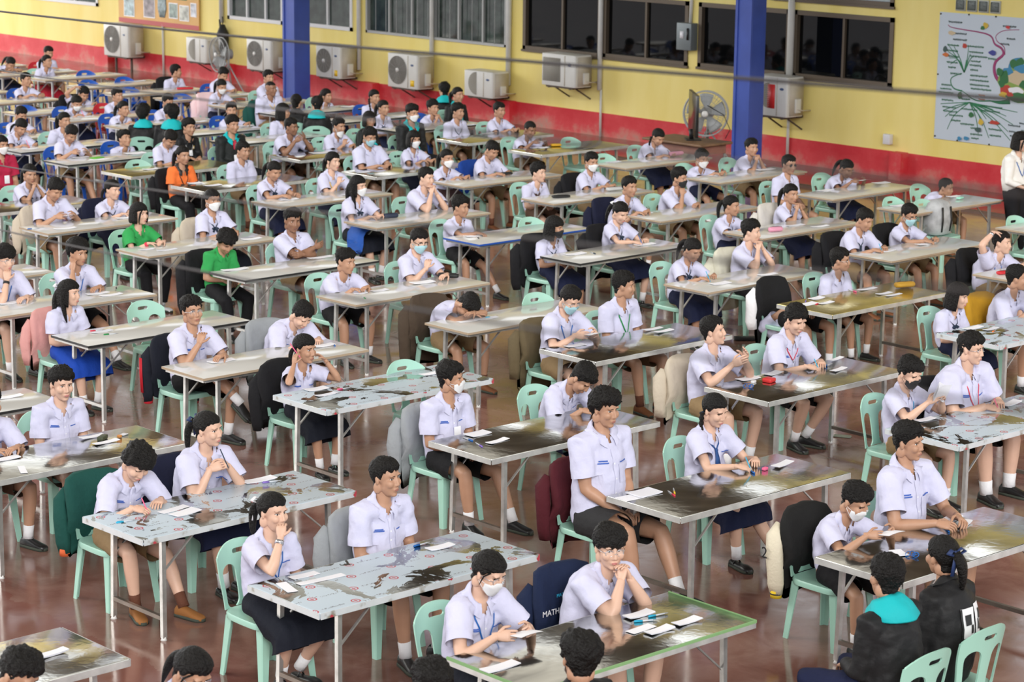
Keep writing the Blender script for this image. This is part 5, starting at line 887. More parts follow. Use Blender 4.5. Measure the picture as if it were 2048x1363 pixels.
 {'id': 'd7l', 'tab': 'D7', 'lean': 'u', 'yaw': 4, 'pitch': 24, 'hair': 'pony', 'sex': 'f', 'top': 'white', 'bot': 'skirt_navy', 'arms': 'papert', 'neck': 'bow', 'fat': 1.1, 'chair': 'mint', 'skin': 1, 'ox': -23.949, 'H': [-23.899, 17.929, 1.062], 'lx': 0.05, 'dist': 30.2, 'label': 'student with dark bow looking down at her hands', 'gl': 0, 'mask': None, 'shoe': None, 'jk': None, 'short': 'student with dark bow looking down at her hands'},
 {'id': 'd7r', 'tab': 'D7', 'lean': 'u', 'yaw': 8, 'pitch': 2, 'hair': 'gparted', 'sex': 'f', 'top': 'white', 'bot': 'skirt_navy', 'arms': 'onechest', 'neck': 'yellow', 'fat': 1.0, 'chair': 'mint', 'skin': 0, 'ox': -23.949, 'H': [-23.899, 18.882, 1.103], 'lx': 0.05, 'dist': 30.7, 'label': 'student with yellow lanyard lifting both hands', 'gl': 0, 'mask': None, 'shoe': None, 'jk': None, 'short': 'student with yellow lanyard lifting both hands'},
 {'id': 'd8l', 'tab': 'D8', 'lean': 'u', 'yaw': 2, 'pitch': 4, 'hair': 'pony', 'sex': 'f', 'top': 'orange', 'bot': 'blacklong', 'arms': 'lap', 'jk': 'black', 'neck': 'blackl', 'fat': 1.0, 'chair': 'mint', 'skin': 1, 'ox': -25.707, 'H': [-25.657, 17.759, 1.087], 'lx': 0.05, 'dist': 31.5, 'label': 'person in orange shirt with black collar', 'gl': 0, 'mask': None, 'shoe': None, 'short': 'person in orange shirt with black collar'},
 {'id': 'd8r', 'tab': 'D8', 'lean': 'u', 'yaw': 10, 'pitch': 4, 'hair': 'bcrew', 'sex': 'm', 'top': 'white', 'bot': 'khaki', 'arms': 'lap', 'fat': 1.0, 'chair': 'mint', 'skin': 1, 'ox': -25.707, 'H': [-25.657, 18.733, 1.067], 'lx': 0.05, 'dist': 32.0, 'label': 'student with upright back next to the orange shirt', 'gl': 0, 'mask': None, 'neck': None, 'shoe': None, 'jk': None, 'short': 'student with upright back next to the orange shirt'},
 {'id': 'd9r', 'tab': 'D9', 'lean': 'f', 'yaw': 2, 'pitch': 44, 'hair': 'bcrew', 'sex': 'm', 'top': 'white', 'bot': 'khaki', 'arms': 'table', 'fat': 1.0, 'chair': 'mint', 'skin': 1, 'ox': -27.381, 'H': [-27.231, 18.635, 1.078], 'lx': 0.15, 'dist': 33.3, 'label': 'student with red wristband looking down', 'gl': 0, 'mask': None, 'neck': None, 'shoe': None, 'jk': None, 'short': 'student with red wristband looking down'},
 {'id': 'd10l', 'tab': 'D10', 'lean': 'f', 'yaw': 0, 'pitch': 38, 'hair': 'bcrew', 'sex': 'm', 'top': 'white', 'bot': 'khaki', 'arms': 'paper', 'legs': 1, 'fat': 1.0, 'chair': 'blue', 'skin': 1, 'ox': -28.751, 'H': [-28.601, 17.897, 1.068], 'lx': 0.15, 'dist': 34.0, 'label': 'student reading a white slip next to a green paper', 'gl': 0, 'mask': None, 'neck': None, 'shoe': None, 'jk': None, 'short': 'student reading a slip by green paper'},
 {'id': 'd10r', 'tab': 'D10', 'lean': 'u', 'yaw': 8, 'pitch': -14, 'hair': 'bshort', 'sex': 'm', 'top': 'white', 'bot': 'khaki', 'arms': 'lap', 'fat': 1.0, 'chair': 'blue', 'skin': 1, 'ox': -28.751, 'H': [-28.701, 18.853, 0.912], 'lx': 0.05, 'dist': 34.6, 'label': 'small student lifting chin in front of a person in black jacket', 'gl': 0, 'mask': None, 'neck': None, 'shoe': None, 'jk': None, 'short': 'small student lifting his chin'},
 {'id': 'd11l', 'tab': 'D11', 'lean': 'f', 'yaw': 4, 'pitch': 34, 'hair': 'pigtails', 'sex': 'f', 'top': 'white', 'bot': 'skirt_navy', 'arms': 'write', 'neck': 'tie_navy', 'fat': 1.0, 'chair': 'mint', 'skin': 1, 'ox': -30.245, 'H': [-30.095, 17.988, 1.014], 'lx': 0.15, 'dist': 35.3, 'label': 'student with two plaits bent over writing', 'gl': 0, 'mask': None, 'shoe': None, 'jk': None, 'short': 'student with two plaits bent over writing'},
 {'id': 'd11r', 'tab': 'D11', 'lean': 'f', 'yaw': 8, 'pitch': 6, 'hair': 'pony', 'sex': 'f', 'top': 'white', 'bot': 'skirt_navy', 'arms': 'lap', 'fat': 1.0, 'chair': 'mint', 'skin': 1, 'ox': -30.245, 'H': [-30.095, 18.727, 1.056], 'lx': 0.15, 'dist': 35.7, 'label': 'student with tied hair gazing down the row', 'gl': 0, 'mask': None, 'neck': None, 'shoe': None, 'jk': None, 'short': 'student with tied hair gazing down the row'},
 {'id': 'd12r', 'tab': 'D12', 'lean': 'f', 'yaw': 4, 'pitch': 22, 'hair': 'bcrew', 'sex': 'm', 'top': 'white', 'bot': 'khaki', 'arms': 'table', 'fat': 1.0, 'chair': 'blue', 'skin': 1, 'ox': -31.614, 'H': [-31.464, 18.814, 1.003], 'lx': 0.15, 'dist': 36.9, 'label': 'student with cropped hair behind the two plaits', 'gl': 0, 'mask': None, 'neck': None, 'shoe': None, 'jk': None, 'short': 'student with cropped hair behind the two plaits'},
 {'id': 'e0', 'tab': 'E0', 'lean': 'f', 'yaw': 18, 'pitch': -2, 'hair': 'bcrew', 'sex': 'm', 'top': 'white', 'bot': 'khaki', 'arms': 'scratch', 'jk': 'black', 'neck': 'blue', 'fat': 1.3, 'chair': 'mint', 'skin': 0, 'ox': -15.1, 'H': [-14.95, 21.037, 1.0], 'lx': 0.15, 'dist': 26.2, 'label': 'student scratching his head beside a black jacket', 'gl': 0, 'mask': None, 'shoe': None, 'short': 'student scratching his head beside a black jacket'},
 {'id': 'e1l', 'tab': 'E1', 'lean': 'f', 'yaw': 8, 'pitch': 20, 'hair': 'bcrew', 'sex': 'm', 'top': 'white', 'bot': 'khaki', 'arms': 'write', 'jk': 'black', 'neck': 'tie_dark', 'fat': 1.0, 'chair': 'mint', 'skin': 1, 'ox': -16.755, 'H': [-16.605, 20.725, 1.074], 'lx': 0.15, 'dist': 26.9, 'label': 'student with dark tie bending to write in front of a black jacket', 'gl': 0, 'mask': None, 'shoe': None, 'short': 'dark-tied student bending to write'},
 {'id': 'e1r', 'tab': 'E1', 'lean': 'u', 'yaw': -4, 'pitch': 20, 'hair': 'bcrew', 'sex': 'm', 'top': 'white', 'bot': 'khaki', 'arms': 'write', 'jk': 'black', 'mask': 'blue', 'gl': 2, 'neck': 'dark', 'fat': 1.0, 'chair': 'mint', 'skin': 1, 'ox': -16.755, 'H': [-16.705, 21.66, 1.025], 'lx': 0.05, 'dist': 27.7, 'label': 'student in pale blue mask and glasses writing', 'shoe': None, 'short': 'student in pale blue mask and glasses writing'},
 {'id': 'e2l', 'tab': 'E2', 'lean': 'u', 'yaw': 22, 'pitch': 4, 'hair': 'pony', 'sex': 'f', 'top': 'white', 'bot': 'skirt_navy', 'arms': 'table', 'neck': 'dark', 'fat': 1.0, 'chair': 'mint', 'skin': 1, 'ox': -18.632, 'H': [-18.582, 20.687, 0.995], 'lx': 0.05, 'dist': 28.1, 'label': 'small student with ponytail and dark cord', 'gl': 0, 'mask': None, 'shoe': None, 'jk': None, 'short': 'small student with ponytail and dark cord'},
 {'id': 'e2r', 'tab': 'E2', 'lean': 'u', 'yaw': -4, 'pitch': 6, 'hair': 'pony', 'sex': 'f', 'top': 'white', 'bot': 'skirt_navy', 'arms': 'clasp', 'jk': 'whitebag', 'neck': 'tie_dark', 'fat': 1.0, 'chair': 'mint', 'skin': 1, 'ox': -18.632, 'H': [-18.582, 21.758, 1.038], 'lx': 0.05, 'dist': 28.9, 'label': 'student with both hands before her face in navy skirt', 'gl': 0, 'mask': None, 'shoe': None, 'short': 'student with both hands before her face in navy skirt'},
 {'id': 'e3l', 'tab': 'E3', 'lean': 'f', 'yaw': 0, 'pitch': 4, 'hair': 'bcrew', 'sex': 'm', 'top': 'white', 'bot': 'brown', 'arms': 'table', 'jk': 'navy', 'neck': 'scarf_brown', 'fat': 1.0, 'chair': 'mint', 'skin': 1, 'ox': -20.237, 'H': [-20.087, 20.489, 1.066], 'lx': 0.15, 'dist': 29.0, 'label': 'student in brown neckerchief with folded arms', 'gl': 0, 'mask': None, 'shoe': None, 'short': 'student in brown neckerchief with folded arms'},
 {'id': 'e3r', 'tab': 'E3', 'lean': 'f', 'yaw': 14, 'pitch': 4, 'hair': 'bshort', 'sex': 'm', 'top': 'white', 'bot': 'khaki', 'arms': 'chin', 'mask': 'black', 'fat': 1.0, 'chair': 'mint', 'skin': 1, 'shoe': 'brown', 'ox': -20.237, 'H': [-20.087, 21.378, 1.091], 'lx': 0.15, 'dist': 29.6, 'label': 'student in black mask touching chin', 'gl': 0, 'neck': None, 'jk': None, 'short': 'student in black mask touching chin'},
 {'id': 'e4l', 'tab': 'E4', 'lean': 'u', 'yaw': 14, 'pitch': 0, 'hair': 'bshort', 'sex': 'm', 'top': 'white', 'bot': 'brown', 'arms': 'lap', 'neck': 'scarf_brown', 'fat': 1.0, 'chair': 'mint', 'skin': 0, 'ox': -22.024, 'H': [-21.974, 20.733, 1.006], 'lx': 0.05, 'dist': 30.5, 'label': 'student in brown neckerchief with lowered hands', 'gl': 0, 'mask': None, 'shoe': None, 'jk': None, 'short': 'student in brown neckerchief with lowered hands'},
 {'id': 'e4r', 'tab': 'E4', 'lean': 'u', 'yaw': -8, 'pitch': 8, 'hair': 'bcrew', 'sex': 'm', 'top': 'white', 'bot': 'khaki', 'arms': 'table', 'jk': 'black', 'mask': 'white', 'fat': 1.0, 'chair': 'mint', 'skin': 1, 'ox': -22.024, 'H': [-21.974, 21.69, 1.068], 'lx': 0.05, 'dist': 31.2, 'label': 'student in white mask beside a grey and black pencil case', 'gl': 0, 'neck': None, 'shoe': None, 'short': 'student in white mask by grey case'},
 {'id': 'e5l', 'tab': 'E5', 'lean': 'u', 'yaw': -2, 'pitch': 4, 'hair': 'pony', 'sex': 'f', 'top': 'white', 'bot': 'skirt_brown', 'arms': 'table', 'mask': 'white', 'fat': 1.0, 'chair': 'mint', 'skin': 1, 'ox': -23.828, 'H': [-23.778, 20.737, 1.0], 'lx': 0.05, 'dist': 31.8, 'label': 'small student in white mask with pulled-back hair', 'gl': 0, 'neck': None, 'shoe': None, 'jk': None, 'short': 'small student in white mask with pulled-back hair'},
 {'id': 'e5r', 'tab': 'E5', 'lean': 'f', 'yaw': 2, 'pitch': 30, 'hair': 'bcrew', 'sex': 'm', 'top': 'white', 'bot': 'khaki', 'arms': 'write', 'jk': 'blue', 'fat': 1.0, 'chair': 'mint', 'skin': 1, 'shoe': 'brown', 'ox': -23.828, 'H': [-23.678, 21.463, 1.06], 'lx': 0.15, 'dist': 32.2, 'label': 'student with cropped hair writing in front of a blue jacket', 'gl': 0, 'mask': None, 'neck': None, 'short': 'cropped student writing in front of blue'},
 {'id': 'e6l', 'tab': 'E6', 'lean': 'u', 'yaw': -4, 'pitch': 16, 'hair': 'bshort', 'sex': 'm', 'top': 'white', 'bot': 'khaki', 'arms': 'table', 'mask': 'blue', 'fat': 1.15, 'chair': 'mint', 'skin': 1, 'ox': -25.338, 'H': [-25.288, 20.626, 1.147], 'lx': 0.05, 'dist': 32.9, 'label': 'student in pale blue mask at the shiny table before teal-lined jackets', 'gl': 0, 'neck': None, 'shoe': None, 'jk': None, 'short': 'student in pale blue mask, steel table'},
 {'id': 'e6r', 'tab': 'E6', 'lean': 'u', 'yaw': -8, 'pitch': 4, 'hair': 'gshort', 'sex': 'f', 'top': 'white', 'bot': 'skirt_navy', 'arms': 'table', 'mask': 'white', 'neck': 'purple', 'fat': 1.0, 'chair': 'mint', 'skin': 1, 'ox': -25.338, 'H': [-25.288, 21.435, 1.049], 'lx': 0.05, 'dist': 33.4, 'label': 'student with bobbed hair, white mask and purple cord', 'gl': 0, 'shoe': None, 'jk': None, 'short': 'student with bobbed hair, white mask and purple cord'},
 {'id': 'e7l', 'tab': 'E7', 'lean': 'f', 'yaw': 18, 'pitch': 4, 'hair': 'bcrew', 'sex': 'm', 'top': 'white', 'bot': 'brown', 'arms': 'claps', 'fat': 1.2, 'chair': 'mint', 'skin': 2, 'ox': -27.273, 'H': [-27.123, 20.671, 1.104], 'lx': 0.15, 'dist': 34.4, 'label': 'student with raised palms above the steel table', 'gl': 0, 'mask': None, 'neck': None, 'shoe': None, 'jk': None, 'short': 'student with raised palms above the steel table'},
 {'id': 'e7r', 'tab': 'E7', 'lean': 'f', 'yaw': 10, 'pitch': 10, 'hair': 'bcrew', 'sex': 'm', 'top': 'white', 'bot': 'khaki', 'arms': 'onechest', 'mask': 'chin', 'fat': 1.0, 'chair': 'mint', 'skin': 1, 'ox': -27.273, 'H': [-27.123, 21.545, 1.054], 'lx': 0.15, 'dist': 34.9, 'label': 'student with mask pulled below the chin', 'gl': 0, 'neck': None, 'shoe': None, 'jk': None, 'short': 'student with mask pulled below the chin'},
 {'id': 'e8r', 'tab': 'E8', 'lean': 'u', 'yaw': 46, 'pitch': 2, 'hair': 'bob', 'sex': 'f', 'top': 'white', 'bot': 'skirt_navy', 'arms': 'lap', 'fat': 1.0, 'chair': 'mint', 'skin': 1, 'ox': -29.089, 'H': [-29.039, 21.979, 1.059], 'lx': 0.05, 'dist': 36.7, 'label': 'student with short bob turned away', 'gl': 0, 'mask': None, 'neck': None, 'shoe': None, 'jk': None, 'short': 'student with short bob turned away'},
 {'id': 'e9r', 'tab': 'E9', 'lean': 'u', 'yaw': -30, 'pitch': 2, 'hair': 'bcrew', 'sex': 'm', 'top': 'white', 'bot': 'khaki', 'arms': 'chin', 'fat': 1.0, 'chair': 'blue', 'skin': 1, 'ox': -30.353, 'H': [-30.303, 21.912, 0.963], 'lx': 0.05, 'dist': 37.6, 'label': 'student resting chin in one hand and staring out', 'gl': 0, 'mask': None, 'neck': None, 'shoe': None, 'jk': None, 'short': 'student resting chin in one hand and staring out'},
 {'id': 'e10l', 'tab': 'E10', 'lean': 'f', 'yaw': 14, 'pitch': 4, 'hair': 'pony', 'sex': 'f', 'top': 'white', 'bot': 'skirt_navy', 'arms': 'onetable', 'neck': 'tie_navy', 'fat': 1.0, 'chair': 'blue', 'skin': 1, 'ox': -31.664, 'H': [-31.514, 20.696, 0.96], 'lx': 0.15, 'dist': 37.9, 'label': 'student with dark tie and lanyard on a blue chair', 'gl': 0, 'mask': None, 'shoe': None, 'jk': None, 'short': 'student with dark tie and lanyard'},
 {'id': 'e10r', 'tab': 'E10', 'lean': 'f', 'yaw': 6, 'pitch': 12, 'hair': 'bcrew', 'sex': 'm', 'top': 'white', 'bot': 'khaki', 'arms': 'table', 'fat': 1.0, 'chair': 'blue', 'skin': 1, 'ox': -31.664, 'H': [-31.514, 21.542, 1.013], 'lx': 0.15, 'dist': 38.4, 'label': 'student with arms spread wide behind a black jacket with teal hood', 'gl': 0, 'mask': None, 'neck': None, 'shoe': None, 'jk': None, 'short': 'student with arms spread wide'},
 {'id': 'e11l', 'tab': 'E11', 'lean': 'f', 'yaw': 0, 'pitch': 24, 'hair': 'pigtails', 'sex': 'f', 'top': 'white', 'bot': 'skirt_navy', 'arms': 'write', 'mask': 'white', 'fat': 1.0, 'chair': 'blue', 'skin': 1, 'ox': -32.962, 'H': [-32.812, 20.652, 0.941], 'lx': 0.15, 'dist': 39.0, 'label': 'student in lowered white mask writing', 'gl': 0, 'neck': None, 'shoe': None, 'jk': None, 'short': 'student in lowered white mask writing'},
 {'id': 'e11r', 'tab': 'E11', 'lean': 'f', 'yaw': 10, 'pitch': 6, 'hair': 'bcrew', 'sex': 'm', 'top': 'white', 'bot': 'khaki', 'arms': 'onetable', 'fat': 1.0, 'chair': 'red', 'skin': 1, 'ox': -32.962, 'H': [-32.812, 21.438, 1.011], 'lx': 0.15, 'dist': 39.4, 'label': 'student stretching one arm forward on a red chair', 'gl': 0, 'mask': None, 'neck': None, 'shoe': None, 'jk': None, 'short': 'student stretching one arm forward on a red chair'},
 {'id': 'e12r', 'tab': 'E12', 'lean': 'f', 'yaw': 0, 'pitch': 32, 'hair': 'bcrew', 'sex': 'm', 'top': 'white', 'bot': 'khaki', 'arms': 'scratch', 'jk': 'black', 'fat': 1.0, 'chair': 'blue', 'skin': 1, 'ox': -34.153, 'H': [-34.003, 21.544, 0.925], 'lx': 0.15, 'dist': 40.5, 'label': 'student bending with one hand on his hair', 'gl': 0, 'mask': None, 'neck': None, 'shoe': None, 'short': 'student bending with one hand on his hair'},
 {'id': 'e13r', 'tab': 'E13', 'lean': 'u', 'yaw': 18, 'pitch': 0, 'hair': 'bcrew', 'sex': 'm', 'top': 'white', 'bot': 'khaki', 'arms': 'papert', 'fat': 1.0, 'chair': 'blue', 'skin': 1, 'ox': -35.79, 'H': [-35.74, 21.492, 1.019], 'lx': 0.05, 'dist': 41.9, 'label': 'student with head up holding paper on a blue chair', 'gl': 0, 'mask': None, 'neck': None, 'shoe': None, 'jk': None, 'short': 'student with head up holding paper'},
 {'id': 'f2r', 'tab': 'F2', 'lean': 'f', 'yaw': 18, 'pitch': 10, 'hair': 'bbuzz', 'sex': 'm', 'top': 'white', 'bot': 'khaki', 'arms': 'lap', 'fat': 1.0, 'chair': 'mint', 'skin': 1, 'ox': -18.668, 'H': [-18.518, 24.759, 0.849], 'lx': 0.15, 'dist': 31.2, 'label': 'small shaven student beside a grey backpack', 'gl': 0, 'mask': None, 'neck': None, 'shoe': None, 'jk': None, 'short': 'small shaven student beside a grey backpack'},
 {'id': 'f3l', 'tab': 'F3', 'lean': 'u', 'yaw': -6, 'pitch': 2, 'hair': 'bcrew', 'sex': 'm', 'top': 'white', 'bot': 'khaki', 'arms': 'lap', 'gl': 3, 'fat': 1.0, 'chair': 'mint', 'skin': 1, 'ox': -20.062, 'H': [-20.012, 23.372, 1.099], 'lx': 0.05, 'dist': 31.1, 'label': 'student in dark glasses', 'mask': None, 'neck': None, 'shoe': None, 'jk': None, 'short': 'student in dark glasses'},
 {'id': 'f3r', 'tab': 'F3', 'lean': 'f', 'yaw': 2, 'pitch': 28, 'hair': 'pony', 'sex': 'f', 'top': 'white', 'bot': 'skirt_navy', 'arms': 'paper', 'fat': 1.0, 'chair': 'mint', 'skin': 2, 'ox': -20.062, 'H': [-19.912, 24.427, 0.972], 'lx': 0.15, 'dist': 31.8, 'label': 'student with ponytail handling crumpled papers', 'gl': 0, 'mask': None, 'neck': None, 'shoe': None, 'jk': None, 'short': 'student with ponytail handling crumpled papers'},
 {'id': 'f4l', 'tab': 'F4', 'lean': 'u', 'yaw': -10, 'pitch': 8, 'hair': 'bshort', 'sex': 'm', 'top': 'white', 'bot': 'navy', 'arms': 'table', 'mask': 'white', 'fat': 1.0, 'chair': 'mint', 'skin': 1, 'ox': -21.965, 'H': [-21.915, 23.764, 0.94], 'lx': 0.05, 'dist': 32.6, 'label': 'small student in white mask by the big fan', 'gl': 0, 'neck': None, 'shoe': None, 'jk': None, 'short': 'small student in white mask by the big fan'},
 {'id': 'f4r', 'tab': 'F4', 'lean': 'f', 'yaw': -8, 'pitch': 2, 'hair': 'bcrew', 'sex': 'm', 'top': 'white', 'bot': 'khaki', 'arms': 'clasp', 'fat': 1.0, 'chair': 'mint', 'skin': 1, 'ox': -21.965, 'H': [-21.815, 24.665, 1.036], 'lx': 0.15, 'dist': 33.2, 'label': 'student with joined hands beneath the blue pillar', 'gl': 0, 'mask': None, 'neck': None, 'shoe': None, 'jk': None, 'short': 'student with joined hands beneath the blue pillar'},
 {'id': 'f5r', 'tab': 'F5', 'lean': 'f', 'yaw': 4, 'pitch': 34, 'hair': 'braids', 'sex': 'f', 'top': 'white', 'bot': 'skirt_navy', 'arms': 'write', 'fat': 1.2, 'chair': 'mint', 'skin': 1, 'ox': -23.732, 'H': [-23.582, 24.62, 1.009], 'lx': 0.15, 'dist': 34.4, 'label': 'student with two ribboned braids writing near the wall desk', 'gl': 0, 'mask': None, 'neck': None, 'shoe': None, 'jk': None, 'short': 'student with ribboned braids'},
 {'id': 'f6l', 'tab': 'F6', 'lean': 'f', 'yaw': 2, 'pitch': 20, 'hair': 'bbuzz', 'sex': 'm', 'top': 'white', 'bot': 'khakidark', 'arms': 'paper', 'fat': 1.0, 'chair': 'mint', 'skin': 2, 'ox': -25.592, 'H': [-25.442, 23.819, 0.996], 'lx': 0.15, 'dist': 35.1, 'label': 'student folding white paper at the shiny steel table', 'gl': 0, 'mask': None, 'neck': None, 'shoe': None, 'jk': None, 'short': 'student folding white paper at the shiny steel table'},
 {'id': 'f7l', 'tab': 'F7', 'lean': 'u', 'yaw': 14, 'pitch': 0, 'hair': 'bshort', 'sex': 'm', 'top': 'white', 'bot': 'khaki', 'arms': 'lap', 'neck': 'dark', 'fat': 1.0, 'chair': 'mint', 'skin': 1, 'ox': -27.216, 'H': [-27.166, 23.912, 1.09], 'lx': 0.05, 'dist': 36.4, 'label': 'student with dark cord looking ahead past the air conditioner', 'gl': 0, 'mask': None, 'shoe': None, 'jk': None, 'short': 'student with dark cord near conditioners'},
 {'id': 'f7r', 'tab': 'F7', 'lean': 'u', 'yaw': 6, 'pitch': 4, 'hair': 'bcrew', 'sex': 'm', 'top': 'white', 'bot': 'khaki', 'arms': 'table', 'fat': 1.0, 'chair': 'mint', 'skin': 1, 'ox': -27.216, 'H': [-27.166, 24.775, 1.052], 'lx': 0.05, 'dist': 37.0, 'label': 'student with folded arms against the red wall', 'gl': 0, 'mask': None, 'neck': None, 'shoe': None, 'jk': None, 'short': 'student with folded arms against the red wall'},
 {'id': 'f8l', 'tab': 'F8', 'lean': 'u', 'yaw': 4, 'pitch': 2, 'hair': 'pony', 'sex': 'f', 'top': 'white', 'bot': 'skirt_navy', 'arms': 'lap', 'neck': 'bow', 'fat': 1.0, 'chair': 'mint', 'skin': 1, 'ox': -28.727, 'H': [-28.677, 23.676, 1.029], 'lx': 0.05, 'dist': 37.4, 'label': 'student with dark bow lanyard in front of a braided student', 'gl': 0, 'mask': None, 'shoe': None, 'jk': None, 'short': 'student with dark bow lanyard'},
 {'id': 'f8r', 'tab': 'F8', 'lean': 'u', 'yaw': 4, 'pitch': 0, 'hair': 'bshort', 'sex': 'm', 'top': 'white', 'bot': 'khaki', 'arms': 'clasp', 'fat': 1.0, 'chair': 'blue', 'skin': 1, 'ox': -28.727, 'H': [-28.677, 24.706, 0.958], 'lx': 0.05, 'dist': 38.1, 'label': 'student with hands under chin at the far dark-edged table', 'gl': 0, 'mask': None, 'neck': None, 'shoe': None, 'jk': None, 'short': 'student with hands under chin at the far dark-edged table'},
 {'id': 'f9r', 'tab': 'F9', 'lean': 'u', 'yaw': 6, 'pitch': 4, 'hair': 'braids', 'sex': 'f', 'top': 'white', 'bot': 'skirt_navy', 'arms': 'lap', 'fat': 1.0, 'chair': 'blue', 'skin': 1, 'ox': -30.222, 'H': [-30.172, 24.717, 1.002], 'lx': 0.05, 'dist': 39.2, 'label': 'student with black braids by the red wall', 'gl': 0, 'mask': None, 'neck': None, 'shoe': None, 'jk': None, 'short': 'student with black braids by the red wall'},
 {'id': 'f10l', 'tab': 'F10', 'lean': 'u', 'yaw': 14, 'pitch': 0, 'hair': 'bbuzz', 'sex': 'm', 'top': 'white', 'bot': 'khaki', 'arms': 'lap', 'jk': 'green', 'neck': 'yellowc', 'fat': 1.5, 'chair': 'mint', 'skin': 2, 'ox': -31.569, 'H': [-31.519, 23.602, 1.09], 'lx': 0.05, 'dist': 39.6, 'label': 'heavy student with yellow collar by the blue pillar', 'gl': 0, 'mask': None, 'shoe': None, 'short': 'heavy student with yellow collar by the blue pillar'},
 {'id': 'f10r', 'tab': 'F10', 'lean': 'u', 'yaw': 14, 'pitch': 2, 'hair': 'gparted', 'sex': 'f', 'top': 'white', 'bot': 'skirt_navy', 'arms': 'lap', 'neck': 'bow', 'fat': 1.0, 'chair': 'mint', 'skin': 1, 'ox': -31.569, 'H': [-31.519, 24.77, 0.897], 'lx': 0.05, 'dist': 40.3, 'label': 'student with blue collar and tie just past the pillar', 'gl': 0, 'mask': None, 'shoe': None, 'jk': None, 'short': 'student with blue collar and tie just past the pillar'},
 {'id': 'f11l', 'tab': 'F11', 'lean': 'f', 'yaw': -2, 'pitch': 20, 'hair': 'pony', 'sex': 'f', 'top': 'white', 'bot': 'skirt_navy', 'arms': 'table', 'jk': 'palepink', 'mask': 'white', 'fat': 1.0, 'chair': 'mint', 'skin': 1, 'ox': -33.01, 'H': [-32.86, 23.559, 1.021], 'lx': 0.15, 'dist': 40.7, 'label': 'student in white mask behind a pale pink coat', 'gl': 0, 'neck': None, 'shoe': None, 'short': 'student in white mask behind a pale pink coat'},
 {'id': 'f11r', 'tab': 'F11', 'lean': 'u', 'yaw': 4, 'pitch': 4, 'hair': 'bcrew', 'sex': 'm', 'top': 'white', 'bot': 'khaki', 'arms': 'onetable', 'fat': 1.0, 'chair': 'mint', 'skin': 1, 'ox': -33.01, 'H': [-32.96, 24.629, 1.101], 'lx': 0.05, 'dist': 41.4, 'label': 'student half hidden behind the heavy student', 'gl': 0, 'mask': None, 'neck': None, 'shoe': None, 'jk': None, 'short': 'student half hidden behind the heavy student'},
 {'id': 'f12r', 'tab': 'F12', 'lean': 'f', 'yaw': 4, 'pitch': 30, 'hair': 'bcrew', 'sex': 'm', 'top': 'white', 'bot': 'khaki', 'arms': 'table', 'fat': 1.0, 'chair': 'blue', 'skin': 1, 'ox': -34.446, 'H': [-34.296, 24.625, 1.045], 'lx': 0.15, 'dist': 42.4, 'label': 'student with bowed head in front of the standing fan', 'gl': 0, 'mask': None, 'neck': None, 'shoe': None, 'jk': None, 'short': 'student with bowed head by fan'},
 {'id': 'f13r', 'tab': 'F13', 'lean': 'u', 'yaw': 60, 'pitch': 0, 'hair': 'bcrew', 'sex': 'm', 'top': 'white', 'bot': 'khaki', 'arms': 'lap', 'jk': 'black', 'fat': 1.0, 'chair': 'blue', 'skin': 1, 'ox': -35.619, 'H': [-35.569, 24.5, 1.003], 'lx': 0.05, 'dist': 43.4, 'label': 'student turned to the red wall', 'gl': 0, 'mask': None, 'neck': None, 'shoe': None, 'short': 'student turned to the red wall'},
 {'id': 'f15l', 'tab': 'F15', 'lean': 'f', 'yaw': 20, 'pitch': 0, 'hair': 'pony', 'sex': 'f', 'top': 'white', 'bot': 'skirt_red', 'arms': 'lap', 'neck': 'tie_dark', 'fat': 1.0, 'chair': 'mint', 'skin': 1, 'ox': -38.611, 'H': [-38.461, 23.591, 1.012], 'lx': 0.15, 'dist': 45.3, 'label': 'student in a red skirt with a black tie', 'gl': 0, 'mask': None, 'shoe': None, 'jk': None, 'short': 'student in a red skirt with a black tie'},
 {'id': 'f16l', 'tab': 'F16', 'lean': 'sl', 'yaw': 10, 'pitch': 40, 'hair': 'pony', 'sex': 'f', 'top': 'white', 'bot': 'skirt_navy', 'arms': 'sleep', 'fat': 1.0, 'chair': 'mint', 'skin': 1, 'ox': -39.749, 'H': [-39.449, 23.397, 0.909], 'lx': 0.3, 'dist': 46.1, 'label': 'student lying on folded arms at the far end', 'gl': 0, 'mask': None, 'neck': None, 'shoe': None, 'jk': None, 'short': 'student lying on folded arms at the far end'},
 {'id': 'f16r', 'tab': 'F16', 'lean': 'f', 'yaw': 4, 'pitch': 14, 'hair': 'bcrew', 'sex': 'm', 'top': 'white', 'bot': 'khaki', 'arms': 'onetable', 'fat': 1.0, 'chair': 'red', 'skin': 1, 'ox': -39.749, 'H': [-39.599, 24.328, 1.047], 'lx': 0.15, 'dist': 46.7, 'label': 'student nearest the far red wall corner on a red chair', 'gl': 0, 'mask': None, 'neck': None, 'shoe': None, 'jk': None, 'short': 'student by the far red wall corner'},
 {'id': 'k1', 'tab': 'y19.75', 'lean': 'u', 'yaw': 0, 'pitch': 2, 'hair': 'bshort', 'sex': 'm', 'top': 'tealcollar', 'bot': 'black', 'arms': 'lap', 'fat': 1.0, 'chair': 'mint', 'skin': 1, 'face': 0, 'free': 1, 'badge': 1, 'nojk': 1, 'H': [-27.294, 19.75, 1.185], 'lx': 0.05, 'dist': 33.9, 'label': 'person in black jacket with teal collar and white card', 'gl': 0, 'mask': None, 'neck': None, 'shoe': None, 'jk': None, 'short': 'person in black jacket with teal collar and white card'},
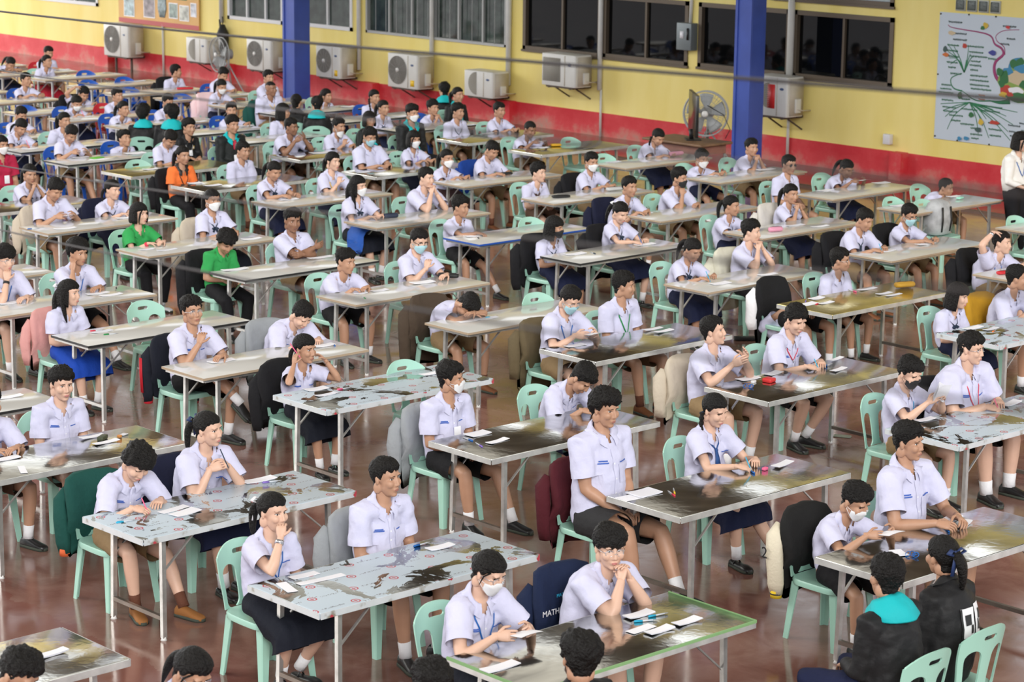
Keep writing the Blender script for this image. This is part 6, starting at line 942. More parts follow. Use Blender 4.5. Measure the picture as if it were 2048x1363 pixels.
 {'id': 'k2', 'tab': 'y19.75', 'lean': 'u', 'yaw': 4, 'pitch': 2, 'hair': 'bshort', 'sex': 'm', 'top': 'blackred', 'bot': 'black', 'arms': 'lap', 'neck': 'grey', 'fat': 1.0, 'chair': 'mint', 'skin': 1, 'face': 0, 'free': 1, 'badge': 1, 'H': [-28.369, 19.75, 1.044], 'lx': 0.05, 'dist': 34.8, 'label': 'person in black jacket with grey lanyard and emblem', 'gl': 0, 'mask': None, 'shoe': None, 'jk': None, 'short': 'person in black jacket with grey lanyard and emblem'},
 {'id': 'k3', 'tab': 'y19.75', 'lean': 'u', 'yaw': -10, 'pitch': 0, 'hair': 'bcurly', 'sex': 'm', 'top': 'teal', 'bot': 'black', 'arms': 'lap', 'fat': 1.0, 'chair': 'mint', 'skin': 1, 'face': 140, 'free': 1, 'H': [-29.541, 19.75, 1.132], 'lx': 0.05, 'dist': 35.8, 'label': 'person in black jacket seen from behind with teal hood spread', 'gl': 0, 'mask': None, 'neck': None, 'shoe': None, 'jk': None, 'short': 'person with teal hood spread behind'},
 {'id': 'k4', 'tab': 'y19.75', 'lean': 'u', 'yaw': 40, 'pitch': 0, 'hair': 'bcurly', 'sex': 'm', 'top': 'teal', 'bot': 'black', 'arms': 'lap', 'fat': 1.0, 'chair': 'mint', 'skin': 1, 'face': 140, 'free': 1, 'H': [-28.822, 19.75, 1.199], 'lx': 0.05, 'dist': 35.2, 'label': 'person in black jacket with teal hood showing a cheek', 'gl': 0, 'mask': None, 'neck': None, 'shoe': None, 'jk': None, 'short': 'person in black jacket with teal hood showing a cheek'},
 {'id': 'k5', 'tab': 'y22.6', 'lean': 'u', 'yaw': 0, 'pitch': 4, 'hair': 'bshort', 'sex': 'm', 'top': 'tealred', 'bot': 'black', 'arms': 'lap', 'mask': 'white', 'fat': 1.0, 'chair': 'mint', 'skin': 1, 'face': 0, 'free': 1, 'H': [-26.698, 22.6, 1.203], 'lx': 0.05, 'dist': 35.2, 'label': 'person in white mask and black jacket lined teal', 'gl': 0, 'neck': None, 'shoe': None, 'jk': None, 'short': 'person in white mask and black jacket lined teal'},
 {'id': 'k6', 'tab': 'y22.6', 'lean': 'u', 'yaw': -6, 'pitch': 2, 'hair': 'gfringe', 'sex': 'f', 'top': 'tealopen', 'bot': 'black', 'arms': 'lap', 'fat': 1.0, 'chair': 'mint', 'skin': 1, 'face': 0, 'free': 1, 'H': [-27.707, 22.6, 1.017], 'lx': 0.05, 'dist': 36.0, 'label': 'person in teal-edged black jacket with light brown hair', 'gl': 0, 'mask': None, 'neck': None, 'shoe': None, 'jk': None, 'short': 'person in teal-edged black jacket with light brown hair'},
 {'id': 'k7', 'tab': 'y22.6', 'lean': 'u', 'yaw': 10, 'pitch': 8, 'hair': 'bshort', 'sex': 'f', 'top': 'teal', 'bot': 'black', 'arms': 'lap', 'fat': 1.0, 'chair': 'mint', 'skin': 1, 'face': 140, 'free': 1, 'H': [-28.997, 22.6, 1.121], 'lx': 0.05, 'dist': 37.0, 'label': 'person in teal hood seen from behind on a pale green chair', 'gl': 0, 'mask': None, 'neck': None, 'shoe': None, 'jk': None, 'short': 'hooded person seen from behind in teal'},
 {'id': 'k8', 'tab': 'y22.6', 'lean': 'u', 'yaw': -20, 'pitch': 0, 'hair': 'pony', 'sex': 'f', 'top': 'black', 'bot': 'black', 'arms': 'lap', 'fat': 1.0, 'chair': 'mint', 'skin': 1, 'face': 140, 'free': 1, 'H': [-29.519, 22.6, 1.121], 'lx': 0.05, 'dist': 37.4, 'label': 'person with tied hair in black jacket seen from behind', 'gl': 0, 'mask': None, 'neck': None, 'shoe': None, 'jk': None, 'short': 'person with tied hair in black jacket seen from behind'},
 {'id': 'k9', 'tab': 'y25.6', 'lean': 'u', 'yaw': 20, 'pitch': 0, 'hair': 'bshort', 'sex': 'm', 'top': 'teal', 'bot': 'black', 'arms': 'lap', 'fat': 1.0, 'chair': 'mint', 'skin': 1, 'face': 140, 'free': 1, 'H': [-29.438, 25.6, 1.116], 'lx': 0.05, 'dist': 39.2, 'label': 'person in black jacket with teal hood turned away near the wall', 'gl': 0, 'mask': None, 'neck': None, 'shoe': None, 'jk': None, 'short': 'teal-hooded person turned away near the wall'},
 {'id': 'k10', 'tab': 'y25.2', 'lean': 'u', 'yaw': 4, 'pitch': 0, 'hair': 'pony', 'sex': 'f', 'top': 'tealopen', 'bot': 'black', 'arms': 'lap', 'fat': 1.0, 'chair': 'mint', 'skin': 1, 'face': 0, 'free': 1, 'H': [-28.632, 25.2, 1.139], 'lx': 0.05, 'dist': 38.4, 'label': 'person with ponytail in teal-collared black jacket by the wall', 'gl': 0, 'mask': None, 'neck': None, 'shoe': None, 'jk': None, 'short': 'person with ponytail in teal-collared black jacket by the wall'},
 {'id': 'woman', 'H': [-17.633, 25.1, 1.507], 'lx': 0.04, 'free': 1, 'stand': 1, 'face': -8, 'yaw': 14, 'pitch': 6, 'hair': 'gshort', 'sex': 'f', 'top': 'cream', 'bot': 'blacklong', 'arms': 'front', 'fat': 1.0, 'skin': 0, 'lean': 'u', 'gl': 1, 'mask': None, 'neck': 'blue', 'shoe': 'black', 'jk': None, 'dist': 30, 'tab': 'none', 'nochair': 1, 'label': 'person standing by the wall in cream shirt and black trousers', 'short': 'person standing by the wall in cream shirt and black trousers'},
]
TABLES = [
 ('Y', 0.717, '', -9.499, 8.305, -0.0019, 'green-taped steel folding table where the masked student with tied-up hair sits'),
 ('F', 0.717, '', -11.286, 8.232, 0.0045, 'film-covered steel table where the student with white hair ribbon raising a hand sits'),
 ('F', 0.717, '', -13.207, 8.27, 0.0098, 'film-covered steel table where the student bent over writing in khaki shorts and tan sneakers sits'),
 ('S', 0.717, '', -15.077, 8.152, -0.0005, 'bare steel folding table where the student with forearms at picture edge sits'),
 ('W', 0.62, 'k', -16.741, 8.148, -0.0058, 'pale table with blackish edge cut by the left picture edge'),
 ('S', 0.717, '', -11.356, 5.147, 0.0006, 'empty bare steel table at the bottom picture corner'),
 ('S', 0.717, '', -9.38, 11.346, -0.0052, 'bare steel folding table where the masked student in black shorts reading a folded card sits'),
 ('S', 0.717, '', -11.27, 11.333, -0.0038, 'bare steel folding table where the curly-haired student before a maroon jacket sits'),
 ('S', 0.717, '', -13.235, 11.371, -0.0007, 'bare steel folding table where the masked student with name badge sits'),
 ('F', 0.717, '', -15.204, 11.373, -0.0045, 'film-covered steel table where the student with short pigtails and pen sits'),
 ('W', 0.62, '', -16.665, 11.273, 0.0024, 'cream laminate folding table where the student in thin glasses with crossed legs sits'),
 ('W', 0.62, 'k', -18.381, 11.23, 0.0036, 'cream laminate folding table where the long-haired student in bright blue skirt sits'),
 ('W', 0.62, '', -20.027, 11.283, -0.0014, 'cream laminate folding table where the student in black watch resting mouth on fist sits'),
 ('W', 0.62, '', -21.7, 11.155, -0.0015, 'cream table end with nothing on it beside a bent student'),
 ('F', 0.717, '', -11.216, 14.367, 0.0001, 'film-covered steel table where the student in black mask lifting white cards sits'),
 ('S', 0.717, '', -13.114, 14.328, -0.0021, 'bare steel folding table where the student with palms apart sits'),
 ('S', 0.717, '', -15.096, 14.282, 0.0056, 'bare steel folding table where the student in blue mask and thin glasses sits'),
 ('W', 0.62, '', -16.626, 14.234, 0.0053, 'cream laminate folding table where the student asleep with head on folded arms sits'),
 ('W', 0.62, '', -18.327, 14.259, 0.0209, 'cream laminate folding table where the round-faced student with clasped hands and black shorts sits'),
 ('W', 0.62, 'k', -20.061, 14.195, 0.009, 'cream laminate folding table where the curly student in green shirt looking down sits'),
 ('W', 0.62, '', -21.847, 14.204, 0.0209, 'cream laminate folding table where the student with long front strands in a green shirt sits'),
 ('W', 0.62, '', -23.798, 14.158, 0.0104, 'cream laminate folding table where the dark-haired student reading a slip sits'),
 ('S', 0.717, '', -25.563, 14.108, -0.0041, 'bare steel folding table where the student with black bow at mouth sits'),
 ('S', 0.717, '', -27.139, 13.89, 0.0, 'bare steel table in front of the crimson shirt'),
 ('F', 0.717, '', -13.205, 17.623, -0.0011, 'film-covered steel table where the student with straight bob and dark neck scarf sits'),
 ('G', 0.717, '', -15.103, 17.528, 0.001, 'golden film steel table where the student ducking below the golden table sits'),
 ('W', 0.62, '', -16.554, 17.425, 0.0079, 'cream laminate folding table where the ribbon-tied student writing sits'),
 ('W', 0.62, 'k', -18.56, 17.554, 0.0209, 'cream laminate folding table where the student in black mask with bobbed hair sits'),
 ('W', 0.62, 'b', -20.145, 17.519, 0.0036, 'cream laminate folding table where the student with legs stretched past the blue-edged table sits'),
 ('W', 0.62, '', -21.757, 17.352, 0.0072, 'cream laminate folding table where the long-haired masked student sits'),
 ('W', 0.62, '', -23.699, 17.421, 0.0116, 'cream laminate folding table where the student with dark bow looking down at her hands sits'),
 ('S', 0.717, '', -25.457, 17.42, 0.0054, 'bare steel folding table where the person in orange shirt with black collar sits'),
 ('G', 0.717, '', -27.131, 17.437, 0.0209, 'golden film steel table where the student with red wristband looking down sits'),
 ('W', 0.62, 'k', -28.501, 17.372, 0.0209, 'cream laminate folding table where the student reading a slip by green paper sits'),
 ('W', 0.62, 'k', -29.995, 17.534, 0.0167, 'cream laminate folding table where the student with two plaits bent over writing sits'),
 ('W', 0.62, '', -31.364, 17.157, -0.0, 'cream laminate folding table where the student with cropped hair behind the two plaits sits'),
 ('W', 0.62, '', -32.882, 17.268, 0.0, 'cream table whose corner shows behind the cropped head at far edge'),
 ('W', 0.62, '', -14.85, 20.4, 0.0, 'cream laminate folding table where the student scratching his head beside a black jacket sits'),
 ('W', 0.62, '', -16.505, 20.325, 0.0209, 'cream laminate folding table where the dark-tied student bending to write sits'),
 ('W', 0.62, '', -18.382, 20.328, 0.0209, 'cream laminate folding table where the small student with ponytail and dark cord sits'),
 ('W', 0.62, '', -19.987, 20.308, 0.0066, 'cream laminate folding table where the student in brown neckerchief with folded arms sits'),
 ('W', 0.62, '', -21.774, 20.242, 0.0024, 'cream laminate folding table where the student in brown neckerchief with lowered hands sits'),
 ('W', 0.62, '', -23.578, 20.324, 0.0106, 'cream laminate folding table where the small student in white mask with pulled-back hair sits'),
 ('S', 0.717, '', -25.088, 19.973, 0.0209, 'bare steel folding table where the student in pale blue mask, steel table sits'),
 ('S', 0.717, '', -27.023, 20.193, 0.0, 'bare steel folding table where the student with raised palms above the steel table sits'),
 ('W', 0.62, 'k', -28.839, 20.44, 0.0, 'cream laminate folding table where the student with short bob turned away sits'),
 ('W', 0.62, 'k', -30.103, 20.25, 0.0, 'cream laminate folding table where the student resting chin in one hand and staring out sits'),
 ('W', 0.62, '', -31.414, 20.25, 0.0094, 'cream laminate folding table where the student with dark tie and lanyard sits'),
 ('W', 0.62, '', -32.712, 20.042, 0.0177, 'cream laminate folding table where the student in lowered white mask writing sits'),
 ('W', 0.62, '', -33.903, 19.929, 0.0121, 'cream laminate folding table where the student bending with one hand on his hair sits'),
 ('W', 0.62, '', -35.54, 19.882, 0.0, 'cream laminate folding table where the student with head up holding paper sits'),
 ('W', 0.62, '', -37.053, 19.849, -0.0, 'cream table end with water bottle near the far picture edge'),
 ('W', 0.62, '', -16.539, 23.123, 0.0, 'cream table reaching out of the picture near the standing woman'),
 ('W', 0.62, '', -18.418, 23.222, -0.0035, 'cream laminate folding table where the small shaven student beside a grey backpack sits'),
 ('W', 0.62, '', -19.812, 23.29, 0.0165, 'cream laminate folding table where the student in dark glasses sits'),
 ('W', 0.62, '', -21.715, 23.243, 0.0113, 'cream laminate folding table where the small student in white mask by the big fan sits'),
 ('W', 0.62, '', -23.482, 23.233, 0.0209, 'cream laminate folding table where the student with ribboned braids sits'),
 ('S', 0.717, '', -25.342, 23.288, -0.0039, 'bare steel folding table where the student folding white paper at the shiny steel table sits'),
 ('S', 0.717, '', -26.966, 23.289, 0.011, 'bare steel folding table where the student with dark cord near conditioners sits'),
 ('W', 0.62, 'k', -28.477, 23.353, 0.0124, 'cream laminate folding table where the student with dark bow lanyard sits'),
 ('W', 0.62, 'k', -29.972, 23.449, 0.0077, 'cream laminate folding table where the student with black braids by the red wall sits'),
 ('W', 0.62, 'k', -31.319, 23.184, 0.0076, 'cream laminate folding table where the heavy student with yellow collar by the blue pillar sits'),
 ('W', 0.62, '', -32.76, 23.18, 0.0084, 'cream laminate folding table where the student in white mask behind a pale pink coat sits'),
 ('W', 0.62, '', -34.196, 23.067, -0.0, 'cream laminate folding table where the student with bowed head by fan sits'),
 ('W', 0.62, '', -35.369, 22.804, 0.0, 'cream laminate folding table where the student turned to the red wall sits'),
 ('W', 0.62, '', -36.783, 22.934, 0.0101, 'empty cream table with two blue chairs under the wire'),
 ('W', 0.62, '', -38.361, 23.09, 0.0163, 'cream laminate folding table where the student in a red skirt with a black tie sits'),
 ('W', 0.62, '', -39.499, 22.724, -0.0, 'cream laminate folding table where the student lying on folded arms at the far end sits'),
 ('W', 0.62, '', -41.043, 22.552, 0.0, 'cream table nearest the start of the red wall band'),
]
EMPTY_CHAIRS = [
 ('mint', -14.897, 12.754, 0, 0, 'empty pale green chair at the printed-film table beside short pigtails'),
 ('mint', -18.506, 12.515, 0, 0, 'empty pale green chair next to the bright blue skirt'),
 ('mint', -16.398, 15.726, 0, 0, 'empty pale green chair beside the sleeping student'),
 ('mint', -19.873, 18.881, 0, 0, 'empty pale green chair at the blue-edged table'),
 ('mint', -26.89, 18.039, 0, 0, 'empty pale green chair tucked in at the yellowed golden table'),
 ('mint', -25.012, 24.487, 0, 0, 'empty pale green chair behind the shiny table near the wall'),
 ('mint', -23.366, 23.582, 0, 0, 'empty pale green chair at the near end of the wall desk row'),
 ('mint', -18.194, 23.582, 0, 0, 'empty pale green chair next to the small shaven student'),
 ('mint', -16.285, 23.546, 0, 0, 'empty pale green chair at the table near the standing woman'),
 ('mint', -20.164, 24.558, 0, 0, 'empty pale green chair between dark glasses and ponytail'),
 ('blue', -33.49, 20.27, 0, 0, 'empty blue chair at the table of the student bending low'),
 ('blue', -36.322, 23.28, 0, 0, 'empty blue chair behind the wire, nearer of its pair'),
 ('blue', -36.388, 24.093, 0, 0, 'empty blue chair behind the wire, farther of its pair'),
 ('blue', -37.817, 24.181, 0, 0, 'empty blue chair next to the red skirt'),
 ('blue', -33.401, 23.291, 0, 0, 'empty blue chair next to the bowed head by the fan'),
 ('blue', -34.815, 23.159, 0, 0, 'empty blue chair beside the student turned to the red wall'),
 ('mint', -17.815, 23.725, 0, 0, 'pale green chair carrying the grey backpack'),
]
ITEMS = [
 ('paper', -11.202, 8.604, -0.05, 0.07, 0.2, 1, 'short white slip before the student with white hair ribbon'),
 ('paper', -11.069, 8.635, -0.07, 0.06, 0.34, 1, 'long white strip before the student with white hair ribbon'),
 ('paper', -11.08, 8.379, 1.3, 0.07, 0.2, 1, 'white slip lying across the table corner before the white hair ribbon'),
 ('paper', -11.096, 9.635, 0.0, 0.07, 0.2, 5, 'stack of white slips before the cropped student at torn film'),
 ('paper', -12.942, 8.826, 0.15, 0.07, 0.24, 1, 'white slip farther from the student writing in khaki shorts'),
 ('paper', -12.821, 8.837, 0.15, 0.1, 0.22, 4, 'wide stack of slips beside the student writing in khaki shorts'),
 ('paper', -13.161, 9.711, -0.05, 0.09, 0.26, 4, 'stack of slips before the student with dark blue bow'),
 ('paper', -9.301, 9.646, -0.05, 0.075, 0.2, 6, 'stack of slips nearest the clasped hands and round glasses'),
 ('paper', -9.116, 9.474, 0.05, 0.07, 0.2, 1, 'single slip in the middle of the green-taped table'),
 ('paper', -9.026, 9.537, 0.0, 0.07, 0.2, 5, 'stack of slips near the front edge of green-taped table'),
 ('paper', -9.032, 9.777, 0.0, 0.07, 0.2, 4, 'stack of slips farthest out on the green-taped table'),
 ('paper', -9.174, 8.413, 0.0, 0.08, 0.24, 5, 'stack of slips before the masked student with tied-up hair'),
 ('paper', -10.986, 6.651, 0.1, 0.06, 0.2, 8, 'thick folded paper block alone on the corner steel table'),
 ('paper', -9.322, 12.708, 0.2, 0.09, 0.2, 7, 'stack of slips under the hands of the tall profile student'),
 ('paper', -9.185, 12.679, 0.35, 0.05, 0.2, 3, 'thin slips stack beside the tall profile student'),
 ('paper', -9.055, 11.803, 1.15, 0.09, 0.12, 5, 'small square paper pad beside the blue clips'),
 ('paper', -11.134, 11.57, -0.05, 0.15, 0.22, 6, 'wide paper stack before the curly student'),
 ('paper', -11.12, 11.426, -0.05, 0.12, 0.2, 1, 'loose white sheet half under the wide stack before the curly student'),
 ('paper', -11.018, 12.916, 0.2, 0.07, 0.22, 4, 'stack of slips next to the pink eraser'),
 ('paper', -13.137, 11.785, 0.05, 0.11, 0.2, 6, 'stack of slips before the student with name badge'),
 ('paper', -12.878, 11.758, 0.15, 0.06, 0.22, 3, 'thin slips nearest the gold streaks before the name badge student'),
 ('paper', -15.124, 11.758, -0.05, 0.1, 0.2, 3, 'stack of slips before the short pigtails'),
 ('paper', -14.916, 11.7, 0.0, 0.06, 0.2, 2, 'thin slip with pen before the short pigtails'),
 ('paper', -14.948, 12.868, 0.05, 0.07, 0.22, 3, 'slips near the empty chair at the film table'),
 ('paper', -16.491, 11.78, -0.05, 0.09, 0.25, 3, 'slips before the student in thin glasses with crossed legs'),
 ('paper', -16.425, 12.858, -0.05, 0.09, 0.22, 3, 'slips under the hand of the cropped writing student'),
 ('paper', -18.208, 11.66, 0.0, 0.07, 0.22, 2, 'white slip by the red and green pens'),
 ('paper', -11.06, 15.811, 0.15, 0.08, 0.25, 5, 'slips in front of the large student in clear glasses'),
 ('paper', -11.18, 14.825, -0.05, 0.07, 0.2, 3, 'loose cards below the lifted white cards'),
 ('paper', -13.064, 14.822, -0.05, 0.1, 0.22, 3, 'loose papers before the student with apart palms'),
 ('paper', -13.061, 15.141, 0.15, 0.09, 0.2, 2, 'single sheet beyond the red box'),
 ('paper', -13.078, 16.009, 0.15, 0.05, 0.2, 3, 'slips beside the red-corded writer'),
 ('paper', -12.791, 15.696, 0.15, 0.06, 0.2, 3, 'slips nearest the table edge of the red-corded writer'),
 ('paper', -13.002, 15.596, -0.05, 0.12, 0.2, 2, 'sheet under the hands of the red-corded writer'),
 ('paper', -15.03, 15.681, -0.05, 0.06, 0.22, 3, 'slips before the green lanyard, nearer the seat'),
 ('paper', -14.898, 15.698, 0.0, 0.06, 0.22, 3, 'slips before the green lanyard, farther from the seat'),
 ('paper', -14.971, 14.61, -0.05, 0.08, 0.22, 2, 'sheet below the reading hands in blue mask and glasses'),
 ('paper', -16.418, 14.582, -0.1, 0.07, 0.2, 1, 'slip under the sleeping arms'),
 ('paper', -16.391, 14.801, -0.1, 0.07, 0.26, 2, 'slip by the cyan pen of the sleeping student'),
 ('paper', -18.12, 14.666, -0.05, 0.05, 0.14, 2, 'small slip before the round-faced student'),
 ('paper', -18.125, 14.91, -0.05, 0.07, 0.2, 3, 'slips beside the clasped hands of the round-faced student'),
 ('paper', -18.18, 15.529, -0.1, 0.11, 0.26, 4, 'slips before the student in black glasses'),
 ('paper', -19.997, 15.613, -0.1, 0.07, 0.3, 3, 'slips before the student leaning back'),
 ('paper', -19.994, 14.474, -0.1, 0.09, 0.3, 3, 'long slips on the black-edged table before curly green shirt'),
 ('paper', -21.595, 14.439, -0.05, 0.06, 0.18, 2, 'small slip under folded hands of the green shirt strands student'),
 ('paper', -21.428, 14.595, -0.05, 0.06, 0.24, 2, 'slip beside the green shirt strands student'),
 ('paper', -21.425, 15.746, -0.1, 0.08, 0.24, 3, 'slips at the far end before white mask and black bow'),
 ('paper', -15.018, 18.035, 0.05, 0.08, 0.18, 6, 'small stack on the golden table beside purple pen'),
 ('paper', -14.805, 17.929, 0.0, 0.06, 0.2, 3, 'slips nearest the edge of golden table'),
 ('paper', -14.887, 17.685, -0.1, 0.1, 0.34, 3, 'long slips under the reaching hand on the golden table'),
 ('paper', -15.014, 18.837, -0.05, 0.06, 0.24, 2, 'slip in front of the straight-sitting student with glasses'),
 ('paper', -14.751, 18.776, -0.05, 0.06, 0.2, 2, 'slip before the yellow pencil case'),
 ('paper', -14.639, 18.788, -0.05, 0.05, 0.22, 2, 'slip touching the yellow pencil case'),
 ('paper', -13.117, 18.068, 0.0, 0.08, 0.24, 3, 'slips before the straight bob with scarf'),
 ('paper', -12.979, 18.163, 0.05, 0.06, 0.2, 2, 'slip beside the orange pencil'),
 ('paper', -19.99, 17.853, -0.1, 0.1, 0.24, 3, 'slips on the blue-edged table'),
 ('paper', -16.187, 17.88, -0.1, 0.1, 0.24, 3, 'slips under the hands of ribbon tie writer'),
 ('paper', -16.215, 18.653, -0.1, 0.07, 0.24, 3, 'slips before the clasped hands at lips'),
 ('paper', -18.399, 17.931, -0.1, 0.1, 0.26, 3, 'slips before the bobbed hair and black mask'),
 ('paper', -18.343, 18.98, -0.1, 0.09, 0.26, 3, 'slips before the white ribbon writer'),
 ('paper', -19.907, 20.586, -0.1, 0.08, 0.2, 3, 'slips before the brown neckerchief with folded arms'),
 ('paper', -18.168, 20.563, -0.1, 0.07, 0.26, 2, 'slip on the small ponytail student table'),
 ('paper', -18.144, 21.339, -0.1, 0.08, 0.26, 2, 'slip before the both-hands face student'),
 ('paper', -17.907, 21.518, -0.1, 0.06, 0.26, 3, 'slips at far end of the table of hands-before-face student'),
 ('paper', -16.339, 20.78, -0.1, 0.09, 0.26, 4, 'slips before the dark tie writer'),
 ('paper', -16.342, 21.51, -0.1, 0.08, 0.26, 3, 'slips before the pale blue mask writer'),
 ('paper', -19.757, 23.799, -0.1, 0.1, 0.22, 4, 'paper stack before the dark glasses student'),
 ('paper', -19.742, 24.962, -0.15, 0.12, 0.24, 3, 'crumpled papers before the ponytail paper handler'),
 ('paper', -18.328, 23.522, -0.1, 0.08, 0.2, 4, 'paper block at the empty chair near the shaven student'),
 ('paper', -18.373, 24.728, -0.1, 0.08, 0.2, 3, 'white sheet before the shaven student'),
 ('paper', -21.618, 23.712, -0.1, 0.08, 0.22, 3, 'sheet before the small masked student by the fan'),
 ('paper', -21.586, 24.703, -0.1, 0.12, 0.3, 3, 'papers before the joined hands under the pillar'),
 ('paper', -23.431, 23.562, -0.1, 0.09, 0.24, 2, 'white sheet on the near end of the wall row table'),
 ('paper', -23.441, 24.434, -0.1, 0.07, 0.22, 2, 'sheet under the ribboned braids writer'),
 ('paper', -25.167, 23.819, -0.1, 0.08, 0.2, 3, 'white papers at the folding hands on the shiny table'),
 ('paper', -26.925, 24.305, -0.1, 0.07, 0.22, 3, 'white sheet beside dark cord student'),
 ('paper', -27.906, 24.818, -0.1, 0.09, 0.2, 2, 'white sheet at the end of the dark-edged table'),
 ('paper', -29.472, 24.681, -0.1, 0.12, 0.24, 3, 'papers at the red wall braids table'),
 ('paper', -31.058, 24.872, -0.1, 0.1, 0.24, 3, 'papers before the blue collar and tie'),
 ('paper', -33.637, 24.63, -0.15, 0.1, 0.24, 3, 'papers before the bowed head at the fan'),
 ('paper', -29.954, 21.938, -0.1, 0.09, 0.24, 3, 'papers before the chin-resting student'),
 ('paper', -30.85, 21.673, -0.1, 0.1, 0.24, 3, 'papers next to the wide-armed student'),
 ('paper', -30.85, 20.719, -0.1, 0.1, 0.24, 3, 'papers before the dark tie and lanyard'),
 ('paper', -32.487, 20.599, -0.15, 0.08, 0.24, 3, 'papers under the lowered mask writer'),
 ('paper', -33.851, 20.903, -0.15, 0.08, 0.24, 2, 'papers on the blue chair table'),
 ('paper', -35.06, 21.148, -0.15, 0.09, 0.2, 3, 'paper held before the heads-up student'),
 ('paper', -39.213, 24.398, -0.15, 0.16, 0.26, 3, 'white bag-like papers at the far table end'),
 ('paper', -37.819, 24.068, -0.15, 0.1, 0.5, 2, 'pale sheet on the wire-crossed table'),
 ('paper', -36.617, 24.311, -0.15, 0.1, 0.4, 2, 'pale sheet on the empty two-chair table'),
 ('paper', -29.647, 17.857, -0.15, 0.08, 0.24, 3, 'papers under the two plaits writer'),
 ('paper', -29.603, 18.459, -0.15, 0.08, 0.24, 2, 'papers before the tied hair gazer'),
 ('paper', -29.677, 19.108, -0.15, 0.1, 0.24, 2, 'printed sheet at the end of the tied hair table'),
 ('paper', -28.44, 17.931, -0.15, 0.1, 0.24, 3, 'papers under the reading hands by green paper'),
 ('paper', -28.316, 18.772, -0.15, 0.14, 0.3, 5, 'curled paper pile before the chin-lifting student'),
 ('paper', -26.824, 18.02, -0.15, 0.08, 0.2, 4, 'paper stack on the yellowed table'),
 ('paper', -25.371, 17.742, -0.15, 0.1, 0.18, 6, 'thick paper stack before the orange shirt'),
 ('paper', -25.083, 17.817, -0.15, 0.1, 0.24, 3, 'sheet beside the thick stack before the orange shirt'),
 ('paper', -23.501, 17.877, -0.15, 0.09, 0.22, 3, 'papers before the dark bow down-looker'),
 ('paper', -23.36, 18.73, -0.15, 0.09, 0.22, 2, 'papers before the yellow lanyard'),
 ('paper', -24.812, 20.114, -0.15, 0.08, 0.2, 2, 'papers on the shiny table before the pale mask'),
 ('paper', -26.74, 20.89, -0.15, 0.14, 0.3, 3, 'papers on the steel table before raised palms'),
 ('paper', -23.359, 14.5, -0.15, 0.08, 0.26, 3, 'papers under the slip reader hands'),
 ('paper', -23.566, 15.461, -0.15, 0.09, 0.22, 3, 'papers before the plait and navy necktie'),
 ('paper', -14.831, 8.631, -0.05, 0.08, 0.24, 4, 'stack of slips with blue print on the dark steel table'),
 ('paper', -14.49, 8.581, 1.15, 0.05, 0.2, 1, 'single slip lying askew on the dark steel table'),
 ('paper', -14.978, 9.482, 0.0, 0.06, 0.2, 3, 'slips nearest the student behind dark steel table'),
 ('paper', -14.769, 9.472, 0.05, 0.06, 0.22, 3, 'slips beyond the stapler on the dark steel table'),
 ('paper', -19.911, 11.714, -0.05, 0.09, 0.24, 3, 'slips before the black watch student'),
 ('paper', -16.51, 9.661, -0.05, 0.07, 0.26, 3, 'slips on the pale table at the picture edge'),
 ('paper', -19.784, 12.635, -0.05, 0.07, 0.24, 3, 'slips before the cheek-leaning student, nearer'),
 ('paper', -19.634, 12.695, 0.0, 0.07, 0.24, 3, 'slips before the cheek-leaning student, farther'),
 ('pen', -12.906, 8.426, 1.4, 'cyan', 'cyan pen lying before the student in khaki shorts'),
 ('pen', -13.065, 9.76, 1.3, 'purple', 'purple pen before the dark blue bow'),
 ('pen', -9.195, 9.602, 1.1, 'cyan', 'light blue pen on the green-taped table'),
 ('pen', -9.223, 9.737, 1.4, 'cyan', 'blue pen cap end beside the nearest slips on green-taped table'),
 ('pen', -11.221, 9.592, 1.6, 'blue', 'blue pen beside the stack of cropped student at torn film'),
 ('pen', -9.208, 12.489, 2.6, 'blue', 'blue pen in front of the tall profile student'),
 ('pen', -11.042, 11.779, 2.4, 'yellow', 'yellow pen before the curly student'),
 ('pen', -11.011, 11.715, 2.7, 'red', 'red pen before the curly student'),
 ('pen', -11.055, 12.592, 2.8, 'blue', 'blue pen under the necktie writer hand'),
 ('pen', -13.074, 11.621, 3.0, 'blue', 'blue pen before the name badge student'),
 ('pen', -12.893, 11.577, 2.8, 'purple', 'purple pen before the name badge student'),
 ('pen', -14.984, 11.954, 1.5, 'pink', 'pink marker before the short pigtails'),
 ('pen', -18.056, 11.67, 1.4, 'green', 'green pen on the black-edged table of bright blue skirt'),
 ('pen', -18.266, 11.66, 1.4, 'red', 'red pen on the black-edged table of bright blue skirt'),
 ('pen', -16.398, 12.957, 2.6, 'blue', 'blue pen beside the cropped writing student'),
 ('pen', -11.1, 14.595, 2.9, 'cyan', 'cyan pen below the lifted white cards'),
 ('pen', -12.964, 15.767, 1.7, 'blue', 'blue pen by the red-corded writer'),
 ('pen', -16.408, 14.893, 1.5, 'cyan', 'cyan pen beside the sleeping student'),
 ('pen', -17.942, 14.554, 2.7, 'green', 'green pencil before the round-faced student'),
 ('pen', -15.017, 17.873, 2.2, 'purple', 'purple pen on the golden table'),
 ('pen', -12.912, 18.135, 1.9, 'orange', 'orange pencil before the straight bob with scarf'),
 ('pen', -15.053, 18.632, 2.9, 'pink', 'pink pen on the golden table'),
 ('pen', -18.323, 18.127, 2.8, 'dark', 'dark pen before the bobbed hair and black mask'),
 ('pen', -19.888, 17.816, 2.6, 'blackl', 'black pen on the blue-edged table'),
 ('pen', -14.827, 17.862, 1.7, 'red', 'red pencil at the edge of the golden table'),
 ('pen', -23.558, 14.208, 1.3, 'blue', 'blue pen before the slip reader'),
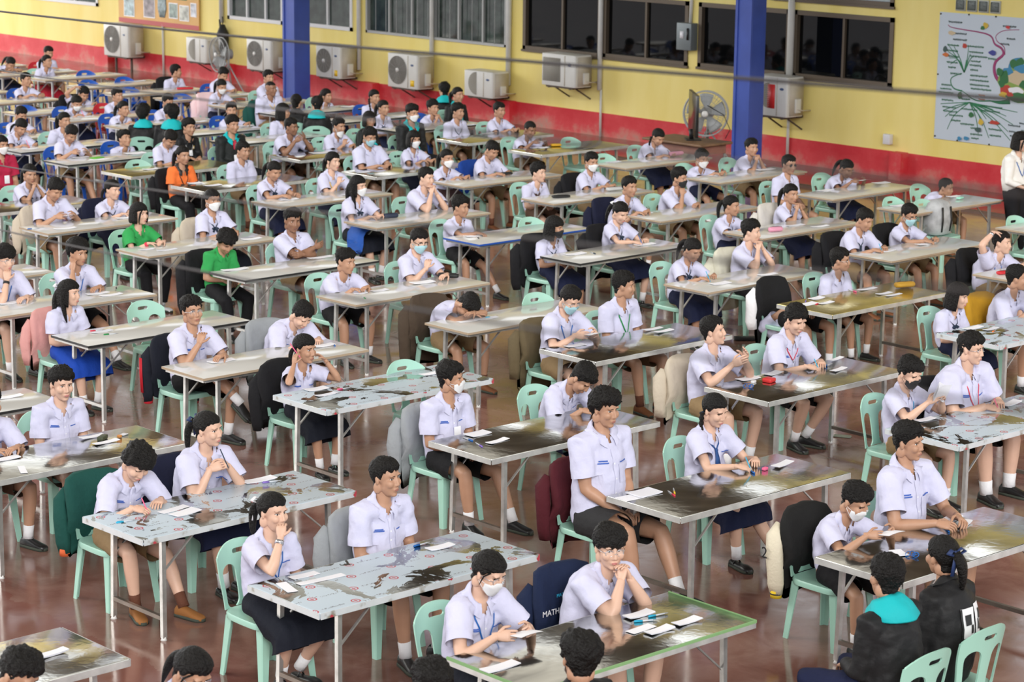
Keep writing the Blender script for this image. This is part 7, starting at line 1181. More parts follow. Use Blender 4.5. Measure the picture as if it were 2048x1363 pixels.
 ('pen', -19.958, 12.967, 2.6, 'blackl', 'dark pencil before the cheek-leaning student'),
 ('case', -18.227, 15.923, 0.7, 'black', 0.22, 0.085, 0.05, 'black pencil case beside the student in blue mask'),
 ('case', -14.84, 19.223, 1.2, 'yellow', 0.22, 0.1, 0.06, 'yellow and black pencil case on the golden table'),
 ('case', -21.589, 17.932, 1.4, 'navy', 0.2, 0.07, 0.06, 'dark blue pencil case near the long-haired masked student'),
 ('case', -21.491, 20.677, 1.2, 'black', 0.24, 0.1, 0.035, 'flat black pencil case before the brown neckerchief student'),
 ('case', -21.493, 21.645, 1.4, 'grey', 0.24, 0.09, 0.05, 'grey pencil case before the white mask student'),
 ('case', -18.002, 20.825, 1.3, 'pink', 0.18, 0.08, 0.06, 'pink pencil case on the small ponytail table'),
 ('case', -23.369, 24.784, 1.4, 'pink', 0.24, 0.09, 0.06, 'pinkish pencil case near the ribboned braids'),
 ('case', -23.431, 21.482, 1.4, 'black', 0.22, 0.08, 0.04, 'slim black pencil case at the cropped writer in blue jacket'),
 ('case', -14.633, 20.639, 1.4, 'red', 0.15, 0.08, 0.04, 'red pencil case before the scratching student'),
 ('case', -25.168, 24.096, 1.2, 'yellow', 0.16, 0.08, 0.05, 'orange-yellow pouch on the shiny table near folding hands'),
 ('case', -34.94, 24.253, 1.2, 'red', 0.3, 0.1, 0.04, 'bright red case on the table of the wall-turned student'),
 ('box', -12.878, 14.881, 0.2, (0.65, 0.03, 0.03), (0.09, 0.1, 0.035), 'red_box', 'box', 'red box between the palms student and the red-corded writer', 0.75),
 ('box', -12.938, 14.751, 0.2, (0.8, 0.8, 0.8), (0.03, 0.05, 0.02), 'eraser', 'eraser', 'white eraser beside the red box', 0.75),
 ('box', -11.002, 12.703, 0.2, (0.85, 0.15, 0.3), (0.03, 0.05, 0.02), 'eraser', 'eraser', 'pink eraser near the necktie writer', 0.75),
 ('box', -28.251, 18.092, 0.2, (0.15, 0.55, 0.05), (0.12, 0.2, 0.012), 'green_notepad', 'notepad', 'bright green paper on the table of the slip reader', 0.75),
 ('box', -18.221, 24.67, 0.2, (0.35, 0.75, 0.6), (0.06, 0.12, 0.02), 'mint_eraser_case', 'case', 'mint green case before the small shaven student', 0.75),
 ('box', -13.121, 16.195, 0.5, (0.25, 0.28, 0.22), (0.16, 0.08, 0.012), 'phone', 'phone', 'phone lying on the floor behind the long steel table', 0.0),
 ('box', -16.482, 18.631, 0.9, (0.02, 0.02, 0.02), (0.24, 0.09, 0.04), 'sandal', 'shoe', 'black sandal lying on the floor near the palms student', 0.0),
 ('box', -14.865, 9.503, 0.6, (0.05, 0.06, 0.03), (0.05, 0.11, 0.03), 'stapler', 'stapler', 'small stapler between two slip stacks on dark steel table', 0.75),
 ('box', -14.833, 9.635, 0.2, (0.6, 0.25, 0.06), (0.03, 0.03, 0.02), 'tape_roll', 'tape', 'small orange tape roll on the dark steel table', 0.75),
 ('box', -14.891, 9.71, 0.4, (0.75, 0.75, 0.8), (0.05, 0.07, 0.003), 'card', 'card', 'little white card at the far end of dark steel table', 0.75),
 ('rings', -12.861, 14.577, 'cluster of blue clips before the palms student', 0),
 ('rings', -8.983, 11.82, 'cluster of blue clips beside the paper pad', 0),
]
PIL1, PIL2 = (-37.529, 28.75), (-25.522, 28.75)
BPX, BPY = -17.815, 23.725
WIRES = [([-12.119, 6.936, 4.277], [-2.806, 4.105, 4.762], 'dark blurred wire crossing the yellow wall below the windows'), ([-12.965, 7.406, 3.858], [-1.447, 2.127, 4.916], 'dark wire crossing in front of the far tables'), ([-11.195, 6.373, 3.547], [-1.431, 2.116, 4.807], 'dark wire crossing in front of the middle rows'), ([-9.442, 5.363, 3.535], [-1.302, 1.937, 4.733], 'faint dark wire crossing the nearer rows')]
# ---------------------------------------------------------------- the hall: floor, wall and what hangs on it
WY = 29.7; RZ = .42
def mk_floor(N, L, b):
    tc = nn(N, L, 'ShaderNodeTexCoord'); p = tc.outputs['Object']
    n1 = nn(N, L, 'ShaderNodeTexNoise', {'Vector': p, 'Scale': .33, 'Detail': 5.0, 'Roughness': .6}); n2 = nn(N, L, 'ShaderNodeTexNoise', {'Vector': p, 'Scale': 2.2, 'Detail': 6.0, 'Roughness': .65, 'Distortion': .6}); n3 = nn(N, L, 'ShaderNodeTexNoise', {'Vector': p, 'Scale': 16.0, 'Detail': 4.0, 'Roughness': .7})
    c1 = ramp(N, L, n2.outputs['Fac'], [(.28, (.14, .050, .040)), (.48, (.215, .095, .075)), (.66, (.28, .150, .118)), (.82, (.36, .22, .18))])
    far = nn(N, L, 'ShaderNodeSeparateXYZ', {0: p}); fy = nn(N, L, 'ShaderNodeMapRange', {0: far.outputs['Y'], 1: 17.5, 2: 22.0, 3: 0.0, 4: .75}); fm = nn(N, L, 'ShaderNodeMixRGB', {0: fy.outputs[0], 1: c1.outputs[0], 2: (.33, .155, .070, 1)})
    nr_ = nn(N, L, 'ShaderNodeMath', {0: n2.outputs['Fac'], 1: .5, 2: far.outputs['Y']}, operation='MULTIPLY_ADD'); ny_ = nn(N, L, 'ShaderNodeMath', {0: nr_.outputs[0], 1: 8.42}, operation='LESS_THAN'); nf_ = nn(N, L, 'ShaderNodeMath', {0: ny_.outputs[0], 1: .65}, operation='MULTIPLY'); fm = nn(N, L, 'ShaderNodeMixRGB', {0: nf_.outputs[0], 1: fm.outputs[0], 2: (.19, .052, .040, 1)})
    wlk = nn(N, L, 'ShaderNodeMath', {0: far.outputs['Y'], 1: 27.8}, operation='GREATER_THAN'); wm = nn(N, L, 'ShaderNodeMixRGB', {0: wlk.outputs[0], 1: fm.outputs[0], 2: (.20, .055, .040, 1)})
    d = ramp(N, L, n1.outputs['Fac'], [(.42, (0, 0, 0)), (.60, (.55, .55, .55))]); dust = nn(N, L, 'ShaderNodeMixRGB', {0: d.outputs[0], 1: wm.outputs[0], 2: (.27, .165, .13, 1)})
    s = ramp(N, L, n3.outputs['Fac'], [(.68, (0, 0, 0)), (.78, (.35, .35, .35))]); sc = nn(N, L, 'ShaderNodeMixRGB', {0: s.outputs[0], 1: dust.outputs[0], 2: (.42, .31, .25, 1)}); L.new(sc.outputs[0], b.inputs['Base Color'])
    rr = nn(N, L, 'ShaderNodeMapRange', {0: n2.outputs['Fac'], 1: .3, 2: .75, 3: .06, 4: .26}); L.new(rr.outputs[0], b.inputs['Roughness']); b.inputs['Specular IOR Level'].default_value = .75
    bp = nn(N, L, 'ShaderNodeBump', {'Strength': .05, 'Distance': .01, 'Height': n2.outputs['Fac']}); L.new(bp.outputs[0], b.inputs['Normal'])
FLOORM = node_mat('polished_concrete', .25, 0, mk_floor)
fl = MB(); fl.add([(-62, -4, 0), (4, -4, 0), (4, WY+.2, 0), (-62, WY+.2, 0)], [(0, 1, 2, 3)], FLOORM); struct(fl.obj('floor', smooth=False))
kb = MB(); kb.box((-62, 27.72, .0), (-10, 27.86, .035), mat('kerb_concrete', (.14, .085, .065), .7, var=.2)); struct(kb.obj('trim_1', smooth=False))
def mk_yellow(N, L, b):
    tc = nn(N, L, 'ShaderNodeTexCoord'); mp = nn(N, L, 'ShaderNodeMapping', {'Vector': tc.outputs['Object'], 'Scale': (1, 1, .22)}); n = nn(N, L, 'ShaderNodeTexNoise', {'Vector': mp.outputs[0], 'Scale': 1.7, 'Detail': 5.0}); c = ramp(N, L, n.outputs['Fac'], [(.3, (.86, .70, .20)), (.7, (.93, .79, .30))]); L.new(c.outputs[0], b.inputs['Base Color'])
def mk_red(N, L, b):
    tc = nn(N, L, 'ShaderNodeTexCoord'); n = nn(N, L, 'ShaderNodeTexNoise', {'Vector': tc.outputs['Object'], 'Scale': 1.9, 'Detail': 6.0, 'Roughness': .65}); z = nn(N, L, 'ShaderNodeSeparateXYZ', {0: tc.outputs['Object']}); zz = nn(N, L, 'ShaderNodeMapRange', {0: z.outputs['Z'], 1: 0.0, 2: .30, 3: .22, 4: 0.0}); a = nn(N, L, 'ShaderNodeMath', {0: n.outputs['Fac'], 1: zz.outputs[0]}, operation='ADD')
    c = ramp(N, L, a.outputs[0], [(.42, (.60, .022, .035)), (.60, (.66, .05, .06)), (.74, (.62, .19, .16)), (.86, (.45, .28, .22))]); L.new(c.outputs[0], b.inputs['Base Color'])
YEL = node_mat('yellow_paint', .75, 0, mk_yellow); RED = node_mat('red_paint', .65, 0, mk_red); BLUEP = mat('blue_paint', (.050, .095, .42), .45, var=.12, vscale=3)
# openings
DARKF = mat('bronze_frame', (.13, .10, .07), .45, metal=.3); WHITEF = mat('white_frame', (.70, .71, .72), .5); GLASS = mat('dark_glass', (.003, .0035, .004), .03, spec=.22); GLASSG = mat('green_glass', (.045, .065, .055), .06, spec=.6, var=.5, vscale=5); GALV = mat('grey_frame', (.42, .43, .42), .5, metal=.2)
wins = [(1, -49.2, -46.15, 1.33, 2.6, WHITEF, GLASSG, 3), (2, -41.14, -39.2, 1.37, 2.6, WHITEF, GLASSG, 3), (3, -38.6, -36.93, 1.39, 2.6, WHITEF, GLASSG, 2), (4, -36.5, -32.38, 1.40, 3.0, GALV, GLASSG, 6), (5, -31.93, -29.9, 1.40, 2.52, DARKF, GLASS, 2), (6, -29.84, -27.78, 1.41, 2.52, DARKF, GLASS, 2),
        (7, -27.54, -25.5, 1.42, 2.52, DARKF, GLASS, 2), (8, -25.42, -23.36, 1.42, 2.52, DARKF, GLASS, 2), (9, -25.9, -23.38, 2.68, 3.3, DARKF, mat('frosted_glass', (.45, .5, .52), .3), 2)]
X0, X1, ZT = -62., -6., 8.2
mb = MB(); xs = [X0]; 
# the yellow wall is laid round the openings, column by column
cuts = sorted(set([X0+2.6*k for k in range(22) if X0+2.6*k < X1]+[X1]+[w[1] for w in wins]+[w[2] for w in wins]))
for a, b_ in zip(cuts, cuts[1:]):
    segs = [(RZ, ZT)] if int((a-X0)/2.6) % 2 else [(RZ, 5.7), (7.7, ZT)]  # unseen gaps high up, added for bright reflections on floor and tables
    for w in wins:
        if w[1] <= a+1e-6 and w[2] >= b_-1e-6: segs = [q for s0, s1 in segs for q in ((s0, min(s1, w[3])), (max(s0, w[4]), s1)) if q[1]-q[0] > 1e-4]
    for s0, s1 in segs: mb.add([(a, WY, s0), (b_, WY, s0), (b_, WY, s1), (a, WY, s1)], [(0, 1, 2, 3)], YEL)
for w in wins:   # reveals
    a, b_, s0, s1 = w[1:5]; d = WY+.12
    mb.add([(a, WY, s0), (b_, WY, s0), (b_, d, s0), (a, d, s0), (a, WY, s1), (b_, WY, s1), (b_, d, s1), (a, d, s1)], [(0, 1, 2, 3), (4, 7, 6, 5), (0, 3, 7, 4), (1, 5, 6, 2)], YEL)
struct(mb.obj('wall_back', smooth=False))
mb = MB(); mb.box((X0, WY-.004, 0), (X1, WY+.05, RZ), RED)
for a, b_ in ((-46.1, -45.55), (-41.3, -40.9), (-36.55, -36.1), (-32.5, -32.1), (-23.21, -22.98)):
    mb.box((a, WY-.18, 0), (b_, WY, RZ+.01), RED)
struct(mb.obj('baseboard_back', smooth=False))
for n_, a, b_, s0, s1, fm_, gm_, pn in wins:
    r = thing('window_%d' % n_, '', 'window'); del r['label']; del r['category']; LABELS.pop(); r['kind'] = 'structure'
    f = MB(); t = .075 if fm_ != GALV else .05; y0, y1 = WY-.025, WY+.09
    f.box((a, y0, s0), (b_, y1, s0+t), fm_); f.box((a, y0, s1-t), (b_, y1, s1), fm_); f.box((a, y0, s0), (a+t, y1, s1), fm_); f.box((b_-t, y0, s0), (b_, y1, s1), fm_)
    for k in range(1, pn): q = a+(b_-a)*k/pn; f.box((q-.022, y0+.03, s0), (q+.022, y1-.02, s1), fm_)
    if fm_ == DARKF: f.box((a-.02, y0-.02, s0-.03), (b_+.02, y0+.02, s0+.01), fm_)
    if fm_ == GALV:
        for k in range(1, 13): q = a+(b_-a)*k/13; f.tube([(q, y0+.0, s0+.03), (q, y0, s1)], .006, 6, GALV)
    struct(f.obj('window_frame', parent=r, smooth=False)); g = MB(); g.box((a+t*.5, WY+.055, s0+t*.5), (b_-t*.5, WY+.065, s1-t*.5), gm_); struct(g.obj('pane', parent=r, smooth=False))
# a near-black sheet stands in for the unlit rooms behind the panes
mb = MB(); mb.box((-62, WY+.5, 0), (-6, WY+.6, 5.6), mat('room_shade', (.02, .02, .02), .9)); struct(mb.obj('wall_dark_sheet', smooth=False))
# blue pillars
def pillar(x, y, w, d, n):
    b = MB(); b.rbox((x-w/2, y-d/2, 0), (x+w/2, y+d/2, 4.0), .015, BLUEP, 2, .002); f = .05
    b.box((x-w/2-.002, y-d/2-.018, 0), (x-w/2+.05, y-d/2, 4), BLUEP); b.box((x+w/2-.05, y-d/2-.018, 0), (x+w/2+.002, y-d/2, 4), BLUEP); o = b.obj('blue_pillar', smooth=False); o['kind'] = 'structure'; return o
pillar(*PIL1, .38, .38, 1); pillar(*PIL2, .345, .345, 2)
b = MB(); b.box((-62, 20, 8.0), (-4, WY+.6, 8.12), mat('roof_underside', (.17, .155, .13), .8)); struct(b.obj('ceiling', smooth=False))  # unseen stretch of roof, sized to darken table reflections yet let the sun in
# air conditioner outdoor units
ACW = mat('ac_casing', (.66, .66, .63), .5, var=.06, vscale=5); ACS = mat('ac_side', (.52, .47, .38), .6, var=.12, vscale=5); ACG = mat('ac_grille', (.16, .15, .13), .6); RUST = mat('rusty_bracket', (.09, .065, .05), .8, var=.3); STY = mat('sticker_yellow', (.85, .55, .02), .5); STR = mat('sticker_red', (.6, .03, .03), .5)
def ac_unit(x0, x1, z0, z1, label, style, sticker=None, legs=False):
    yb, yf = 29.56, 29.15; w = x1-x0; h = z1-z0; r = thing('air_conditioner_unit', label, 'air conditioner', ((x0+x1)/2, (yb+yf)/2, z0), 0, 'outdoor air conditioner units along the wall'); D = (yb-yf)/2; W2 = w/2
    c = MB(); c.rbox((-W2, -D, 0), (W2, D, h), .035, ACW, 3, .012); c.box((W2-.002, -D+.06, .02), (W2+.004, D-.01, h-.03), ACS); c.obj('casing', parent=r); f = MB(); cx = -W2*.30; cz = h*.52; R0 = min(h*.44, w*.30)
    if style == 'round':
        t = np.linspace(0, 2*np.pi, 33)
        f.add([(cx+R0*math.cos(a), -D-.004, cz+R0*math.sin(a)) for a in t[:-1]], [tuple(range(32))[::-1]], ACG)
        for k in range(1, 9): rr = R0*k/8; f.tube([(cx+rr*math.cos(a), -D-.012, cz+rr*math.sin(a)) for a in t], .0045, 5, mat('ac_wire', (.30, .29, .27), .5), cap=False)
        for k in range(12): a = k*math.pi/6; f.bar((cx, -D-.012, cz), (cx+R0*math.cos(a), -D-.012, cz+R0*math.sin(a)), .005, .005, mat('ac_wire', (.3, .29, .27), .5))
        f.tube([(cx, -D-.02, cz), (cx, -D-.008, cz)], R0*.17, 14, ACW)
    elif style == 'half':
        t = np.linspace(math.pi*.5, math.pi*1.5, 22); pts = [(cx+R0*.35+R0*1.05*math.cos(a), -D-.004, cz+R0*math.sin(a)) for a in t]; f.add(pts, [tuple(range(len(pts)))], mat('ac_mesh', (.30, .28, .23), .6))
        for k in range(14): z = cz-R0+R0*2*(k+.5)/14; q = math.sqrt(max(R0*R0-(z-cz)**2, 0)); f.bar((cx+R0*.35-q*1.05, -D-.010, z), (cx+R0*.35, -D-.010, z), .004, .008, mat('ac_wire', (.3, .29, .27), .5))
    else:
        f.box((-W2+.05, -D-.006, .08), (W2*.12, -D+.002, h-.07), mat('ac_mesh', (.30, .28, .23), .6))
        for k in range(22): z = .09+(h-.18)*k/21; f.bar((-W2+.05, -D-.010, z), (W2*.12, -D-.010, z), .005, .006, mat('ac_wire', (.3, .29, .27), .5))
    f.obj('fan_grille', parent=r)
    p = MB(); p.box((W2*.36, -D-.005, .02), (W2*.40, -D, h-.02), ACS); p.ell((W2*.66, -D-.004, h*.70), (.045, .004, .022), mat('ac_badge', (.06, .10, .22), .4)); p.obj('front_panel', parent=r)
    if sticker == 'y': s = MB(); s.box((W2*.55, -D-.006, h*.08), (W2*.80, -D-.001, h*.26), STY); s.obj('yellow_sticker', parent=r)
    if sticker == 'r': s = MB(); s.box((-W2*.2, -D-.006, h*.2), (W2*.25, -D-.001, h*.8), STR); s.obj('red_sticker', parent=r)
    v = MB(); v.rbox((W2, -D*.1, h*.10), (W2+.035, D*.55, h*.45), .01, ACW); v.tube([(W2+.03, .02, h*.2), (W2+.06, .10, h*.16), (W2+.05, D+.12, h*.14)], .012, 8, ACS); v.obj('valve_cover', parent=r)
    b = MB()
    for q in (-.62, .62): b.bar((q*W2, -D*.9, -.022), (q*W2, D+.14, -.022), .035, .04, RUST); b.bar((q*W2, -D*.1, -.04), (q*W2, D+.14, -.24), .025, .02, RUST) if not legs else b.bar((q*W2, 0, -.03), (q*W2, 0, -z0), .04, .04, RUST)
    b.bar((-W2*.75, -D*.85, -.015), (W2*.8, -D*.85, -.015), .03, .03, RUST); b.bar((-W2*.75, D*.85, -.015), (W2*.8, D*.85, -.015), .03, .03, RUST); b.obj('bracket', parent=r, smooth=False)
ac_unit(-45.13, -44.14, .34, 1.05, 'large round-fan air conditioner unit standing below the orange board', 'round', legs=True)
ac_unit(-41.94, -41.19, .45, .96, 'small half-grille air conditioner unit beside the hanging black umbrella', 'half')
ac_unit(-39.77, -38.92, .45, 1.10, 'round-fan air conditioner unit behind the dusty standing fan', 'round')
ac_unit(-37.44, -36.66, .49, 1.13, 'yellow-stickered round-fan air conditioner unit next to the blue pillar', 'round', 'y')
ac_unit(-35.19, -34.30, .48, 1.13, 'yellow-stickered round-fan air conditioner unit under the green barred window', 'round', 'y')
ac_unit(-32.96, -32.16, .50, .98, 'half-grille air conditioner unit just above the person with teal collar by the wall', 'half')
ac_unit(-30.86, -29.98, .88, 1.45, 'square-grille air conditioner unit under the dark sliding window', 'square')
ac_unit(-25.75, -25.05, .82, 1.47, 'air conditioner unit with red sticker behind the blue pillar', 'half', 'r')
# conduits
PVC = mat('pvc_white', (.66, .66, .63), .5, var=.08)
def pipe(name, pts, r, label, m=PVC):
    b = MB(); b.tube(pts, r, 10, m); tag(b.obj(name), label, 'pipe', 'white conduit pipes down the wall')
PY = WY-.05
for x, z0, r, lab in ((-41.32, 1.28, .05, 'white pipe ending above the black umbrella'), (-36.68, .65, .045, 'white pipe just beside the barred green window'), (-34.46, .67, .045, 'white pipe crossing the middle of the barred window'), (-32.28, .71, .05, 'white pipe between barred window and dark window'), (-29.87, .83, .045, 'white duct between the two dark windows'), (-25.45, 1.12, .06, 'white duct next to the second blue pillar')):
    pipe('conduit', [(x, PY, z0), (x, PY, 3.5)], r, lab)
pipe('thin_conduit', [(-29.85, WY-.03, 0), (-29.85, WY-.03, .85)], .022, 'thin white pipe running down through the red band')
pipe('thin_conduit', [(-25.45, WY-.03, .05), (-25.45, WY-.03, 1.12)], .025, 'thin white pipe below the duct near the second pillar')
pipe('thin_conduit', [(-43.55, WY-.03, 0), (-43.55, WY-.03, 1.1)], .025, 'thin grey pipe beside the large air conditioner')
pipe('thin_conduit', [(-25.60, WY-.04, .55), (-25.60, WY-.04, 1.35)], .022, 'short white pipe against the left side of the second pillar') if False else None
b = MB(); b.tube([(-27.72, WY-.03, 2.1), (-27.70, WY-.03, 2.6), (-27.70, WY-.03, 3.5)], .03, 8, PVC); tag(b.obj('conduit'), 'white pipe rising from the grey switch box', 'pipe', 'white conduit pipes down the wall')
# switch box
sb = thing('switch_box', 'grey metal switch box mounted between the dark windows', 'switch box', (-27.74, WY, 1.70)); b = MB(); b.rbox((-.17, -.17, 0), (.17, 0, .46), .012, mat('switch_grey', (.20, .23, .24), .45, metal=.3)); b.obj('case', parent=sb); b = MB(); b.box((-.08, -.178, .20), (.0, -.168, .32), CARD); b.obj('notice', parent=sb); b = MB(); b.bar((.11, -.19, .18), (.11, -.19, .38), .025, .03, BLACK); b.obj('handle', parent=sb)
b = MB(); b.rbox((-.07, -.09, 0), (.07, 0, .16), .01, mat('socket_white', (.72, .72, .74), .5)); tag(b.obj('wall_socket_box', loc=(-23.36, WY, .53)), 'small white box on the yellow wall above the red band', 'box')
for k in range(4):
    b = MB(); x = -22.10+k*.215; b.rbox((-.093, -.02, -.095), (.093, .03, .095), .01, mat('glass_block_rim', (.45, .47, .42), .3)); g = b.obj('glass_block', loc=(x, WY, 2.80)); c = MB(); c.rbox((-.072, -.028, -.074), (.072, -.018, .074), .02, mat('glass_block', (.10, .12, .11), .08, spec=.6, bump=.6, bscale=40)); c.obj('glass_face', parent=g); tag(g, 'glass block, %s of the four above the white mind map' % ('first', 'second', 'third', 'last')[k], 'glass block', 'glass blocks above the poster')
# orange information board
ob = thing('information_board', 'orange picture board with photographs and a green heading strip on the wall', 'board', (-45.25, WY-.02, 1.05)); OR = mat('board_orange', (.72, .42, .13), .6, var=.1, vscale=2)
b = MB(); b.box((0, -.03, 0), (3.1, 0, 2.0), OR); b.obj('panel', parent=ob, smooth=False)
b = MB(); b.box((0, -.034, 0), (3.1, -.030, .10), mat('board_red', (.50, .09, .09), .6)); b.obj('bottom_band', parent=ob, smooth=False)
for k, (x, z, w, h, c) in enumerate(((.22, .14, .42, .50, (.42, .55, .58)), (1.0, .16, .44, .46, (.30, .26, .28)), (1.98, .20, .34, .34, (.30, .40, .36)), (2.38, .17, .36, .34, (.55, .58, .52)), (2.80, .28, .22, .30, (.62, .66, .72)))):
    b = MB(); b.box((x, -.036, z), (x+w, -.031, z+h), CARD); b.box((x+.02, -.038, z+.02), (x+w-.02, -.036, z+h-.02), mat('photo_%d' % k, c, .5, var=.6, vscale=9)); b.obj('photograph', parent=ob, smooth=False)
b = MB(); b.rbox((1.98, -.036, .62), (2.66, -.031, .76), .0015, mat('board_green', (.02, .22, .10), .6)); b.obj('heading_strip', parent=ob)
b = MB(); b.tube([(1.72, -.037, .20), (1.72, -.037, .40), (1.72, -.037, .62), (1.72, -.037, .78)], [.10, .17, .15, .07], 10, mat('board_figure', (.32, .42, .44), .6, var=.5, vscale=20), flat=.02, up=(1, 0, 0)); b.obj('printed_figure', parent=ob)
b = MB(); b.box((.8, -.036, .72), (1.5, -.031, .80), STR); b.obj('red_strip', parent=ob, smooth=False)
# white mind-map poster
pm = thing('mind_map_poster', 'large white poster with a green branching mind map and a drawn village', 'poster', (-22.48, WY-.012, .71)); PW, PH = 3.1, 1.96
b = MB(); b.box((0, -.006, 0), (PW, 0, PH), mat('poster_white', (.58, .66, .74), .5)); b.obj('sheet', parent=pm, smooth=False)
GR = mat('poster_green', (.02, .20, .08), .6); PK = mat('poster_pink', (.35, .04, .16), .6); INKD = mat('poster_ink', (.05, .10, .09), .6); PB = mat('poster_blue', (.05, .25, .45), .6); POR = mat('poster_orange', (.6, .16, .03), .6)
SX, SZ = .0099, 1.96/254.
def pq(px, py): return ((px-1880)*SX*(1), -.009, PH-(py-22)*SZ)
g = MB()
def branch(pts, r0, r1, m):
    P = [np.array(pq(*p)) for p in pts]; n = len(P); t = np.linspace(0, 1, n*4); xs_ = np.interp(t, np.linspace(0, 1, n), [p[0] for p in P]); zs_ = np.interp(t, np.linspace(0, 1, n), [p[2] for p in P])
    k = np.array([.25, .5, .25]); 
    for _ in range(4): xs_[1:-1] = np.convolve(xs_, k, 'valid'); zs_[1:-1] = np.convolve(zs_, k, 'valid')
    g.tube(np.stack([xs_, np.full_like(xs_, -.008), zs_], -1), np.linspace(r0*1.5, max(r1*1.6, .005), len(t)), 6, m, flat=.08, up=(1, 0, 0))
C0 = (2015, 175)
branch([(2020, 185), (2000, 190), (1984, 188)], .03, .006, GR); branch([(1984, 188), (1960, 192), (1945, 185), (1930, 175)], .008, .004, GR); branch([(1930, 175), (1915, 173), (1908, 165), (1906, 150), (1928, 140)], .008, .004, GR)
for e in ((1898, 84), (1900, 100), (1902, 112), (1905, 124), (1910, 88), (1938, 86), (1942, 100), (1948, 104), (1935, 118)): branch([(1932, 138), ((1932+e[0])/2+2, 110), e], .006, .002, GR)
for e in ((1890, 205), (1895, 218), (1900, 230), (1905, 255)): branch([(1945, 196), (1915, (196+e[1])/2), e], .005, .002, GR)
for e in ((1965, 258), (1972, 240), (1978, 225), (1985, 262), (2015, 215), (2020, 245), (2025, 262), (2028, 230), (1990, 205), (2035, 205)): branch([(1945, 196), ((1945+e[0])/2+4, 198+(e[1]-198)*.4), e], .006, .002, GR)
branch([(2010, 155), (1998, 148), (1990, 138), (1987, 122), (1990, 108), (2006, 96), (2000, 82), (1985, 78), (1982, 62), (1965, 56), (1900, 52), (1897, 46)], .022, .003, PK); branch([(2006, 96), (2006, 80), (1990, 72), (1986, 60), (2000, 48), (2030, 45)], .005, .003, PK)
branch([(2022, 130), (2016, 118), (2022, 104), (2038, 100)], .03, .010, PB)
g.obj('branches', parent=pm)
g = MB(); r_ = random.Random(3)
def scribble(x, y, n, m):
    # a hand-written word: too small in the photograph to read
    n2 = int(n*1.3); X = [x+i*.8+r_.uniform(-.3, .3) for i in range(n2)]; P = [pq(X[i], y+(2.2 if i % 2 else -2.0)*r_.uniform(.35, 1)) for i in range(n2)]; g.tube(P, .0075, 4, m, flat=.1, up=(1, 0, 0))
for x, y, n in ((1898, 40, 26), (1902, 62, 30), (1908, 74, 26), (1898, 86, 22), (1898, 97, 20), (1900, 108, 20), (1898, 120, 20), (1902, 130, 14), (1936, 85, 30), (1940, 96, 26), (1942, 104, 32), (1944, 114, 18), (1942, 122, 22), (1944, 131, 14), (1944, 142, 32), (1944, 151, 34), (1944, 160, 36), (1946, 168, 38), (1890, 166, 18), (1888, 174, 22), (1885, 182, 28), (1892, 196, 22), (1894, 210, 26), (1896, 218, 26), (1930, 210, 30), (1966, 200, 40), (1968, 209, 34), (1908, 225, 26), (1912, 235, 18), (1930, 240, 26), (1950, 246, 16), (1950, 258, 22), (1952, 266, 14), (1982, 232, 22), (1984, 244, 24), (1986, 256, 22), (2020, 232, 22), (2022, 244, 20), (2024, 252, 18), (2000, 40, 24), (2008, 64, 16), (1906, 142, 20), (1930, 190, 16), (1976, 106, 18), (1998, 75, 16), (2040, 226, 10), (2044, 240, 12)): scribble(x, y, n, GR if y > 80 and x < 2000 else INKD)
for x, y in ((1962, 180), (1962, 187)): scribble(x, y, 12, POR)
g.obj('handwriting', parent=pm)['kind'] = 'stuff'
g = MB()
def blob(px, py, rx, rz_, m, k=0): x, y, z = pq(px, py); t = np.linspace(0, 2*np.pi, 16, endpoint=False); g.add([(x+rx*SX*math.cos(a)*(1+.15*math.sin(3*a+px)), -.0105-.0004*k, z+rz_*SZ*math.sin(a)*(1+.12*math.cos(4*a+py))) for a in t], [tuple(range(16))[::-1]], m)
DG = mat('village_green', (.03, .16, .05), .6); LG = mat('village_light', (.25, .38, .08), .6); TAN = mat('village_tan', (.62, .50, .32), .6); RDV = mat('village_red', (.50, .05, .03), .6); YV = mat('village_yellow', (.65, .45, .05), .6)
for px, py, rx, rz_, m in ((2035, 150, 36, 34, LG), (2038, 138, 28, 14, TAN), (2012, 128, 8, 8, PB), (2008, 140, 8, 14, DG), (2012, 165, 12, 11, RDV), (2030, 165, 14, 9, CARD), (2008, 174, 8, 6, YV), (2034, 176, 20, 9, DG), (2024, 112, 8, 9, DG), (2036, 108, 7, 9, DG), (2004, 152, 6, 8, DG), (2040, 120, 14, 8, PB), (2020, 172, 6, 5, RDV), (2045, 150, 9, 8, DG)): blob(px, py, rx, rz_, m, len(g.v))
for px, py, rx, rz_, m in ((1968, 42, 5, 6, YV), (1963, 47, 4, 4, DG), (1905, 62, 7, 4, TAN), (1894, 95, 4, 6, INKD), (1896, 106, 6, 4, POR), (1931, 85, 4, 5, RDV), (1984, 94, 7, 5, mat('poster_navy', (.05, .06, .3), .6)), (1999, 130, 6, 8, DG), (1927, 184, 4, 7, DG), (1950, 220, 5, 5, DG), (1969, 232, 5, 6, YV), (1965, 248, 6, 5, INKD), (1994, 230, 9, 4, RDV), (1930, 270, 4, 4, PB), (1943, 268, 5, 4, PB), (2010, 42, 4, 3, STR), (2045, 50, 5, 3, POR)): blob(px, py, rx, rz_, m, len(g.v))
g.obj('printed_pattern', parent=pm)['kind'] = 'stuff'
g = MB()
for x, z in ((.02, PH-.03), (.02, .04), (.02, 1.0), (.55, PH-.01), (1.05, PH-.01), (.45, .01), (1.05, .01)): g.ell((x, -.010, z), (.016, .008, .016), BLACK, nu=8, nv=4)
g.obj('pins', parent=pm)
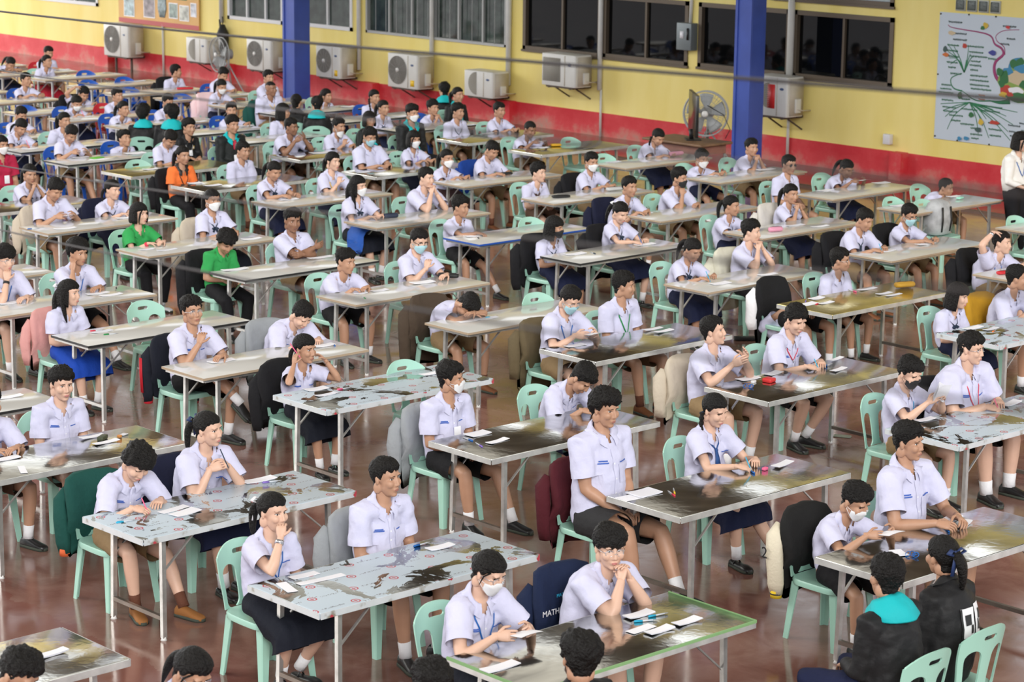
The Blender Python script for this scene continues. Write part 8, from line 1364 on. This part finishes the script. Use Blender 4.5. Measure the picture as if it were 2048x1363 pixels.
# umbrella hanging on the wall
um = thing('umbrella', 'folded black umbrella hanging on the yellow wall', 'umbrella', (-41.20, WY-.06, .50)); b = MB(); b.tube([(0, -.05, 0), (.02, -.05, .2), (0, -.05, .55), (.0, -.05, .75)], [.03, .10, .13, .05], 10, mat('umbrella_black', (.015, .015, .016), .7)); b.tube([(-.05, -.05, .6), (-.12, -.05, .85)], [.04, .01], 8, BLACK); b.obj('canopy', parent=um); b = MB(); b.tube([(.0, -.05, .7), (.0, -.05, .92)], .012, 8, BLACK); b.tube([(.08, -.05, .1), (.16, -.05, .3), (.10, -.05, .5)], .02, 8, BLACK); b.obj('handle', parent=um)
# standing fans
FANW = mat('fan_grey', (.34, .35, .35), .45); FANB = mat('fan_blade', (.33, .35, .36), .4)
def fan(x, y, z, rad, yaw, label, foot):
    r = thing('standing_fan', label, 'fan', (x, y, 0), yaw); t = np.linspace(0, 2*np.pi, 41); c = MB()
    for yy, k in ((-.0, 1.0), (.09, 1.0)): c.tube([(rad*k*math.cos(a), yy-.05, z+rad*k*math.sin(a)) for a in t], .012, 6, FANW, cap=False)
    for rr, yy in ((.35, -.085), (.62, -.075), (.83, -.065)): c.tube([(rad*rr*math.cos(a), yy, z+rad*rr*math.sin(a)) for a in t], .0035, 4, FANW, cap=False)
    for k in range(40):
        a = k*math.pi/20
        for s_ in (-1, 1): c.tube([(rad*.14*math.cos(a), s_*.09, z+rad*.14*math.sin(a)), (rad*.6*math.cos(a), s_*.078, z+rad*.6*math.sin(a)), (rad*math.cos(a), s_*.045, z+rad*math.sin(a))], .0022, 4, FANW)
    c.obj('guard', parent=r); bl = MB()
    for k in range(5):
        a0 = k*2*math.pi/5+.3; R = []
        for q in np.linspace(0, 1, 7):
            rr = rad*(.16+.74*q); wd_ = .5-.12*q; row = []
            for u in np.linspace(-1, 1, 6): a = a0+u*wd_*(.35+.65*math.sin(min(1, q*1.3+.2)*1.57)); row.append((rr*math.cos(a), .03*u, z+rr*math.sin(a)))
            R.append(row+[(p[0], p[1]+.004, p[2]) for p in row[::-1]])
        bl.loft(R, FANB)
    bl.obj('blades', parent=r); h = MB(); h.ell((0, -.085, z), (rad*.15, .03, rad*.15), mat('fan_hub', (.66, .66, .64), .4), nu=18); h.obj('hub', parent=r); m = MB(); m.tube([(0, .06, z), (0, .10, z), (0, .26, z), (0, .29, z)], [.05, .11, .10, .04], 14, FANW); m.obj('motor', parent=r)
    s = MB(); s.tube([(0, .20, z-.05), (0, .20, .55)], .022, 10, FANW); s.obj('pole', parent=r)
    for k in range(3): a = k*2.094+foot; s = MB(); s.tube([(0, .20, .72), (.50*math.cos(a), .20+.50*math.sin(a), .012)], .014, 8, FANW); s.obj('leg', parent=r)
fan(-25.35, 27.55, .98, .355, math.radians(32), 'big standing fan with grey blades in front of the blue pillar', .4)
fan(-38.55, 27.6, .92, .34, math.radians(-8), 'dusty standing fan seen at an angle next to an air conditioner', .4)
# desk with monitor
dk = thing('school_desk', 'old wooden desk with steel legs carrying a monitor near the wall', 'desk', (-24.62, 26.35, 0), math.radians(0)); WD = mat('desk_wood', (.20, .115, .065), .55, var=.3, vscale=8)
b = MB(); b.rbox((-.62, -.36, .70), (.62, .36, .735), .015, WD); b.obj('desk_top', parent=dk); b = MB(); b.box((-.50, -.30, .56), (.55, .28, .70), mat('desk_drawer', (.24, .11, .085), .6, var=.2)); b.obj('drawer', parent=dk, smooth=False)
for sx in (-.5, .5):
    b = MB(); b.tube([(sx, -.30, .0), (sx, -.30, .62), (sx, -.24, .69), (sx, .24, .69), (sx, .30, .62), (sx, .30, 0)], .018, 8, FANW); b.obj('leg', parent=dk)
mo = thing('monitor', 'thin black screen standing edge-on on the wooden desk', 'monitor', (-24.55, 26.40, .736), math.radians(140)); b = MB(); b.rbox((-.48, -.025, .08), (.48, .02, .72), .012, mat('screen_black', (.012, .012, .012), .2), 2, .006); b.obj('screen', parent=mo); b = MB(); b.rbox((-.16, -.12, 0), (.16, .12, .014), .04, BLACK); b.tube([(0, .02, .01), (0, .035, .16)], [.035, .03], 8, BLACK); b.obj('stand', parent=mo)
b = MB(); b.tube([(-24.47, 26.62, 1.25), (-24.25, 26.75, 1.12), (-24.15, 26.8, .9), (-24.2, 26.75, .76)], .006, 6, BLACK); tag(b.obj('power_cable'), 'black cable looping from the back of the monitor', 'cable')
# wires strung across the hall, close to the camera and out of focus
WIRE = mat('wire_black', (.02, .015, .015), .6)
for k, (a, b_, lab) in enumerate(WIRES):
    a = np.array(a); b_ = np.array(b_); t = np.linspace(0, 1, 25)[:, None]; p = a*(1-t)+b_*t; p[:, 2] -= .02*np.sin(np.pi*t[:, 0]); w = MB(); w.tube(p, (.0055, .0032, .0030, .0030)[k], 6, WIRE); tag(w.obj('overhead_wire'), lab, 'wire', 'wires strung across the hall')
# ---------------------------------------------------------------- set the hall
for k, w, e, x, y, rot, lab in TABLES: table(k, round(w, 3), e, x, y, rot, lab, 'folding tables in rows')
crew = [Person(d) for d in PEOPLE]
for c in crew: c.build1()
bpy.context.view_layer.update(); _dg = bpy.context.evaluated_depsgraph_get()
for c in crew:
    c.d['group'] = 'students seated at the tables' if c.d['label'].startswith('student') else 'people in dark jackets' if 'jacket' in c.d['label'] else None
    c.build2(_dg)
remesh_done()
JKN = dict(navyprint='navy jacket with white lettering', grey='grey jacket', green='dark green jacket with orange cuffs', navy='navy jacket', varsity='black varsity jacket with cream sleeves', maroon='dark maroon jacket', black='black jacket', blackred='black jacket with red stripes', pink='pink jacket', beige='beige jacket', olive='brown olive jacket',
           darkbrown='dark brown jacket', yellow='mustard yellow jacket', blackwhite='black and white jacket', cream='cream jacket', whitebag='white cloth bag', blue='blue jacket', palepink='pale pink coat')
CN = dict(mint='pale green', blue='blue', red='red')
def who(l): return 'the '+l
for c in crew:
    d = c.d
    if d.get('nochair') or d.get('stand'): continue
    off = rotz(math.radians(c.face))@V(-.015, 0, 0); p = c.O+off
    chair(d.get('chair', 'mint'), p[0], p[1], math.radians(c.face), CN[d.get('chair', 'mint')]+' chair under '+who(d['short']))
    if d['jk']:
        jl = JKN[d['jk']]+' behind '+who(d['short'])
        if len(jl.split()) > 16: jl = JKN[d['jk']].split(' with')[0]+' behind '+who(d['short'])
        jacket(d['jk'], p[0], p[1], math.radians(c.face), jl, c.seed)
    # sheets that are held in the hands
    if d['arms'] in ('paper', 'paperhigh', 'papert', 'write', 'writeup'):
        wr = [c.arm[k][2]+nrm(c.arm[k][3])*.115*c.s for k in 'RL']; m = (wr[0]+wr[1])/2; hi = d['arms'] == 'paperhigh'; q = c.O+rotz(math.radians(c.face))@m
        if d['arms'] in ('paper', 'paperhigh'):
            n = 4 if hi else 1; b = MB()
            for k in range(n):
                R_ = roty(-.14-.10*k if not hi else -1.15-.1*k)@rotz(.15*k); w_, h_ = .085, .105 if not hi else .13; nx = 6; P = [R_@V((v_)*h_*.5+.02, u_*w_, .006*math.cos(u_*1.5)+.004*k) for v_ in (-1, 1) for u_ in np.linspace(-1, 1, nx)]; P2 = [p_+R_@V(0, 0, .0012) for p_ in P]
                F = [(i, i+1, nx+i+1, nx+i) for i in range(nx-1)]; o_ = 2*nx; b.add(P+P2, [f[::-1] for f in F]+[tuple(o_+i for i in f) for f in F]+[(0, o_, o_+1, 1)]*0, PAPER)
            o = b.obj('held_paper', smooth=False, loc=tuple(q), rot=(0, 0, math.radians(c.face))); tag(o, 'white paper held by '+who(d['short']), 'paper', 'papers held in hands')
    if d['arms'] in ('write', 'writeup', 'penhold', 'hands_head'):
        S, E_, w, f, pn, thm, cu = c.arm['R']; tip = w+nrm(f)*.105*c.s+nrm(pn)*.022*c.s; a = tip+V(.012, .01, -.035); b_ = tip+V(-.045, -.02, .10)
        if d['arms'] == 'hands_head': a = tip+V(.03, .02, -.04); b_ = tip+V(-.05, -.03, .08)
        pb = MB(); pb.tube([a, a*.93+b_*.07, b_], [.001, .0042, .0042], 7, CLO[('blue', 'cyan', 'pink', 'dark')[c.seed % 4]] if d['id'] != 'a3l' else CLO['pink']); o = pb.obj('held_pen', loc=tuple(c.O), rot=(0, 0, math.radians(c.face))); tag(o, 'pen held by '+who(d['short']), 'pen', 'pens held in hands')
for kind, x, y, rz, tilt, lab in EMPTY_CHAIRS: chair(kind, x, y, rz, lab)
for it in ITEMS:
    if it[0] == 'paper': _, x, y, rz, w, l, n, lab = it; paper(x, y, rz, w, l, n, lab)
    elif it[0] == 'pen': _, x, y, rz, col, lab = it; pen(x, y, rz, col, lab)
    elif it[0] == 'case': _, x, y, rz, col, l, w, h, lab = it; pencil_case(x, y, rz, col, lab, l=l, w=w, h=h)
    elif it[0] == 'box': _, x, y, rz, col, dims, name, cat, lab, z = it; small_box(x, y, rz, col, lab, name, cat, dims, z)
    elif it[0] == 'rings': rings(it[1], it[2], it[3])
d6 = [c for c in crew if c.d['id'] == 'd6l'][0]; b = MB(); b.loft([[(x_, y_, z_), (x_+dx_, y_-.01, z_-.005), (x_+dx_, y_-.01, z_+.012), (x_+dx_*.5, y_-.012, z_+.020), (x_, y_, z_+.017)] for y_, z_, x_, dx_ in ((.10, .640, .16, .26), (.0, .652, .15, .29), (-.12, .652, .15, .30), (-.20, .635, .15, .31), (-.245, .58, .15, .32), (-.262, .50, .16, .33), (-.268, .42, .17, .30), (-.266, .36, .20, .22))], mat('folded_blue', (.012, .09, .42), .75, bump=.5, bscale=16)); v_ = b.v[0]; v_ += (wav(v_, 5, 40)*.010)[:, None]; tag(b.obj('folded_jacket', loc=tuple(d6.O)), 'bright blue jacket folded on the lap of the long-haired masked student', 'jacket')
# backpack on the empty chair beside the shaven student
bp = thing('backpack', 'grey and white backpack on the chair beside the small shaven student', 'backpack', (BPX, BPY, SEAT+.005), 0); b = MB(); R = []; q = np.linspace(0, 2*np.pi, 24, endpoint=False)
for z, a, bb in ((0, .10, .14), (.02, .13, .18), (.15, .14, .20), (.30, .13, .19), (.40, .10, .15), (.44, .03, .05)): R.append([(-.03+math.copysign(abs(math.cos(t))**.7, math.cos(t))*a, math.copysign(abs(math.sin(t))**.7, math.sin(t))*bb, z) for t in q])
b.loft(R, mat('pack_grey', (.42, .43, .44), .7, var=.35, vscale=9)); b.obj('pack_body', parent=bp); b = MB(); b.tube([(.10, -.08, .36), (.12, -.09, .2), (.10, -.08, .05)], .016, 8, BLACK, flat=.4); b.tube([(.10, .08, .36), (.12, .09, .2), (.10, .08, .05)], .016, 8, BLACK, flat=.4); b.obj('straps', parent=bp)
for o in bpy.data.objects:
    if o.type == 'FONT': o.data.fill_mode = 'BOTH'
dup = {l for l in LABELS if LABELS.count(l) > 1}
if dup: print('DUPLICATE LABELS', dup)
print('LONG', [l for l in LABELS if not 4 <= len(l.split()) <= 16])
